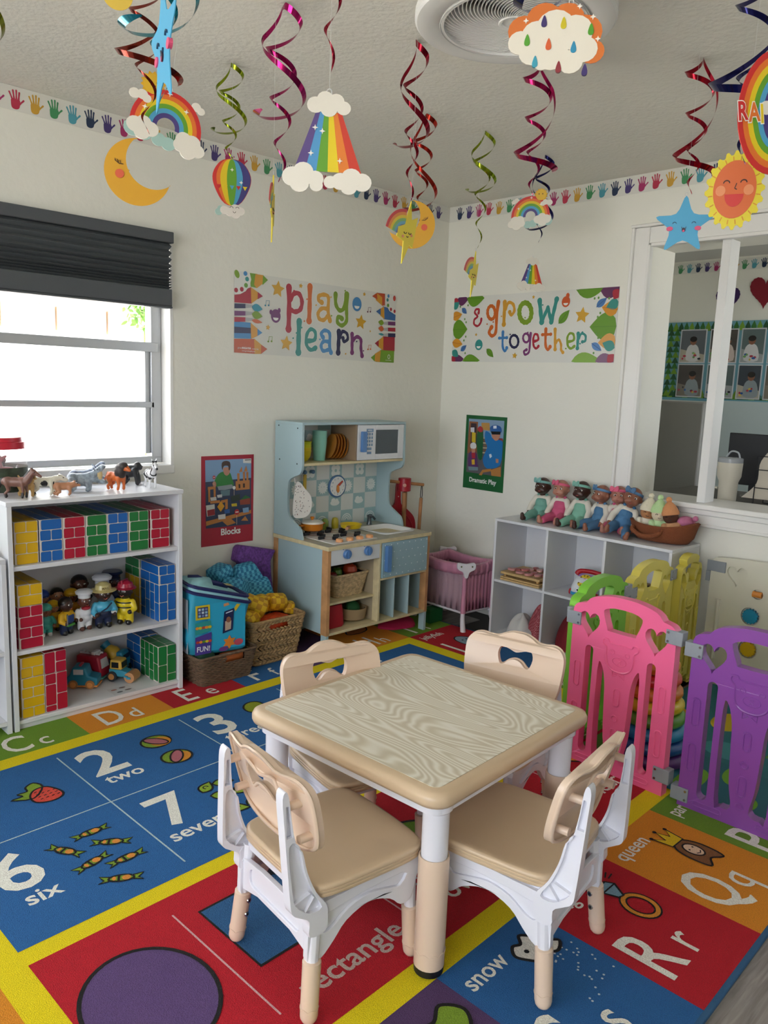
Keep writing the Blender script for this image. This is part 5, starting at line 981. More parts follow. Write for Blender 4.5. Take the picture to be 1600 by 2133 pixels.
# soft blocks, chequered two-tone (print on a soft box)
def checker_mat(c1, c2, sc):
    m_, nt, b, tc = nodes_mat('checked_cloth', .6); ck = nt.nodes.new('ShaderNodeTexChecker'); ck.inputs['Scale'].default_value = sc; ck.inputs['Color1'].default_value = (*hexc(c1), 1); ck.inputs['Color2'].default_value = (*hexc(c2), 1)
    nt.links.new(tc.outputs['Object'], ck.inputs['Vector']); nt.links.new(ck.outputs['Color'], b.inputs['Base Color']); return m_
BM = checker_mat('1a6f98', '4fa6c6', 78); YM = checker_mat('e2b81e', 'bf8a16', 42); OM = mat('c8431c', .5, var=.25, scale=80.); PM = mat('6a3d8c', .7, var=.35, scale=90.)
def soft(name, label, m_, loc, rot, sz, shape='box', group='soft blocks in the seagrass basket'):
    g = G(m_); a, b_, c_ = [v/2 for v in sz]
    if shape == 'box': g.rings([[(x, y, z) for x, y in rrect(-a+i_, -b_+i_, a-i_, b_-i_, .010, 3)] for i_, z in ((.012, -c_), (.003, -c_+.006), (0, 0), (.003, c_-.006), (.012, c_))])
    elif shape == 'wedge': g.rings([[(x, y, z) for x, y in rrect(-a+i_, -b_+i_, a-i_, b_-i_, .010, 3)] for i_, z in ((.008, -c_), (0, -c_+.006), (a*.35, c_-.006), (a*.42, c_))])
    else: g.tube([(-a, 0, 0), (-a+.006, 0, 0), (a-.006, 0, 0), (a, 0, 0)], [b_*.85, b_, b_, b_*.85], None, 20)
    return g.obj(name, None, 50, loc=loc, rot=rot, label=label, cat='soft block', group=group)
soft('soft_block', 'yellow chequered soft roll at the front left of the seagrass basket', YM, (1.875, 2.70, .212), (0, -12, 20), (.085, .075, .05), 'roll')
soft('soft_block', 'yellow chequered soft roll standing highest at the left of the basket', YM, (1.918, 2.72, .258), (0, 25, -30), (.095, .085, .05), 'roll')
soft('soft_block', 'yellow chequered soft cube in the middle back of the seagrass basket', YM, (1.985, 2.762, .248), (6, 4, 20), (.065, .065, .075))
soft('soft_block', 'yellow chequered soft roll right of the middle in the basket', YM, (2.055, 2.755, .245), (0, 8, 0), (.085, .08, .05), 'roll')
soft('soft_block', 'yellow chequered soft wedge at the right rim of the basket', YM, (2.118, 2.735, .215), (10, 14, -15), (.055, .06, .05), 'wedge')
soft('soft_block', 'orange red soft block under the yellow ones, seen over the basket rim', OM, (2.0, 2.70, .175), (0, 0, 10), (.15, .10, .055))
soft('soft_block', 'blue chequered soft block lowest on the wall side, right of centre', BM, (2.005, 2.835, .305), (22, 0, -8), (.17, .10, .085), 'wedge')
soft('soft_block', 'blue chequered soft block on top of the pile under the purple one', BM, (1.965, 2.862, .378), (12, -6, -4), (.14, .10, .065), 'wedge')
soft('soft_block', 'blue chequered soft block between the print bag and the pile', BM, (1.872, 2.80, .318), (0, 22, 30), (.10, .10, .10))
soft('soft_block', 'blue chequered soft block at the wall behind the print bag', BM, (1.842, 2.875, .385), (0, -18, 10), (.09, .09, .06))
pp = thing('purple_soft_block', 'tall purple patterned soft block with a notch leaning on the wall', 'soft block', (2.035, 2.915, .19), (-4, 7, 0))
g = G(PM); g.poly([(-.095, 0), (.12, .0), (.085, .15), (.075, .215), (.10, .265), (-.09, .285), (-.105, .27), (-.112, .215), (-.08, .20)], -.03, .03, PM, MXZ); g.obj('cloth_body', pp, 40, bev=.008)
soft('soft_block', 'dark soft cube with a white number between bag and basket', mat('15161c', .6), (1.808, 2.735, .205), (0, 0, 35), (.08, .08, .09), group=None)
soft('soft_ball', 'orange soft half disc showing in the dark wicker basket', mat('b5602c', .6), (1.735, 2.625, .098), (0, 0, 0), (.10, .045, .05), 'roll', None)
soft('soft_ball', 'dark green cloth in the dark wicker basket at left', mat('14402c', .8), (1.615, 2.650, .105), (0, 0, 0), (.08, .09, .05), 'roll', None)
# printed zip bag
bgt = thing('print_bag', 'large soft zip bag with colourful printed sides and light blue top', 'bag', (1.685, 2.70, .128), -9)
BG1 = mat('2f9ab8', .45, bump=.25, scale=18.); BG2 = mat('8fc4cc', .5, bump=.5, scale=16.); NV = mat('1f2458', .5)
def bagring(k, z, dz): return [(x*k+.008*math.sin(y*40+z*20), y*k+.008*math.sin(x*37+z*31), z+dz*(-x)) for x, y in rrect(-.125, -.092, .125, .092, .025, 5)]
g = G(BG1); g.rings([bagring(*q) for q in ((.86, .0, 0), (.97, .012, .0), (1.0, .07, .05), (.99, .15, .15), (1.03, .232, .28))], None, None, True); g.obj('body', bgt, 70)
g = G(BG2); g.rings([bagring(*q) for q in ((1.03, .232, .28), (.99, .250, .30), (.80, .262, .30), (.45, .262, .30), (.1, .258, .30))]); g.obj('top_panel', bgt, 70)
for z_, k_ in ((.232, 1.035), (.256, .99)): g = G(NV); P = bagring(k_, z_, .285); g.tube(P, .0075, None, 6, close=True); g.obj('piping', bgt, label='navy piping')
g = G(NV); g.tube([(-.085, .028, .300), (-.05, .016, .296), (-.02, .002, .278), (.02, -.006, .270), (.07, -.012, .252)], [.010, .013, .013, .011, .010], None, 6); g.obj('carry_handle', bgt)
def on_bag(a):     # wrap the flat print round the bag front
    a.warp(lambda x, y, z: (x, y, z))
M = plane((-.125, -.0975, .0), (1, 0, 0), (0, .0, 1)); a = Art(M, lambda h: mat(h, .4), .0005)
a.rect(.075, .02, .235, .215, '2aa0c4', 1)
a.pg([(.020, .095), (.085, .105), (.085, .148), (.020, .143)], '2a8f8a', 2); a.pg([(.020, .01), (.088, .012), (.088, .1), (.020, .085)], '4a3a8a', 2)
a.rect(.022, .155, .082, .212, 'c9b41e', 2); a.rect(.030, .163, .074, .204, '1f2458', 3)
for i in range(3):
    for j in range(3): a.rect(.033+i*.014, .166+j*.0125, .043+i*.014, .175+j*.0125, ['8fb4c8', '6f7fa8', 'b8c4d0'][(i+j) % 3], 4)
for i in range(5): a.disc(.028+i*.013, .122, .008, .006, ['d98a2a', 'c9b41e', 'b04030'][i % 3], 3, 10); a.disc(.030+i*.013, .064, .007, .006, ['b03a2a', 'd98a2a', '5a8a2a', 'c9b41e'][i % 4], 3, 10)
a.text('FUN!', .026, .024, .030, 'e8e8ee', 4, .02, .85)
a.pg([(.135, .085), (.178, .095), (.185, .185), (.142, .175)], '15204a', 2); a.pg([(.145, .095), (.17, .10), (.172, .135), (.145, .135)], 'b9a08a', 3); a.disc(.160, .14, .010, .012, '8a5a40', 3); a.line([(.15, .168), (.176, .174)], .004, 'd8dce8', 3)
a.pg(star_pts(.165, .045, .030, .55, 6), 'd9802a', 2); a.disc(.205, .04, .020, .014, 'c04a5a', 2); a.disc(.14, .02, .02, .010, '6a3a7a', 3); a.pg([(.19, .17), (.215, .20), (.205, .21), (.185, .185)], 'd0b020', 2); a.pg([(.14, .195), (.165, .2), (.16, .21), (.14, .207)], 'c88a5a', 2)
g = a; g.warp(lambda x, y, z: (x, y-.004*math.sin(max(0, min(1, z/.22))*math.pi), z)); a.obj('side_print', bgt, 0)
M = plane((-.127, .092, .0), (0, -1, 0), (0, 0, 1)); a = Art(M, lambda h: mat(h, .4), .0008); a.rect(.01, .015, .175, .235, 'a8adb5', 1); a.disc(.10, .165, .020, .026, '5a3a2a', 2); a.pg(spl([(.075, .135), (.125, .135), (.135, .07), (.12, .02), (.085, .02), (.07, .08)], 3), '50555c', 2); a.obj('photo_print', bgt, 0)
M = plane((.055, -.035, .263), (1, .1, -.28), (.0, 1, .05)); a = Art(M, lambda h: mat(h, .4), .002); a.rect(-.012, -.02, .03, .02, '15181c', 1); a.rect(-.008, -.016, .026, .016, 'c8c8a8', 2); a.disc(.008, .002, .008, .010, 'c9b41e', 3); a.obj('maker_patch', bgt, 0)
# ================================================================== things in and around the kitchen, crib, cubes
ZC0 = .5125
def lathe_thing(name, label, cat, prof, h, loc, rot=None, rough=.35, group=None, n=24): return G(mat(h, rough)).lathe(prof, None, None, n).obj(name, None, loc=loc, rot=rot, label=label, cat=cat, group=group)
pot = thing('toy_pot', 'orange toy pot with a white lid on the left hob', 'toy pot', (2.322, 2.835, .5305)); g = G(mat('c8781c', .3)); g.lathe([(.040, 0), (.050, .006), (.053, .033), (.055, .036), (.051, .036)], None, None, 28); g.box(-.072, -.010, .026, -.050, .010, .032); g.box(.05, -.010, .026, .072, .010, .032); g.obj('pan_body', pot)
g = G(mat('d9d6cc', .3)); g.lathe([(.0535, .0362), (.050, .043), (.03, .049), (.004, .050)], None, None, 28); ld = g.obj('lid', pot); G(mat('c8781c', .3)).lathe([(.005, .050), (.006, .055), (.011, .059), (.008, .066), (.001, .067)], None, None, 16).obj('lid_knob', ld)
pn = thing('toy_frying_pan', 'yellow toy frying pan with a wooden handle', 'toy pan', (2.515, 2.775, .531), 218); g = G(mat('d0b41e', .3)); g.lathe([(.040, 0), (.048, .004), (.053, .020), (.055, .021), (.050, .018), (.042, .006), (.001, .005)], None, None, 28); g.obj('pan_body', pn); G(mat('a06c3c', .5)).tube([(.052, 0, .014), (.075, 0, .016), (.115, 0, .018)], [.007, .009, .008], None, 10).obj('handle', pn)
for i, (x, y, c_, l_) in enumerate(((2.452, 2.895, '7f9a3c', 'green toy shaker behind the pot'), (2.515, 2.893, 'b5a524', 'yellow-green toy shaker right of the green one'))): lathe_thing('toy_shaker', l_, 'shaker', [(.017, 0), (.018, .02), (.017, .040), (.012, .052), (.002, .055)], c_, (x, y, ZC0), group='shakers on the counter')
for i in range(4): lathe_thing('toy_bowl', ['yellow-green', 'yellow-green', 'yellow', 'yellow'][i]+' toy bowl, '+['topmost', 'second', 'third', 'lowest'][i]+' of the stack on the kitchen shelf', 'bowl', [(.020, 0), (.024, .002), (.036, .022), (.041, .050), (.038, .050), (.032, .022), (.002, .008)], ['b9bf1c', 'c0bf1e', 'c9b41c', 'c2b01c'][i], (2.272, 2.855, .8585+(3-i)*.014), group='toy bowls stacked on the kitchen shelf')
for i in range(5): lathe_thing('toy_cup', 'pale teal toy cup, %s of the tall stack of cups' % ['lowest', 'second', 'middle', 'fourth', 'topmost'][i], 'cup', [(.026, 0), (.027, .001), (.0345, .086), (.0350, .090), (.0335, .090), (.026, .004), (.002, .003)], '86bfae', (2.368, 2.85, .8585+i*.0125), group='teal cups stacked on the kitchen shelf')
for i in range(5): lathe_thing('toy_plate', 'orange toy plate, %s in the row of leaning plates' % ['leftmost', 'second', 'middle', 'fourth', 'rightmost'][i], 'plate', [(.03, 0), (.036, .001), (.060, .008), (.0605, .0095), (.035, .003), (.001, .002)], 'c98636', (2.452+i*.0195, 2.86, .920), (0, -76-i*2, -14), group='toy plates leaning in the kitchen shelf', n=32)
mt = thing('oven_mitt', 'white oven mitt with black dots hanging at the left of the play kitchen', 'mitt', (2.215, 2.83, .60)); M = plane((0, 0, 0), (.93, -.37, 0), (0, 0, 1))
P = spl([(-.012, .02), (.0, .155), (.02, .165), (.04, .14), (.072, .10), (.076, .05), (.060, .012), (.02, .0)], 4); g = G(mat('d6d2cb', .85)); g.poly(P, 0, .010, None, M); g.obj('padded_body', mt, bev=.003)
a = Art(M); rr = random.Random(5)
for i in range(75):
    x_, y_ = rr.uniform(-.005, .072), rr.uniform(.008, .155)
    if x_ < .07-abs(y_-.06)*.55: a.line([(x_, y_), (x_+.003, y_+.003)], .0025, ['2a2a2c', '7a3a34', '3c3c44'][i % 3], 51, cap=False)
a.obj('dot_print', mt, 0); G(mat('d6d2cb', .8)).tube(spl([(.0, .004, .16), (-.002, .006, .185), (.006, .008, .185), (.006, .006, .16)], 4, False), .002, None, 6).obj('hanging_loop', mt)
sp = thing('toy_spatula', 'wooden toy spatula with yellow handle hanging from the hook', 'spatula', (2.346, 2.930, .62)); g = G(mat('bfa02a', .4)); g.poly(rrect(-.008, .085, .008, .165, .006), 0, .007, None, MXZ); g.obj('handle', sp, bev=.002)
g = G(mat('a07650', .5)); g.poly([[(-.004, .085), (.004, .085), (.005, .055), (.020, .035), (.020, 0), (-.020, 0), (-.020, .035), (-.005, .055)]]+[rrect(x_-.0025, .006, x_+.0025, .034, .002, 2) for x_ in (-.010, 0, .010)], .001, .006, None, MXZ); g.obj('blade', sp, bev=.001)
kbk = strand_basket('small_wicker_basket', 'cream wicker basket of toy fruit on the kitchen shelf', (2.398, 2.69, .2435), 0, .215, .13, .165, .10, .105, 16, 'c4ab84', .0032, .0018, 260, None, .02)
for n_, l_, c_, x, y, z, r in (('toy_fruit', 'large red-orange toy tomato in the cream basket', 'a8381c', 2.435, 2.685, .352, .036), ('toy_fruit', 'dark red toy apple at the left of the cream basket', '8a1c1c', 2.325, 2.685, .335, .026), ('toy_fruit', 'green toy pepper between the red fruits', '4f7a1c', 2.365, 2.70, .345, .028)):
    t = thing(n_, l_, 'toy food', (x, y, z)); G(mat(c_, .35)).lathe([(.2*r, -r*.85), (.75*r, -.6*r), (r, 0), (.8*r, .6*r), (.35*r, .85*r), (.05*r, .72*r)], None, None, 20).obj('fruit_body', t); G(mat('3c5a1c', .5)).cyl((0, 0, .7*r), (.1*r, 0, 1.05*r), .0025).obj('stem', t)
g = G(mat('a51424', .7)); g.rings([[(x, y, z) for x, y in rrect(-.06+i_, -.05+i_, .06-i_, .05-i_, .02)] for i_, z in ((.004, 0), (0, .01), (.004, .075), (.008, .105), (.014, .098), (.018, .03))]); rb = g.obj('red_bin', loc=(2.285, 2.655, .1155), label='red fabric bin on the bottom shelf of the play kitchen', cat='bin')
tb2 = thing('felt_basket', 'beige felt basket tipped forward holding a green toy vegetable', 'basket', (2.44, 2.665, .122), (0, 0, 20)); g = G(mat('9c8360', .9)); g.lathe([(.052, 0), (.062, .006), (.068, .05), (.070, .058), (.063, .056), (.056, .010), (.002, .008)], None, None, 26); g.obj('basket_body', tb2); g = G(mat('9c8360', .9)); g.tube(spl([(.06, .03, .045), (.085, .02, .075), (.08, -.02, .08), (.062, -.03, .045)], 4, False), .0075, None, 8); g.obj('handle', tb2); G(BLK).ball((.045, -.045, .045), (.006, .004, .006), None, 8).obj('button', tb2)
g = G(mat('1f5a2c', .7, bump=.8, scale=90.)); g.ball((0, 0, 0), (.040, .036, .034), None, 16); g.obj('toy_cabbage', loc=(2.44, 2.668, .172), label='dark green toy cabbage in the felt basket', cat='toy food')
# broom and dustpan stand
bs = thing('cleaning_stand', 'wooden toy cleaning stand with red holder right of the kitchen', 'stand', (2.985, 2.88, 0)); WD = mat('a87448', .5, var=.12, scale=20.); RDP = mat('a3182a', .35)
G(WD).cyl((-.085, .035, .722), (.100, -.045, .700), .0085).obj('crossbar', bs); G(RDP).cyl((0, 0, .668), (0, 0, .738), .034, .034, None, 24).obj('holder', bs, bev=.003); G(mat('c98a7c', .5)).cyl((-.026, -.026, .703), (-.029, -.029, .703), .009, .009, None, 16).obj('cap', bs)
G(WD).cyl((0.0, 0, .66), (.012, -.01, .02), .0115).obj('pole', bs); G(WD).poly(circ(0, 0, .10, n=24), .0, .02, None, Matrix.Translation((.01, 0, 0))).obj('foot', bs)
for n_, l_, p, q in (('toy_broom', 'toy broom hanging by a black loop at the right of the stand', (.088, -.042, .63), (.075, -.04, .22)), ('toy_mop', 'toy mop handle hanging behind the stand pole', (.030, .02, .66), (.048, .03, .25))):
    t = thing(n_, l_, 'broom', (2.985, 2.88, 0)); G(WD).cyl(p, q, .0095).obj('handle', t); g = G(mat('c0b8a0', .9)); g.tube([q, (q[0], q[1], q[2]-.05), (q[0], q[1], q[2]-.12)], [.014, .03, .045], None, 12); g.obj('bristles', t); G(BLK).tube(spl([(p[0], p[1], p[2]-.02), (p[0]+.008, p[1], p[2]+.02), (p[0]+.002, p[1], p[2]+.075), (p[0]-.006, p[1], p[2]+.02), (p[0], p[1], p[2]-.02)], 4, False), .0022, None, 6).obj('loop', t)
dp = thing('toy_dustpan', 'large red toy dustpan hanging behind the stand pole', 'dustpan', (2.985, 2.88, 0)); M = plane((-.01, .035, .40), (.93, -.37, 0), (0, 0, 1)); g = G(RDP)
P = spl([(-.012, .30), (.012, .30), (.018, .20), (.05, .17), (.098, .12), (.110, .05), (.105, -.06), (-.105, -.06), (-.110, .05), (-.098, .12), (-.05, .17), (-.018, .20)], 4); g.poly(P, -.012, .004, None, M); g.obj('pan', dp, bev=.003); g = G(RDP); g.tube([tuple(M @ Vector((x, y, .006))) for x, y in spl([(-.085, -.04), (-.09, .05), (-.06, .12), (0, .15), (.06, .12), (.09, .05), (.085, -.04)], 4, False)], .004, None, 6); g.obj('ridge', dp); G(mat('d8d0cc', .5)).cyl(tuple(M @ Vector((0, .235, .003))), tuple(M @ Vector((0, .235, .006))), .003).obj('hang_hole', dp)
# pink doll crib
cr = thing('doll_crib', 'pink satin folding doll crib with white corners between kitchen and cube shelf', 'crib', (3.09, 2.585, 0)); O = off(cr); PK = mat('c2849c', .32, bump=.9, scale=24.); PW = mat('d8d4da', .3); ME = mat('c9a8b4', .6, alpha=.45)
c0, c1, c2, c3 = (2.985, 2.435), (3.19, 2.42), (3.20, 2.735), (2.995, 2.75); CN = [c0, c1, c2, c3]; ztop = .345
for i in range(4):
    a_, b_ = Vector((*CN[i], 0)), Vector((*CN[(i+1) % 4], 0)); d = (b_-a_).normalized(); nrm = d.cross(Vector((0, 0, 1))); n = 26; rs = []
    for k in range(n+1):
        p = a_.lerp(b_, k/n); w_ = .0035*math.sin(k*2.4+i)+.002*math.sin(k*5.1); sag = .012*math.sin(math.pi*k/n); rs.append([tuple(p+nrm*(x_*1+w_)+Vector((0, 0, ztop-sag+z_))) for x_, z_ in ((.013, -.03), (.015, .0), (.010, .010), (-.010, .010), (-.015, .0), (-.013, -.03), (-.006, -.045), (.006, -.045))])
    G(PK).rings(rs).obj('padded_rail', cr, 70, loc=O)
    g = G(PK if i in (0,) else ME); L = (b_-a_).length; g.rings([[tuple(a_.lerp(b_, k/n)+nrm*.0035*math.sin(k*1.9)+Vector((0, 0, z_))) for k in range(n+1)] for z_ in (.105, .18, .25, ztop-.03)], None, None, False); o_ = g.obj('side_fabric', cr, 70, loc=O); sd = o_.modifiers.new('s', 'SOLIDIFY'); sd.thickness = .002
    g = G(PK); g.tube([(a_.x, a_.y, .10), (a_.x, a_.y, .2), (a_.x, a_.y, ztop-.04)], [.014, .012, .011], None, 10); g.obj('corner_sleeve', cr, loc=O)
    g = G(PW); mid = Vector((3.092, 2.585, 0)); u_ = (a_-mid).normalized(); g.tube([(a_.x, a_.y, .12), (a_.x+.003*u_.x, a_.y, .07), (a_.x+u_.x*.022, a_.y+u_.y*.022, 0.006)], [.011, .012, .014], None, 12); g.tube([(a_.x, a_.y, .085), (a_.x-u_.x*.03, a_.y-u_.y*.03, .10), (a_.x-u_.x*.09, a_.y-u_.y*.07, .105)], [.009, .008, .006], None, 8); g.obj('leg', cr, loc=O)
    M = plane((a_.x+u_.x*.018, a_.y+u_.y*.018, ztop), (-u_.y, u_.x, 0), (0, 0, 1)); g = G(PW); g.poly(spl([(-.042, .018), (0, .012), (.042, .018), (.044, -.012), (.016, -.028), (.008, -.055), (-.008, -.055), (-.016, -.028), (-.044, -.012)], 3), -.012, .010, None, M); cc = g.obj('corner_cap', cr, bev=.003, loc=O)
    for s in (1, -1): G(SCR).cyl(tuple(M @ Vector((s*.028, .002, .010))), tuple(M @ Vector((s*.028, .002, .0125))), .004, None, None, 10).obj('rivet', cc)
g = G(mat('4a4648', .8)); g.poly([CN[0], CN[1], CN[2], CN[3]], .098, .106); g.obj('floor_panel', cr, loc=O); G(PW).tube([(*c0, .10), (*c1, .10), (*c2, .10), (*c3, .10)], .006, None, 8, close=True).obj('lower_rail', cr, loc=O)
put(fuse([('e', (0, 0, .05), (.06, .045, .045), 0), ('e', (-.075, 0, .075), (.045, .042, .042), 0), ('e', (-.12, 0, .065), (.018, .022, .018), 0), ('c', (-.07, .03, .11), (-.07, .04, .12), .016, .012, 0), ('c', (.03, .05, .04), (.08, .07, .03), .02, .017, 0), ('c', (-.03, -.05, .05), (-.06, -.08, .035), .017, .014, 0), ('c', (.04, -.04, .04), (.09, -.06, .035), .02, .018, 0)], .006, [mat('8f7464', .95, bump=.6, scale=150.)], 3), 'plush_bear', label='beige plush bear lying inside the pink doll crib', cat='plush toy', loc=(3.085, 2.60, .108), rot=(0, 0, 85)).scale = (.78, .78, .8)
g = G(mat('0f5a2a', .6)); g.box(-.05, -.03, 0, .05, .03, .075); g.obj('green_box', bev=.004, loc=(2.985, 2.64, .0105), label='small green box on the floor under the crib', cat='box')
# more in the cubes
cl = thing('white_cloth_hat', 'white cloth with red gingham lying in the lower left cube', 'cloth', (3.19, 2.19, .0135))
def cloth(m_, rx, ry, h, s, M=None):
    g = G(m_); rs = []; 
    for k in range(9):
        t = k/8; r = math.cos(t*math.pi/2)*.98+.02; rs.append([(rx*r*math.cos(a_)*(1+.10*math.sin(a_*5+s)*(1-t)), ry*r*math.sin(a_)*(1+.10*math.sin(a_*4+s*2)*(1-t)), h*math.sin(t*math.pi/2)*(1+.12*math.sin(a_*3+s))+.002*math.sin(a_*9)*(1-t)+.001) for a_ in [i*2*math.pi/40 for i in range(40)]])
    return g.rings(rs, None, M)
cloth(mat('c2c0be', .9), .095, .105, .05, 1).obj('cloth_body', cl, 80); cloth(mat('cfcdca', .9), .075, .065, .095, 2, Matrix.Translation((-.01, .02, 0))).obj('hat_crown', cl, 80)
GM = checker_mat('8f1f2e', 'b56a70', 160); cloth(GM, .075, .055, .15, 3, Matrix.Translation((.02, -.070, 0))).obj('gingham_part', cl, 80)
g = cloth(mat('7d1420', .8), .085, .085, .155, 4); g.obj('red_cushion', None, 80, loc=(3.20, 1.925, .0135), label='dark red rounded cushion in the lower middle cube', cat='cushion')
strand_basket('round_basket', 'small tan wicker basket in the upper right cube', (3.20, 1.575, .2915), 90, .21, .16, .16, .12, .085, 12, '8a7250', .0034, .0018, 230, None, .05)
# ================================================================== beyond the opening
td = thing('desk', 'dark desk in the next room behind the opening', 'desk', (3.85, 1.2, 0)); G(mat('5a5650', .5)).box(-.29, -1.4, .725, .25, .62, .752).obj('desktop', td); 
for x, y in ((-.26, -1.3), (-.26, .55), (.2, -1.3), (.2, .55)): G(mat('3c3a38', .5)).box(x, y, 0, x+.04, y+.04, .725).obj('leg', td)
tm = thing('tumbler', 'white insulated tumbler with a clear lid and handle on the opening sill', 'tumbler', (3.64, 1.452, .7525)); g = G(mat('cfcabb', .35)); g.lathe([(.036, 0), (.040, .003), (.042, .09), (.052, .115), (.054, .178)], None, None, 30); g.obj('cup_body', tm); g = G(mat('a8adb2', .15, alpha=.8)); g.lathe([(.0545, .178), (.0545, .196), (.05, .2), (.0, .202)], None, None, 30); g.obj('lid', tm)
G(mat('a8adb2', .2)).tube(spl([(.0, .02, .202), (.0, .0, .228), (-.0, -.03, .224), (0, -.04, .2)], 4, False), .004, None, 8).obj('lid_loop', tm); G(mat('cfcabb', .35)).tube([(0, .0525, .15), (0, .078, .15), (0, .082, .06), (0, .045, .055)], .007, None, 8).obj('handle', tm)
pr = thing('paper_rack', 'black wire rack holding a thick curling fan of white papers', 'paper rack', (3.66, 1.20, .7525)); g = G(BLK)
for x in (-.06, .06):
    for y in (-.13, -.05, .04, .12): g.tube([(x, y, 0), (x, y, .22)], .0022, None, 5)
    for z in (.002, .08, .16, .22): g.tube([(x, -.13, z), (x, .12, z)], .0022, None, 5)
g.obj('wire_frame', pr, kind='stuff')
for i in range(14):
    t = i/13; P = spl([(-.045+.09*t, .02, .035), (-.045+.09*t, .06+.05*(1-t), .12), (-.05+.09*t, .09+.07*(1-t), .215), (-.045+.09*t, .02+.02*t, .275), (-.04+.09*t, -.10, .262)], 5, False); P = [(x, y+.0, z) for x, y, z in P]
    g = G(mat('c9c6d4' if i % 5 else 'b8b0a0', .7)); rs = [[(x-.0016, y, z), (x+.0016, y, z)] for x, y, z in P]
    Q = spl([(.175-.09*t, .03+.01*t), (.115-.05*t, .10), (.105-.05*t, .20), (.03, .275), (-.12, .262)], 5, False); M_ = Matrix(((0, 0, 1, -.055+.0085*i), (1, 0, 0, 0), (0, 1, 0, 0), (0, 0, 0, 1)))
    up_ = [(a_, b_) for a_, b_ in Q]; lo_ = [(-.12, .035), (.10-.09*t, .03)]; g.poly(up_+lo_, 0, .0022, None, M_); g.obj('paper', pr, 0)
mo = thing('black_monitor', 'black monitor back standing behind the tumbler', 'monitor', (3.95, 1.44, .7525)); G(BLK).box(-.01, -.2, .05, .01, .15, .30).obj('screen', mo, bev=.004); G(BLK).box(-.02, -.05, 0, .02, .03, .06).obj('stand', mo)
g = G(mat('8c8a84', .35)); g.box(4.5, 1.98, 0, 4.55, 2.72, 1.19); pw = g.obj('partition_board', bev=.01, label='plain grey board partition standing in the next room', cat='partition')
# picture board
pbd = thing('picture_board', 'photo board with green tree border on the far wall of the next room', 'notice board', (5.698, 2.83, 1.19)); M = plane((0, 0, 0), (0, -1, 0), (0, 0, 1)); G(mat('6fa5b5', .7)).poly([(0, 0), (1.4, 0), (1.4, .565), (0, .565)], 0, .006, None, M).obj('board', pbd, 0)
a = Art(M, lambda h: mat(h, .7), .0006)
for i in range(34):
    for z_, f_ in ((.50, 1), (.02, -1)):
        x_ = .02+i*.04; c_ = ['2f6b2a', '6f9a2c', '1f4f2c'][i % 3]; a.pg([(x_-.026, z_), (x_+.026, z_), (x_, z_+.05)], c_, 12); a.pg([(x_-.020, z_+.022), (x_+.020, z_+.022), (x_, z_+.065)], c_, 13)
for j in range(12):
    for x_ in (.03, .075): c_ = ['6f9a2c', '2f6b2a', '1f4f2c'][(j+int(x_*30)) % 3]; a.pg([(x_-.026, .03+j*.04), (x_+.026, .03+j*.04), (x_, .08+j*.04)], c_, 14)
a.obj('tree_border', pbd, 0)
rr = random.Random(11)
for i, (x_, w_) in enumerate(((.105, .195), (.325, .20), (.545, .165), (.73, .2), (.95, .2))):
    for j, z_ in enumerate((.272, .025)):
        t = G(mat('c9ccd0', .3)); t.poly([(x_, z_), (x_+w_, z_), (x_+w_, z_+.24), (x_, z_+.24)], .009, .012, None, M); ph_ = t.obj('photo', pbd, 0); a = Art(M, lambda h: mat(h, .25), .0005); a.rect(x_+.008, z_+.008, x_+w_-.008, z_+.232, ['5c6268', '4a4440', '5a6a6a', '3c444c', '6a6258'][(i+j) % 5], 26)
        a.pg([(x_+.008, z_+.008), (x_+w_-.008, z_+.008), (x_+w_-.008, z_+.06+.03*(i % 2)), (x_+.008, z_+.10)], ['b0a898', '7c7468', '9aa0a0'][(i+j) % 3], 27)
        cx_ = x_+w_*rr.uniform(.4, .65); a.pg(spl([(cx_-.045, z_+.02), (cx_+.05, z_+.02), (cx_+.04, z_+.11), (cx_, z_+.135), (cx_-.04, z_+.11)], 3), ['d0d0d0', '8a9498', 'c8b8b0', '40485c'][(2*i+j) % 4], 28); a.disc(cx_, z_+.155, .024, .028, '8a5c46', 29); a.disc(cx_, z_+.170, .026, .020, '1c1614', 30)
        for q in range(7): a.disc(x_+rr.uniform(.02, w_-.02), z_+rr.uniform(.02, .075), rr.uniform(.006, .014), .008, rr.choice(['a8384a', '2a5a9a', 'c9b04a', '2a2a30', '6a9a5a']), 31, 8)
        a.obj('picture_print', ph_, 0)
for y, z, c_, w_, nm in ((2.414, 1.895, '3a1f58', .165, 'dark purple scalloped paper heart behind the post in the next room'), (2.165, 1.935, '7d0f22', .20, 'dark red scalloped paper heart at the right edge in the next room')):
    P = heart_pts(0, 0, w_, w_*1.05, 60); P = [(p[0]*(1+.03*(i % 2)), p[1]*(1+.03*(i % 2))) for i, p in enumerate(P)]; G(mat(c_, .8)).poly(P, 0, .004, None, plane((5.698, y, z), (0, -1, 0), (0, 0, 1))).obj('paper_heart', None, 0, label=nm, cat='paper heart')
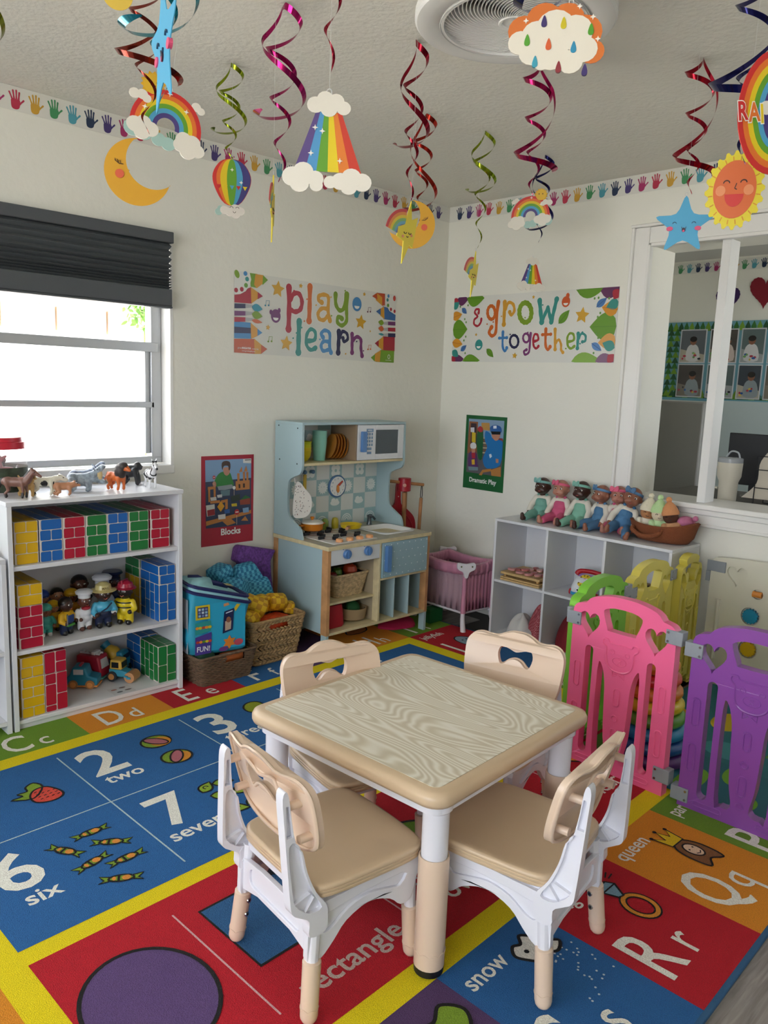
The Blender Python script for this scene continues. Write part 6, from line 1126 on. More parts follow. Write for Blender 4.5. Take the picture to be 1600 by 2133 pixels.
# ================================================================== prints on the walls
import numpy as np
def qmap(src, w, h):
    """maps points of a photographed rectangle (TL, TR, BR, BL) to its own flat w x h coordinates"""
    A_, B_ = [], []
    for (x, y), (u, v) in zip(src, ((0, h), (w, h), (w, 0), (0, 0))): A_ += [[x, y, 1, 0, 0, 0, -u*x, -u*y], [0, 0, 0, x, y, 1, -v*x, -v*y]]; B_ += [u, v]
    H_ = np.linalg.solve(np.array(A_, float), np.array(B_, float))
    def f(x, y): d = H_[6]*x+H_[7]*y+1; return (float((H_[0]*x+H_[1]*y+H_[2])/d), float((H_[3]*x+H_[4]*y+H_[5])/d))
    return f
class Print(Art):
    def q(s, pts): return [s.mp(*p) for p in pts]
    def P(s, pts, h, l=1, sm=0): s.pg(spl(s.q(pts), sm) if sm else s.q(pts), h, l)
    def stroke(s, pts, w, h, l=3, sm=4, white=True, bulb=True, closed=False):
        Q = spl(s.q(pts), sm, closed) if len(pts) > 2 else [tuple(s.q(pts)[0][i]+(s.q(pts)[1][i]-s.q(pts)[0][i])*t/8 for i in (0, 1)) for t in range(9)]
        n = len(Q); W = [w*(.92+.10*math.sin(i*1.7)+(.28*(abs(2*i/(n-1)-1)**6) if bulb and not closed else 0)) for i in range(n)]
        if white: s.line(Q, [x+.0065 for x in W], 'dcdcd6', l-1, closed)
        s.line(Q, W, h, l, closed)
    def face(s, x, y, r, h, l=3): cx_, cy_ = s.mp(x, y); s.pg(circ(cx_, cy_, r*.9, r, 20), h, l); s.pg(circ(cx_, cy_-r*.25, r*.5, r*.42, 12, 180, 360), 'e4e4de', l+1)
    def star(s, x, y, r, h='c99a24', l=3): cx_, cy_ = s.mp(x, y); s.pg(star_pts(cx_, cy_, r, .5, rot=84), h, l)
    def leaf(s, x, y, L, w, rot, h, l=3, vein=None):
        cx_, cy_ = s.mp(x, y); P_ = leaf_pts(cx_, cy_, L, w, rot); P_ = [(min(max(a_, .001), s.w-.001), min(max(b_, .001), s.h-.001)) for a_, b_ in P_]; s.pg(P_, h, l)
        if vein: c_, sn = math.cos(R_(rot)), math.sin(R_(rot)); ok = lambda a_, b_: (min(max(a_, .002), s.w-.002), min(max(b_, .002), s.h-.002)); s.line([ok(cx_, cy_), ok(cx_+c_*L*.9, cy_+sn*L*.9)], .002, vein, l+1)
def wallprint(name, label, cat, M, w, h, f, base, thick=.0012):
    t = thing(name, label, cat); t.matrix_world = M; G(mat(base, .5)).box(0, 0, 0, w, h, thick).obj('sheet', t, 0); p = Print(Matrix.Translation((0, 0, thick+.0001)), lambda c_: mat(c_, .32), .0004); p.mp = f; p.w = w; p.h = h; return t, p
t, p = wallprint('play_learn_banner', 'long banner reading play learn with pencils and stars on the window wall', 'banner', plane((1.965, WY-.0008, 1.335), (1, 0, 0), (0, 0, 1)), .985, .345, qmap([(65, 92), (1310, 282), (1290, 805), (65, 717)], .985, .345), 'd4d4cd')
RD1, OR1, OC1, GN1, TE1, BL1, NV1, PU1 = 'a31a30', 'c4601c', 'c9932a', '76961c', '2a867e', '4484b8', '1b1d48', '74306a'
p.stroke([(482, 220), (484, 380), (480, 540)], .028, RD1); p.stroke([(492, 320), (520, 270), (560, 272), (582, 330), (570, 390), (530, 408), (496, 392)], .024, RD1, bulb=False)
p.stroke([(643, 215), (641, 350), (637, 478)], .027, OR1); p.stroke([(735, 338), (712, 322), (710, 290), (750, 278), (785, 300), (782, 400), (797, 478)], .021, OC1); p.stroke([(778, 388), (735, 384), (706, 420), (715, 462), (750, 472), (780, 440)], .021, OC1, bulb=False)
p.stroke([(840, 275), (842, 350), (870, 398), (905, 380), (925, 275)], .023, GN1); p.stroke([(930, 275), (925, 400), (925, 480), (890, 515), (855, 490), (862, 448), (890, 462)], .022, GN1)
p.stroke([(562, 482), (558, 600), (556, 718)], .028, TE1); p.stroke([(632, 632), (680, 622), (684, 565), (650, 542), (620, 585), (618, 660), (650, 700), (688, 684)], .020, TE1)
p.stroke([(745, 605), (730, 580), (755, 552), (795, 575), (795, 670), (806, 722)], .020, BL1); p.stroke([(790, 640), (750, 636), (730, 668), (745, 708), (785, 700)], .020, BL1, bulb=False)
p.stroke([(866, 562), (864, 640), (861, 722)], .025, NV1); p.stroke([(870, 610), (895, 562), (928, 578), (934, 620), (905, 638), (898, 612)], .018, NV1)
p.stroke([(968, 582), (968, 650), (968, 722)], .021, PU1); p.stroke([(972, 630), (1005, 602), (1036, 625), (1036, 690), (1045, 748)], .020, PU1)
for x, y, r in ((397, 235, .038), (463, 650, .036), (1035, 490, .038), (573, 210, .012), (323, 527, .013), (1062, 275, .011), (1108, 560, .006)): p.star(x, y, r)
p.face(382, 440, .030, '6a2f66'); p.face(1005, 352, .034, '3d7fb4')
for x, y in ((345, 410), (408, 398)): a_ = p.mp(x, y); p.disc(a_[0], a_[1], .008, .011, '6a2f66', 3)
for x, y, c_ in ((316, 345, '3f7f94'), (1100, 398, '5a1f3a'), (340, 620, '76961c'), (1102, 686, 'c4601c')):
    cx_, cy_ = p.mp(x, y); p.line([(cx_-.008, cy_-.008), (cx_-.006, cy_+.012), (cx_+.012, cy_+.014), (cx_+.010, cy_-.006)], .0025, c_, 3); p.disc(cx_-.010, cy_-.009, .005, .004, c_, 3); p.disc(cx_+.008, cy_-.007, .005, .004, c_, 3)
for x, y, c_ in ((520, 247, RD1), (515, 610, TE1), (540, 570, TE1), (804, 297, OC1), (913, 248, GN1), (890, 552, NV1), (720, 620, BL1), (1003, 638, NV1), (1055, 710, PU1), (918, 732, OC1), (600, 480, OR1), (620, 312, OR1), (690, 358, OC1), (808, 440, GN1), (580, 530, TE1), (687, 703, TE1)): a_ = p.mp(x, y); p.disc(a_[0], a_[1], .005, .004, c_, 5, 8, 30)
def pencil(pts_body, tip, wood, c1, c2, l=2): p.P(pts_body, c1, l); p.P(wood, 'c98f24', l+1); p.P(tip, c1, l+2)
for body, wood, tip, c1, c2 in (([(180, 110), (240, 118), (235, 225), (190, 215)], [(225, 118), (285, 128), (318, 165), (235, 228), (215, 200)], [(283, 127), (320, 165), (278, 205)], '6f9a1e', 0), ([(66, 270), (195, 218), (200, 345), (66, 335)], [(190, 218), (245, 258), (245, 308), (195, 345)], [(243, 256), (282, 288), (243, 312)], 'a31a30', 0),
    ([(66, 480), (195, 490), (195, 612), (66, 608)], [(190, 490), (245, 538), (245, 590), (195, 615)], [(243, 536), (280, 568), (243, 592)], '3a7fb4', 0), ([(66, 612), (225, 615), (225, 728), (66, 716)], [(218, 612), (275, 660), (272, 728), (222, 728)], [(272, 658), (318, 692), (270, 730)], 'b8501c', 0),
    ([(1160, 264), (1222, 272), (1222, 362), (1198, 365)], [(1158, 265), (1200, 300), (1200, 364), (1150, 320)], [(1122, 290), (1160, 264), (1162, 318)], 'b5451c', 0), ([(1205, 368), (1306, 400), (1302, 480), (1210, 468)], [(1215, 368), (1218, 468), (1185, 440), (1185, 390)], [(1152, 408), (1188, 384), (1188, 438)], '2a5f9a', 0),
    ([(1205, 600), (1298, 605), (1296, 715), (1195, 708)], [(1210, 600), (1208, 708), (1170, 680), (1172, 630)], [(1143, 652), (1174, 628), (1172, 682)], 'a0182c', 0), ([(1185, 705), (1294, 712), (1290, 803), (1150, 795)], [(1190, 705), (1182, 798), (1140, 790), (1142, 735)], [(1112, 762), (1146, 735), (1142, 792)], '6f9a1e', 0)): pencil(body, tip, wood, c1, c2)
p.P([(66, 520), (192, 530), (192, 572), (66, 568)], '1b1d48', 4); p.P([(66, 92), (180, 108), (192, 160), (180, 210), (150, 250), (110, 272), (66, 276)], 'd8d8d2', 6)
for x, y, c_ in ((147, 115, '3a7fb4'), (160, 157, '2a867e'), (152, 205, '5a8a2a'), (120, 235, 'a31a30'), (77, 241, 'a31a30')): a_ = p.mp(x, y); p.disc(a_[0], a_[1], .010, .010, c_, 7, 14)
a_ = p.mp(83, 118); p.disc(a_[0], a_[1], .012, .018, '76961c', 7, 14, 25); p.P([(1225, 275), (1308, 285), (1304, 437), (1255, 405), (1222, 340)], 'd8d8d2', 6)
for x, y, c_ in ((1247, 290, '3a7fb4'), (1240, 320, '2a867e'), (1244, 362, '5a8a2a'), (1266, 393, 'a31a30'), (1294, 408, 'a31a30')): a_ = p.mp(x, y); p.disc(a_[0], a_[1], .008, .009, c_, 7, 12)
a_ = p.mp(1293, 308); p.disc(a_[0], a_[1], .010, .014, 'c03a2c', 7, 12)
for y, c1, c2 in ((362, '1b1d48', '2a8aa0'), (418, '6a2f66', '76961c'), (465, 'a31a30', 'c4602c')): p.P([(66, y-20), (150, y-16), (150, y+18), (66, y+18)], c1, 4); p.P([(150, y-16), (205, y-9), (205, y+12), (150, y+18)], 'a8a8a8', 4); p.leaf(198, y+6, .058, .034 if y < 450 else .018, -6, c2, 5)
for y, c1, c2 in ((498, '6a2f66', '76961c'), (545, 'a31a30', 'c4602c'), (588, '1b1d48', '2a8a90')): p.P([(1245, y-12), (1302, y-10), (1302, y+20), (1245, y+16)], c1, 4); p.P([(1205, y-8), (1245, y-12), (1245, y+16), (1205, y+10)], 'a8a8a8', 4); p.leaf(1212, y, .040, .028 if y < 560 else .012, 176, c2, 5)
p.text('grow', .018, .019, .010, 'dcdcd6', 7, .01); p.text('BRIGHTER', .040, .019, .0105, 'f0f0ea', 7, .03); p.text('every day', .094, .019, .009, 'dcdcd6', 7, .01); p.text('www.growbrightly.com', .040, .008, .0075, 'dcdcd6', 7, .01)
p.line(circ(.945, .030, .0075, .010, 14), .003, 'dcdcd6', 8, True); p.text('carson dellosa', .921, .010, .0075, 'dcdcd6', 8, .01); p.obj('printed_design', t, 0)

t, p = wallprint('grow_together_banner', 'long banner reading & grow together with leaves on the opening wall', 'banner', plane((WX-.0008, 2.900, 1.360), (0, -1, 0), (0, 0, 1)), .99, .343, qmap([(190, 228), (1493, 153), (1440, 745), (155, 732)], .99, .343), 'd6d6d0')
p.stroke([(380, 352), (384, 325), (362, 322), (350, 348), (372, 378), (346, 402), (344, 438), (372, 452), (396, 425), (402, 396)], .013, RD1)
p.stroke(circ(482, 348, 30, 52, 12), .020, OR1, closed=True); p.stroke([(540, 265), (524, 380), (515, 500), (485, 530), (462, 502), (482, 462)], .020, OR1)
p.stroke([(590, 268), (585, 350), (580, 440)], .022, OC1); p.stroke([(592, 325), (620, 272), (656, 285), (665, 335), (640, 368), (628, 345)], .018, OC1); p.stroke(circ(752, 350, 48, 76, 14), .028, GN1, closed=True)
p.stroke([(866, 258), (872, 340), (880, 425)], .024, TE1); p.stroke([(880, 425), (930, 310)], .020, TE1, bulb=False); p.stroke([(930, 310), (955, 425)], .020, TE1, bulb=False); p.stroke([(955, 425), (1000, 248)], .022, TE1)
p.stroke([(572, 500), (568, 610), (585, 650), (600, 625)], .015, '3a7ab5'); p.stroke([(542, 548), (602, 545)], .014, '3a7ab5'); p.stroke(circ(660, 574, 33, 48, 12), .015, NV1, closed=True)
p.stroke(circ(755, 548, 24, 34, 10), .013, PU1, closed=True); p.stroke([(792, 512), (784, 600), (775, 660), (745, 678), (737, 652), (757, 640)], .013, PU1)
p.stroke([(818, 575), (850, 562), (846, 525), (824, 520), (811, 560), (815, 612), (835, 630), (852, 612)], .013, RD1); p.stroke([(912, 480), (908, 600), (925, 640), (943, 618)], .016, OR1); p.stroke([(884, 523), (950, 520)], .014, OR1)
p.stroke([(985, 482), (984, 560), (983, 638)], .016, OC1); p.stroke([(987, 590), (1012, 562), (1030, 600), (1030, 640), (1044, 662)], .014, OC1); p.stroke([(1086, 580), (1130, 566), (1128, 522), (1100, 515), (1080, 550), (1084, 610), (1108, 632), (1134, 614)], .013, GN1)
p.stroke([(1165, 515), (1162, 570), (1158, 630)], .016, TE1); p.stroke([(1168, 555), (1192, 516), (1222, 532), (1220, 572), (1198, 580)], .013, TE1)
for x, y, r in ((1197, 375, .040), (662, 686, .017), (818, 230, .010), (358, 520, .009)): p.star(x, y, r)
p.face(378, 600, .028, '2a8a86'); p.face(1072, 268, .026, 'c4501c'); a_ = p.mp(1087, 220); p.disc(a_[0], a_[1], .010, .012, 'c4501c', 3)
for x, y, L, w_, r, c_ in ((165, 480, .11, .105, 0, '5f8f1c'), (165, 385, .075, .05, 12, 'cc8a1c'), (165, 580, .075, .05, -8, 'cc8a1c'), (175, 315, .055, .04, 35, '2a867e'), (165, 645, .055, .04, -35, '2a867e'), (290, 235, .12, .09, -2, '5f8f1c'), (215, 240, .075, .07, -5, '5a2352'), (180, 240, .05, .05, -50, RD1), (245, 728, .12, .07, 2, '5f8f1c'), (165, 728, .08, .06, 10, '5a2352'), (158, 728, .035, .04, 50, RD1),
    (1480, 460, .15, .13, 180, '5f8f1c'), (1485, 330, .09, .07, 172, 'cc8a1c'), (1470, 570, .10, .075, 186, 'd39a4c'), (1490, 270, .07, .05, 200, '2a867e'), (1450, 630, .07, .05, 160, '2a867e'), (1155, 178, .16, .09, 2, '5f8f1c'), (1345, 190, .11, .08, 6, '5a2352'), (1490, 175, .05, .05, 240, RD1), (1108, 735, .155, .08, 4, '7fa83c'), (1295, 735, .11, .07, 5, '7c5474'), (1440, 735, .045, .05, 135, RD1)): p.leaf(x, y, L, w_, r, c_, 3, '4a7a1c' if c_ == '5f8f1c' else 'a85a1c' if c_ == 'cc8a1c' else None)
for x, y, L, w_, r, c_ in ((250, 312, .045, .028, -42, '3f6fa8'), (232, 648, .05, .028, 38, '3f6fa8'), (1310, 312, .065, .034, 38, '3f6fa8'), (1270, 592, .065, .034, -32, '4f7fb8'), (440, 632, .065, .034, -42, '5f8f1c'), (1012, 438, .085, .042, 48, '5f8f1c')): p.leaf(x, y, L, w_, r, c_, 3, '1f3f6a' if c_ != '5f8f1c' else '3f6a1c')
for x, y in ((298, 290), (280, 422), (275, 535), (260, 565), (268, 665), (1328, 240), (1340, 358), (1320, 388), (1308, 520), (1322, 550), (1285, 668), (1297, 245), (1410, 245), (270, 398), (237, 300), (1345, 540)): a_ = p.mp(x, y); p.disc(a_[0], a_[1], .005, .006, '5f8f3c', 4, 10)
for x, y, c_ in ((448, 438, OR1), (497, 422, OR1), (715, 335, GN1), (750, 390, GN1), (890, 292, TE1), (563, 378, OC1), (630, 520, NV1), (770, 505, PU1), (1068, 632, GN1), (1200, 505, TE1), (1180, 595, TE1)): a_ = p.mp(x, y); p.disc(a_[0], a_[1], .005, .004, c_, 5, 8)
p.obj('printed_design', t, 0)

t, p = wallprint('blocks_poster', 'red-bordered poster captioned Blocks showing a child with wooden blocks', 'poster', plane((1.804, WY-.0008, .487), (1, 0, 0), (0, 0, 1)), .272, .400, qmap([(232, 118), (665, 110), (655, 818), (222, 868)], .272, .40), 'a31a30')
p.P([(262, 150), (643, 143), (638, 680), (262, 712)], '2f3a58', 1); p.P([(262, 150), (643, 143), (641, 300), (262, 328)], '7a9cc0', 2)
p.P([(575, 146), (643, 144), (642, 182), (576, 178)], 'd8d8d4', 3); p.P([(590, 152), (640, 150), (640, 156), (590, 158)], '3a3a3a', 4)
p.P([(345, 300), (390, 250), (460, 250), (482, 300), (495, 345), (480, 365), (360, 370), (340, 345)], '2a7a34', 4, 3); p.P([(412, 215), (462, 215), (460, 262), (436, 278), (415, 258)], 'b5806a', 5, 3); p.P([(398, 175), (430, 158), (465, 170), (468, 220), (455, 235), (450, 200), (415, 200), (402, 232)], '3f2418', 6, 3)
p.P([(318, 335), (345, 325), (350, 360), (330, 368)], 'b5806a', 5, 2); p.P([(360, 365), (480, 350), (500, 380), (420, 395), (370, 395)], '8a949a', 5)
WDc = 'b5763c'
for q in ([(280, 368), (346, 362), (346, 385), (280, 392)], [(283, 392), (300, 390), (300, 490), (284, 494)], [(328, 388), (346, 386), (346, 470), (330, 474)], [(300, 485), (380, 478), (382, 500), (300, 506)], [(390, 480), (445, 470), (445, 550), (425, 555), (424, 495), (392, 505)], [(512, 325), (628, 318), (628, 392), (512, 400)], [(525, 262), (545, 260), (545, 325), (527, 326)], [(572, 250), (590, 250), (590, 322), (574, 323)], [(600, 252), (618, 252), (618, 320), (602, 322)], [(540, 250), (565, 205), (568, 250)], [(582, 248), (600, 198), (612, 248)], [(262, 652), (640, 562), (640, 590), (262, 690)], [(400, 655), (470, 630), (512, 668), (440, 690)], [(555, 650), (590, 612), (615, 652)]): p.P(q, WDc, 4)
for q in ([(535, 350), (550, 350), (550, 382), (537, 383)], [(572, 345), (588, 345), (588, 378), (573, 379)]): p.P(q, '3a2418', 5)
for q, c_ in (([(385, 400), (465, 392), (462, 440), (392, 445)], '5c7a84'), ([(262, 520), (335, 510), (338, 600), (270, 612)], 'c8c8c4'), ([(272, 560), (335, 548), (338, 598), (275, 610)], '8a2430'), ([(362, 600), (425, 592), (425, 632), (366, 638)], 'd4d4d0'), ([(545, 480), (632, 465), (630, 515), (548, 520)], '8a3a2c'), ([(548, 480), (590, 440), (635, 462)], '2f6a3a'), ([(470, 450), (545, 430), (548, 478), (478, 500)], '2c3a34'), ([(475, 510), (520, 505), (522, 530), (478, 532)], 'c8b02c'), ([(568, 548), (618, 540), (620, 580), (572, 586)], '7a9cc0'), ([(300, 455), (350, 450), (352, 478), (304, 482)], 'd0d0cc'), ([(355, 435), (398, 430), (398, 455), (360, 458)], 'c8c8c8'), ([(415, 560), (460, 552), (462, 585), (420, 590)], '2f5a9a')): p.P(q, c_, 5)
for x, y, s_, c_ in ((332, 290, .008, 'b02a34'), (520, 578, .0135, 'b02a34'), (498, 378, .008, 'd8d8d8')): cx_, cy_ = p.mp(x, y); p.pg(circ(cx_, cy_, s_, s_*1.05, 8, rot=22), c_, 7); p.line([(cx_-s_*.6, cy_), (cx_+s_*.6, cy_)], s_*.35, 'e4e0dc', 8, cap=False); p.line([(cx_, cy_-s_), (cx_, cy_-s_*4.2)], .002, 'c8b8a0', 6)
cx_, cy_ = p.mp(386, 530); p.pg(circ(cx_, cy_, .019, .024, 4), 'cf9424', 7)
p.text('Blocks', .150, .044, .041, 'e8e6e2', 3, .028, .98, 0, .5); p.obj('printed_design', t, 0)

t, p = wallprint('dramatic_play_poster', 'green-bordered poster captioned Dramatic Play showing children in costume', 'poster', plane((WX-.0008, 2.772, .679), (0, -1, 0), (0, 0, 1)), .275, .398, qmap([(850, 52), (1222, 92), (1152, 773), (790, 705)], .275, .398), '0f5c2c')
p.P([(872, 88), (1195, 122), (1145, 628), (828, 568)], '5c5a60', 1); p.P([(872, 88), (1195, 122), (1178, 290), (860, 255)], '7f9cb8', 2)
p.P([(875, 112), (955, 122), (950, 170), (930, 420), (845, 400)], '8a5a3a', 3); p.P([(890, 130), (940, 135), (935, 330), (878, 320)], '3a2c34', 4); p.P([(985, 130), (1060, 135), (1060, 205), (985, 195)], 'b58a4a', 4)
for i in range(7): p.P([(985-i*2, 262+i*22), (1055, 270+i*22), (1054, 282+i*22), (984-i*2, 274+i*22)], 'b8a888' if i % 2 == 0 else '7a5a40', 4)
p.P([(1060, 270), (1175, 280), (1172, 310), (1058, 300)], '8a3a3a', 4)
p.P([(1020, 210), (1062, 230), (1085, 280), (1165, 300), (1170, 360), (1140, 520), (1020, 545), (985, 470), (1010, 400), (1030, 350), (1012, 290)], '1f6fb0', 6, 3); p.P([(1080, 210), (1150, 215), (1148, 270), (1115, 300), (1082, 268)], 'b5806a', 7, 3); p.P([(1065, 175), (1110, 155), (1160, 175), (1165, 225), (1100, 235), (1068, 215)], '2a5a9a', 8, 3); p.P([(1070, 212), (1160, 218), (1155, 245), (1080, 240)], '14181c', 9)
p.P([(1095, 162), (1125, 162), (1125, 188), (1095, 188)], 'd0d8e4', 10); p.P([(1045, 420), (1065, 415), (1072, 440), (1052, 455)], 'd0d8e4', 8); p.P([(1105, 460), (1130, 465), (1128, 500), (1105, 498)], 'b5806a', 8)
p.P([(950, 190), (985, 170), (1000, 200), (990, 360), (975, 460), (945, 450), (935, 300)], '1f5a34', 5, 2); p.P([(950, 180), (975, 160), (998, 185), (990, 215), (958, 210)], 'a82a34', 6, 2); p.P([(895, 210), (930, 220), (925, 310), (890, 300)], 'c9b02c', 5); p.P([(885, 170), (920, 170), (918, 215), (885, 210)], 'c8ccd4', 6)
p.P([(862, 400), (905, 385), (932, 410), (935, 500), (940, 540), (860, 545), (850, 500)], '5a3468', 6, 2); p.P([(885, 400), (920, 400), (918, 450), (888, 450)], 'a82a3a', 7); p.P([(885, 360), (922, 362), (918, 398), (888, 398)], 'b5806a', 8); p.P([(880, 320), (905, 305), (930, 320), (928, 360), (882, 358)], 'd4d6d8', 9, 2); p.P([(885, 460), (912, 458), (912, 505), (885, 505)], 'cfa82c', 8); p.P([(850, 520), (940, 530), (938, 560), (855, 555)], '6f8a94', 7)
p.P([(945, 600), (980, 555), (1060, 550), (1060, 572), (985, 580), (972, 606)], 'b07a40', 8); p.P([(1055, 560), (1148, 535), (1145, 625), (1060, 612)], 'b07a40', 8)
p.text('Dramatic Play', .1365, .038, .0350, 'e4e6e2', 3, .026, .94, 0, .5); p.obj('printed_design', t, 0)
# ================================================================== ceiling fan light
FW = mat('dcdcda', .35); FD = mat('c6c6c4', .5); fan = thing('ceiling_fan_light', 'white round enclosed ceiling fan with a spiral vane grille', 'ceiling fan', (1.588, 1.238, 0)); 
G(FW).lathe([(.175, ZC), (.195, ZC-.02), (.222, ZC-.06), (.228, ZC-.085)], None, None, 64, False).obj('housing', fan)
G(FW).lathe([(.228, 2.100), (.233, 2.085), (.233, 2.068), (.228, 2.062), (.205, 2.056), (.182, 2.060), (.172, 2.064), (.170, 2.058), (.165, 2.058), (.163, 2.066), (.163, 2.118)], None, None, 72, False).obj('outer_ring', fan, 30)
G(mat('a9a9a6', .6)).lathe([(.228, 2.118), (.0, 2.119)], None, None, 48, False).obj('back_plate', fan); G(mat('e6e6e4', .3)).lathe([(.040, 2.112), (.040, 2.066), (.036, 2.062), (.030, 2.0625), (.028, 2.066), (.0, 2.066)], None, None, 40, False).obj('hub', fan)
G(FD).lathe([(.172, 2.0585), (.1735, 2.057), (.175, 2.0585)], None, None, 64, False).obj('trim_line', fan)
vg = G(FW); Pv = []
for i in range(13): t_ = i/12; r_ = .036+(.164-.036)*t_; a_ = 1.25*t_**1.1; Pv.append((r_*math.cos(a_), r_*math.sin(a_)))
V_, F_ = [], []
for i, (x, y) in enumerate(Pv):
    tz = .0030; n_ = Pv[min(i+1, 12)]; m_ = Pv[max(i-1, 0)]; dx, dy = n_[0]-m_[0], n_[1]-m_[1]; q = math.hypot(dx, dy); nx, ny = -dy/q, dx/q
    V_ += [(x+nx*-.0012, y+ny*-.0012, 2.064), (x+nx*.0012, y+ny*.0012, 2.064), (x+nx*.0070, y+ny*.0070, 2.092), (x+nx*.0050, y+ny*.0050, 2.092)]
for i in range(12):
    for j in range(4): F_.append((i*4+j, i*4+(j+1) % 4, (i+1)*4+(j+1) % 4, (i+1)*4+j))
vg.add(V_, F_); vm = vg.mesh('vane', 60)
for i in range(56): put(vm, 'vane', fan, rot=(0, 0, i*360/56))
g = G(FD); 
for r_ in (.075, .11, .145): g.tube([(r_*math.cos(t), r_*math.sin(t), 2.098) for t in [i*math.pi/24 for i in range(48)]], .0015, None, 5, close=True)
g.obj('guard_wire', fan, kind='stuff')
# ================================================================== foil swirls and hanging cards
def ribbon(g, arm, n=90):
    V, F = [], []; R = 3
    for i in range(n+1):
        t = i/n; r, a, z, w, tilt = arm(t); c_, s_ = math.cos(a), math.sin(a)
        for k in (-.5, 0, .5): V.append(((r+k*w*math.cos(tilt))*c_, (r+k*w*math.cos(tilt))*s_, z+k*w*math.sin(tilt)))
    for i in range(n):
        for j in range(2): b_ = i*3+j; F.append((b_, b_+1, b_+4, b_+3))
    g.add(V, F)
def swirl(label, loc, h, Rr, col, ph=0, turns=1.34, hook=.62, w=.017, arms='AB', tilt=1.05, inner=3.6):
    """two foil arms tied at the ceiling: they open into a loop and cross, one ends in a wide rounded tail, the other winds down tighter"""
    az = math.degrees(math.atan2(loc[1], loc[0])); t_ = thing('foil_swirl', label, 'ceiling decoration', loc, az+ph, 'foil swirls hanging from the ceiling'); m_ = foil(col)
    def end(t): return max(.08, min(1, (1-t)*18))**.5
    rad = lambda t, q: min(1, (t*q)**.5)
    if 'A' in arms:
        g = G(m_); ribbon(g, lambda t: (Rr*rad(t, 7)*(.95+.35*t), 2*math.pi*turns*t**1.05, -h*hook*(1-(1-t)**2.1), w*(.8+.35*t)*end(t), tilt*(1-t**1.5)+.35), 110); g.obj('outer_ribbon', t_, 180)
    if 'B' in arms:
        g = G(m_); ribbon(g, lambda t: (Rr*rad(t, 11)*(1.0-.86*t), math.pi+2*math.pi*inner*t**1.15, -h*t, w*(.95-.45*t)*end(t), tilt*(1-.3*t)), 160); g.obj('inner_ribbon', t_, 180)
    return t_
DC = ZC-.002
swirl('lime green foil swirl above the hot air balloon card', (1.461, 2.231, DC), .31, .042, '8a9a1c', 0, w=.013)
swirl('magenta foil swirl with the largest loop, left of the rainbow beam card', (1.334, 1.795, DC), .43, .052, 'a3185e', 10, hook=.62)
swirl('red foil swirl running out of the top above the rainbow beam card', (.905, 1.085, 1.965), .235, .026, '9c1c34', 20, arms='B', inner=2.4, w=.012)
swirl('dark red foil swirl hanging beside the ceiling fan rim', (1.714, 1.680, DC), .44, .038, '8a1226', -15, hook=.62)
swirl('coppery red foil swirl with orange tail above the crescent moon and bolt', (2.176, 2.075, DC), .36, .046, '9c2418', 10, hook=.9)
swirl('yellow-green foil swirl nearest to the room corner', (2.456, 2.026, DC), .42, .044, '87961a', 0, hook=.5, w=.014)
swirl('magenta foil swirl under the rain cloud card', (2.069, 1.508, DC), .37, .050, 'a01450', 175, hook=.8)
swirl('dark blue foil swirl behind the small rainbow near the corner', (2.852, 2.026, DC), .34, .042, '23235e', 0, hook=.85, w=.014)
swirl('red foil swirl above the blue star card on the right', (2.33, 1.129, DC), .37, .048, 'a0142a', 180, hook=.85)
swirl('dark blue foil swirl at the upper right edge, left of the rainbow sign', (1.52, .640, 2.10), .46, .060, '23235e', 160, hook=.8, w=.015)
swirl('dark copper foil swirl at upper left above the rainbow with sun', (.90, 1.70, 2.165), .42, .055, '7d2a1e', 170, hook=.72, w=.013)
swirl('teal foil swirl behind the edge-on blue star', (.722, 1.310, 2.08), .40, .052, '127f92', 30, hook=.72, w=.013)
swirl('olive green foil swirl at the left edge of the photo', (.600, 1.90, 2.15), .30, .060, '7a7f1c', 20, hook=.9, w=.014)
swirl('blue foil swirl in front of the ceiling fan above the rain cloud', (1.262, .915, 2.14), .25, .040, '2c2c66', 10, hook=.95, arms='A')
class Card(G):
    """cut card: every shape is a thin plate, the upper layers a little thicker so that both faces are printed"""
    def __init__(s): super().__init__(); s.M = plane((0, 0, 0), (1, 0, 0), (0, 0, 1))
    n = 0
    def pg(s, P, h, l=1): s.n += 1; k = .0004+.0003*l+(s.n % 19)*.000015; s.poly(P, -k, k, mat(h, .45), s.M); return s
    def disc(s, x, y, rx, ry, h, l=1, n=20, rot=0): return s.pg(circ(x, y, rx, ry, n, rot=rot), h, l)
    def line(s, pts, w, h, l=1):
        for a_, b_ in zip(pts, pts[1:]):
            d = math.hypot(b_[0]-a_[0], b_[1]-a_[1]) or 1; nx, ny = -(b_[1]-a_[1])/d*w/2, (b_[0]-a_[0])/d*w/2; s.pg([(a_[0]-nx, a_[1]-ny), (b_[0]-nx, b_[1]-ny), (b_[0]+nx, b_[1]+ny), (a_[0]+nx, a_[1]+ny)], h, l)
        for a_ in (pts[0], pts[-1]): s.disc(*a_, w/2, w/2, h, l, 8)
    def smile(s, x, y, e=.012, up=True, c='2a1c18', l=9, m_=.006):
        for sx in (-1, 1): s.line([(x+sx*e+.005*math.cos(R_(a_)), y+(.004 if up else -.004)*math.sin(R_(a_))) for a_ in range(0, 181, 36)], .0014, c, l)
        s.line([(x+m_*math.cos(R_(a_)), y-.010-m_*math.sin(R_(a_))) for a_ in range(0, 181, 36)], .0014, c, l)
    def cloud(s, P, h, l):
        for x, y, r in P: s.disc(x, y, r, r*.9, h, l, 16)
RB = ['c42a2a', 'd9702a', 'd9bf1e', '5f9a2a', '4a9ac0', '473a78']
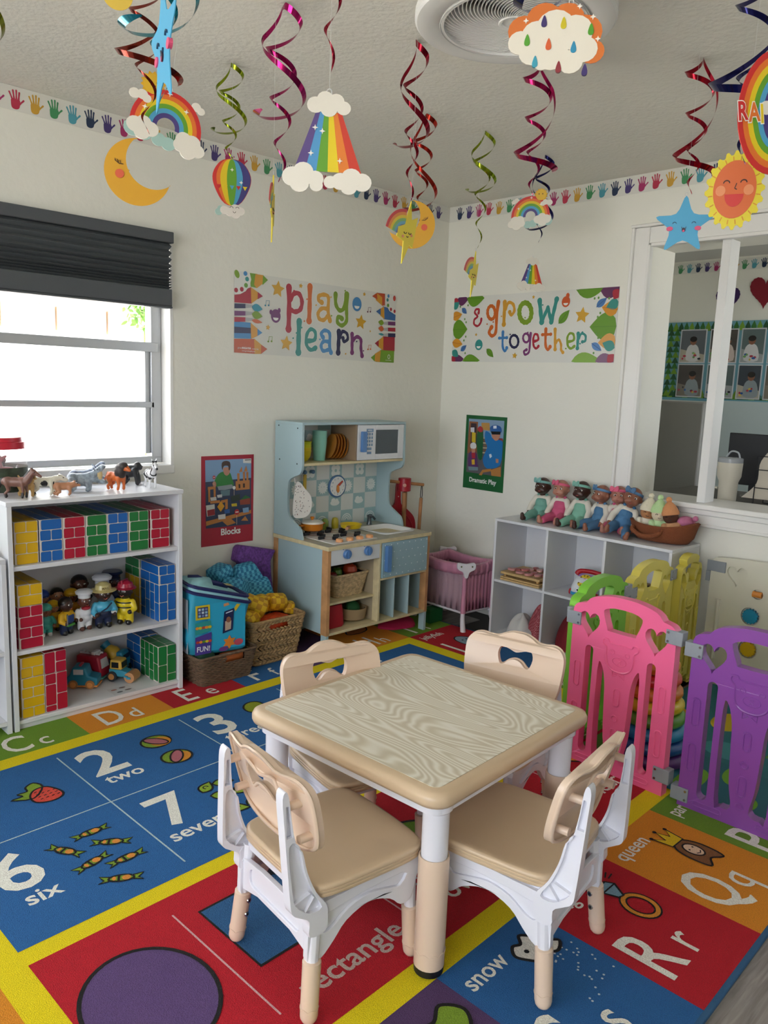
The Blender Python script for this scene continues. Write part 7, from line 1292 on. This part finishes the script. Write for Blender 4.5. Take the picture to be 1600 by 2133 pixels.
def hang(label, loc, yaw, fn, hook, top=None, extra=0):
    r_ = math.degrees(math.atan2(loc[1], loc[0])); t_ = thing('hanging_card', label, 'ceiling decoration', loc, r_-90+yaw, 'printed cards hanging from the ceiling'); c_ = Card(); fn(c_); c_.obj('card', t_, 0)
    g = G(mat('e4e4e4', .2, alpha=.8)); hx, hz = hook; g.tube([(hx+.004*math.cos(a_), 0, hz+.004+.005*math.sin(a_)) for a_ in [i*math.pi/8 for i in range(16)]], .0008, None, 5, close=True); g.obj('ring', t_)
    L = (top if top else DC)-loc[2]; g = G(mat('d8d8d4', .4)); g.tube([(hx, 0, hz+.008), (hx, 0, L)], .0003, None, 4); g.obj('thread', t_); return t_
def c_star(c):
    c.pg(spl(star_pts(0, 0, .082, .50, rot=90), 4), '4ba3cc', 1); c.smile(0, .006, .026, c='23405a'); 
    for s in (-1, 1): c.disc(s*.038, -.008, .009, .006, 'd8527a', 8)
    c.disc(0, -.012, .005, .006, '3a1c2c', 9); c.disc(0, -.015, .003, .003, 'd8527a', 10)
def c_rain(c, fl=1):
    for i, h in enumerate(RB): c.pg(circ(0, 0, .079-i*.0095, n=26, a0=0, a1=180)+[(-(.079-i*.0095), -.012), (.079-i*.0095, -.012)], h, 1+i)
def c_rainbow(c, mirror=1):
    for i, h in enumerate(RB):
        r0, r1 = .079-i*.0098, .079-(i+1)*.0098; c.pg(circ(0, 0, r0, n=24, a0=-8, a1=188)+circ(0, 0, r1, n=24, a0=-8, a1=188)[::-1], h, 2)
    m_ = mirror; c.cloud([(-.070*m_, -.020, .020), (-.045*m_, -.024, .018), (-.012*m_, -.030, .016), (.01*m_, -.034, .016)], '9cbcb4', 3); c.cloud([(-.066*m_, -.012, .019), (-.048*m_, -.004, .017), (-.032*m_, -.014, .018), (-.050*m_, -.024, .018)], 'ddd8cc', 5)
    c.cloud([(.042*m_, -.014, .017), (.062*m_, -.018, .019), (.076*m_, -.032, .016), (.055*m_, -.038, .019), (.036*m_, -.028, .016)], 'ddd8cc', 5)
    c.pg(star_pts(-.038*m_, .082, .028, .80, 14), 'd3a422', 1); c.disc(-.038*m_, .082, .021, .021, 'd9ae2c', 3); c.disc(-.045*m_, .086, .002, .0026, '2a1c18', 8, 8); c.disc(-.030*m_, .086, .002, .0026, '2a1c18', 8, 8); c.line([(-.043, .079), (-.038, .076), (-.033, .079)], .0014, '2a1c18', 8) if m_ > 0 else None
    c.cloud([(-.075*m_, .052, .012), (-.058*m_, .054, .012), (-.048*m_, .048, .010)], 'ddd8cc', 4); c.cloud([(.060*m_, .062, .011), (.072*m_, .056, .009)], 'ddd8cc', 1)
    for x, y in ((.0, .072), (.04, .045), (-.05, .03)): c.pg(star_pts(x, y, .006, .35, 4), 'eeeae0', 9)
def c_moon(c):
    P = circ(0, 0, .083, n=36, a0=82, a1=342)+circ(.040, .030, .069, n=26, a0=308, a1=180)+[(-.030, .028), (-.024, .016), (-.033, .010), (-.028, .002)][:0]+circ(.040, .030, .069, n=8, a0=180, a1=128)
    c.pg(P, 'cf9a22', 1); c.disc(-.045, -.008, .011, .011, 'cf5a3c', 8); c.pg([(-.034, .012), (-.020, .002), (-.032, -.006)], 'cf9a22', 2)
    c.line([(-.056, .024), (-.046, .016), (-.036, .016)], .0016, '3a2010', 8); [c.line([(-.054+i*.006, .022-i*.002), (-.056+i*.006, .028-i*.002)], .0013, '3a2010', 8) for i in range(3)]
def c_balloon(c):
    out = spl([(0, .082), (.035, .072), (.058, .035), (.052, -.005), (.022, -.05), (-.022, -.05), (-.052, -.005), (-.058, .035), (-.035, .072)], 4); c.pg(out, 'c42a2a', 1)
    for k, h in ((.80, 'd9702a'), (.60, 'd9bf1e'), (.26, '5f9a2a')): c.pg([(x*k-(.0), y*(1-.02*(1-k))) for x, y in out], h, 2+int(10*(1-k))//2)
    c.pg([(x*.97, y*.985) for x, y in out if x >= -.0001], '3c3a78', 5); c.pg([(x*.56, y*.975) for x, y in out if x >= -.0001], '4a9ac0', 6); c.pg([(x*.24, y*.97) for x, y in out], '5f9a2a', 7)
    c.cloud([(-.022, -.070, .014), (-.005, -.074, .014), (.010, -.064, .015), (.026, -.070, .014), (.012, -.080, .014)], 'd6d0c8', 8); c.cloud([(-.034, -.066, .010), (-.040, -.076, .011)], '9cbcb4', 6); c.smile(.008, -.062, .009, m_=.004)
    c.pg(star_pts(.0, .05, .006, .35, 4), 'eeeae0', 9); c.pg(star_pts(.028, .015, .006, .35, 4), 'eeeae0', 9)
    for i, x in enumerate((-.04, -.02, 0, .02, .04)): c.pg([(x-.007, .004), (x+.007, .004), (x, -.008)], RB[(i*2) % 6], 9)
def c_bolt(c):
    for i, h in enumerate(('c4454a', 'd98a4a', 'd9bf3e', '7fae6a', '6aa0b8', '6a6a98')): c.pg(circ(-.010, -.02, .075-i*.008, n=14, a0=85, a1=165)+circ(-.010, -.02, .067-i*.008, n=14, a0=85, a1=165)[::-1], h, 2)
    c.pg([(.012, .080), (.016, .030), (.040, .040), (.022, -.045), (.010, -.038), (-.018, -.092), (-.014, -.030), (-.040, -.020), (-.036, .005), (-.010, .015)], 'dcc83c', 4)
    c.smile(.0, -.006, .009, False, m_=.003); c.disc(-.018, -.018, .004, .004, 'd98a6a', 8, 10); c.disc(.016, -.012, .004, .004, 'd98a6a', 8, 10)
def c_beam(c):
    for i, h in enumerate(('54407c', '4a8fc0', '5f9a2a', 'dcc41e', 'd9792a', 'c43a2a')):
        a0, a1 = -.021+i*.007, -.021+(i+1)*.007; b0, b1 = -.056+i*.0187, -.056+(i+1)*.0187; c.pg([(a0, .045), (a1, .045), (b1, -.048), (b0, -.048)], h, 1)
    c.cloud([(-.022, .055, .014), (-.006, .064, .014), (.012, .062, .013), (.024, .052, .012), (.0, .050, .014)], 'ddd8cc', 4)
    c.cloud([(-.058, -.058, .017), (-.040, -.050, .017), (-.046, -.068, .016), (-.020, -.060, .014), (-.018, -.070, .011), (.022, -.062, .015), (.040, -.056, .017), (.058, -.062, .016), (.036, -.070, .014), (.005, -.064, .011)], 'ddd8cc', 4)
    for x, y in ((-.01, .015), (-.022, .02), (.02, -.03), (-.028, -.02)): c.pg(star_pts(x, y, .005, .35, 4), 'eeeae0', 5)
def c_raincloud(c):
    c.cloud([(-.055, .018, .028), (-.020, .034, .032), (.020, .034, .030), (.050, .012, .032), (.066, -.020, .022)], 'cf6f2c', 1); c.cloud([(-.060, -.002, .022), (-.032, .010, .026), (.0, .020, .034), (.034, .012, .032), (.052, -.016, .024), (.030, -.036, .022), (-.004, -.022, .030), (-.038, -.018, .024), (-.020, -.036, .014)], 'e0dacb', 3)
    for x, y, h in ((-.048, .0, '4f9a2a'), (-.020, .030, '3c2f6a'), (.014, .026, 'c8b81e'), (-.010, -.008, 'cf5a2a'), (.034, -.014, '2a8ab0'), (.062, .014, '4f9a2a'), (-.032, -.036, '3a9ab0'), (.010, -.046, '8a2a34'), (.056, -.052, '3c2f6a')): c.pg(spl([(x, y+.012), (x+.005, y-.001), (x+.003, y-.007), (x-.003, y-.007), (x-.005, y-.001)], 3), h, 7)
    for x, y in ((-.052, .034), (.040, .054), (.064, .036), (.075, .0)): c.pg(star_pts(x, y, .005, .4, 4), 'eeeae0', 6)
def c_sun(c):
    c.pg([(0+(.060 if i % 4 < 2 else .053)*math.cos(R_(i*4.5)), (.082 if i % 4 < 2 else .074)*math.sin(R_(i*4.5))) for i in range(80)], 'd8c828', 1); c.disc(0, .002, .043, .060, 'cf642c', 4, 30)
    for i in range(20): a_ = R_(i*18+9); c.line([(.045*math.cos(a_), .062*math.sin(a_)), (.052*math.cos(a_), .070*math.sin(a_))], .0022, 'c98a1c', 3)
    for s in (-1, 1): c.line([(s*.017+.006*math.cos(R_(a_)), .016+.005*math.sin(R_(a_))) for a_ in range(0, 181, 30)], .0022, '3a1c14', 8); c.disc(s*.028, .0, .010, .011, 'dc8a5a', 6)
    c.pg(circ(0, -.008, .019, .026, 16, 180, 360), 'c8302c', 7); c.line([(.003, .014), (.0, .004), (.004, .002)], .0018, '3a1c14', 8)
def c_sign(c):
    for i, h in enumerate(RB): c.disc(0, 0, .070-i*.009, .098-i*.010, h, 1+i, 36)
    c.disc(0, .03, .020, .03, 'ddd8cc', 8); c.cloud([(-.02, .004, .012), (0, .008, .013), (.02, .004, .012)], 'ddd8cc', 8)
def c_plain(c): c.disc(0, 0, .030, .030, 'd8b84a', 1, 26)
hang('round yellow card at the top edge above the copper swirl, mostly out of the photo', (.81, 1.65, 1.984), 0, c_plain, (0, .028))
hang('light blue star card seen almost edge-on beside the teal foil', (.620, 1.122, 1.694), -78, lambda c: (c_star(c)), (0, .082)).scale = (1.05, 1.05, 1.20)
hang('large rainbow card with sun and clouds, nearest at left', (.954, 1.718, 1.777), 8, c_rainbow, (.0, .078)).rotation_euler.y = R_(8)
hang('large yellow crescent moon card with sleeping face at left', (1.030, 2.000, 1.740), 0, c_moon, (.0, .085))
hang('striped hot air balloon card with a winking cloud', (1.433, 2.177, 1.806), 5, c_balloon, (.0, .083))
hang('yellow bolt card turned edge-on, a thin strip left of the beam card', (1.268, 1.738, 1.664), 84, c_bolt, (.012, .082))
hang('large rainbow beam card between two clouds, the biggest card', (.887, 1.064, 1.614), 0, c_beam, (.0, .072))
hang('yellow bolt card with a small rainbow in front of the moon card', (1.638, 1.612, 1.649), 45, c_bolt, (.012, .082))
hang('yellow crescent moon card half hidden behind the bolt', (2.106, 2.050, 1.789), 180, c_moon, (.0, .085))
hang('pale yellow bolt card near the room corner above the leaf banner', (2.377, 1.979, 1.651), 65, c_bolt, (.012, .082))
hang('small rainbow card with sun on its right, near the corner', (2.790, 2.034, 1.931), -8, lambda c: c_rainbow(c, -1), (.0, .078))
hang('small rainbow beam card just above the grow together banner', (2.945, 2.119, 1.726), 25, c_beam, (.0, .072)).scale = (.92, .92, .92)
hang('orange and white rain cloud card with coloured drops below the fan', (1.259, .890, 1.836), 0, c_raincloud, (.025, .058))
hang('light blue smiling star card in front of the opening', (2.254, 1.103, 1.704), 0, c_star, (.0, .082))
hang('smiling orange sun card with yellow petals at right', (1.780, .764, 1.663), 0, c_sun, (.012, .080))
t_ = hang('oval rainbow sign card at the right edge of the photo', (1.418, .553, 1.688), 35, c_sign, (.0, .098))
a = Art(plane((0, -.0034, 0), (1, 0, 0), (0, 0, 1)), lambda h: mat(h, .4), .0004); x = -.072
for i, ch in enumerate('RAINBOW'): a.text(ch, x+.002, -.020-.0, .040, 'eeeae0', 1, .07, .72, 10); a.text(ch, x+.002, -.020, .040, RB[i % 6], 2, .03, .72, 10); x += .0205
a.obj('lettering', t_, 0)
swirl('olive yellow foil tail at the very top right corner', (1.395, .522, 2.10), .14, .03, '8a7a1c', 0, arms='A', hook=1)
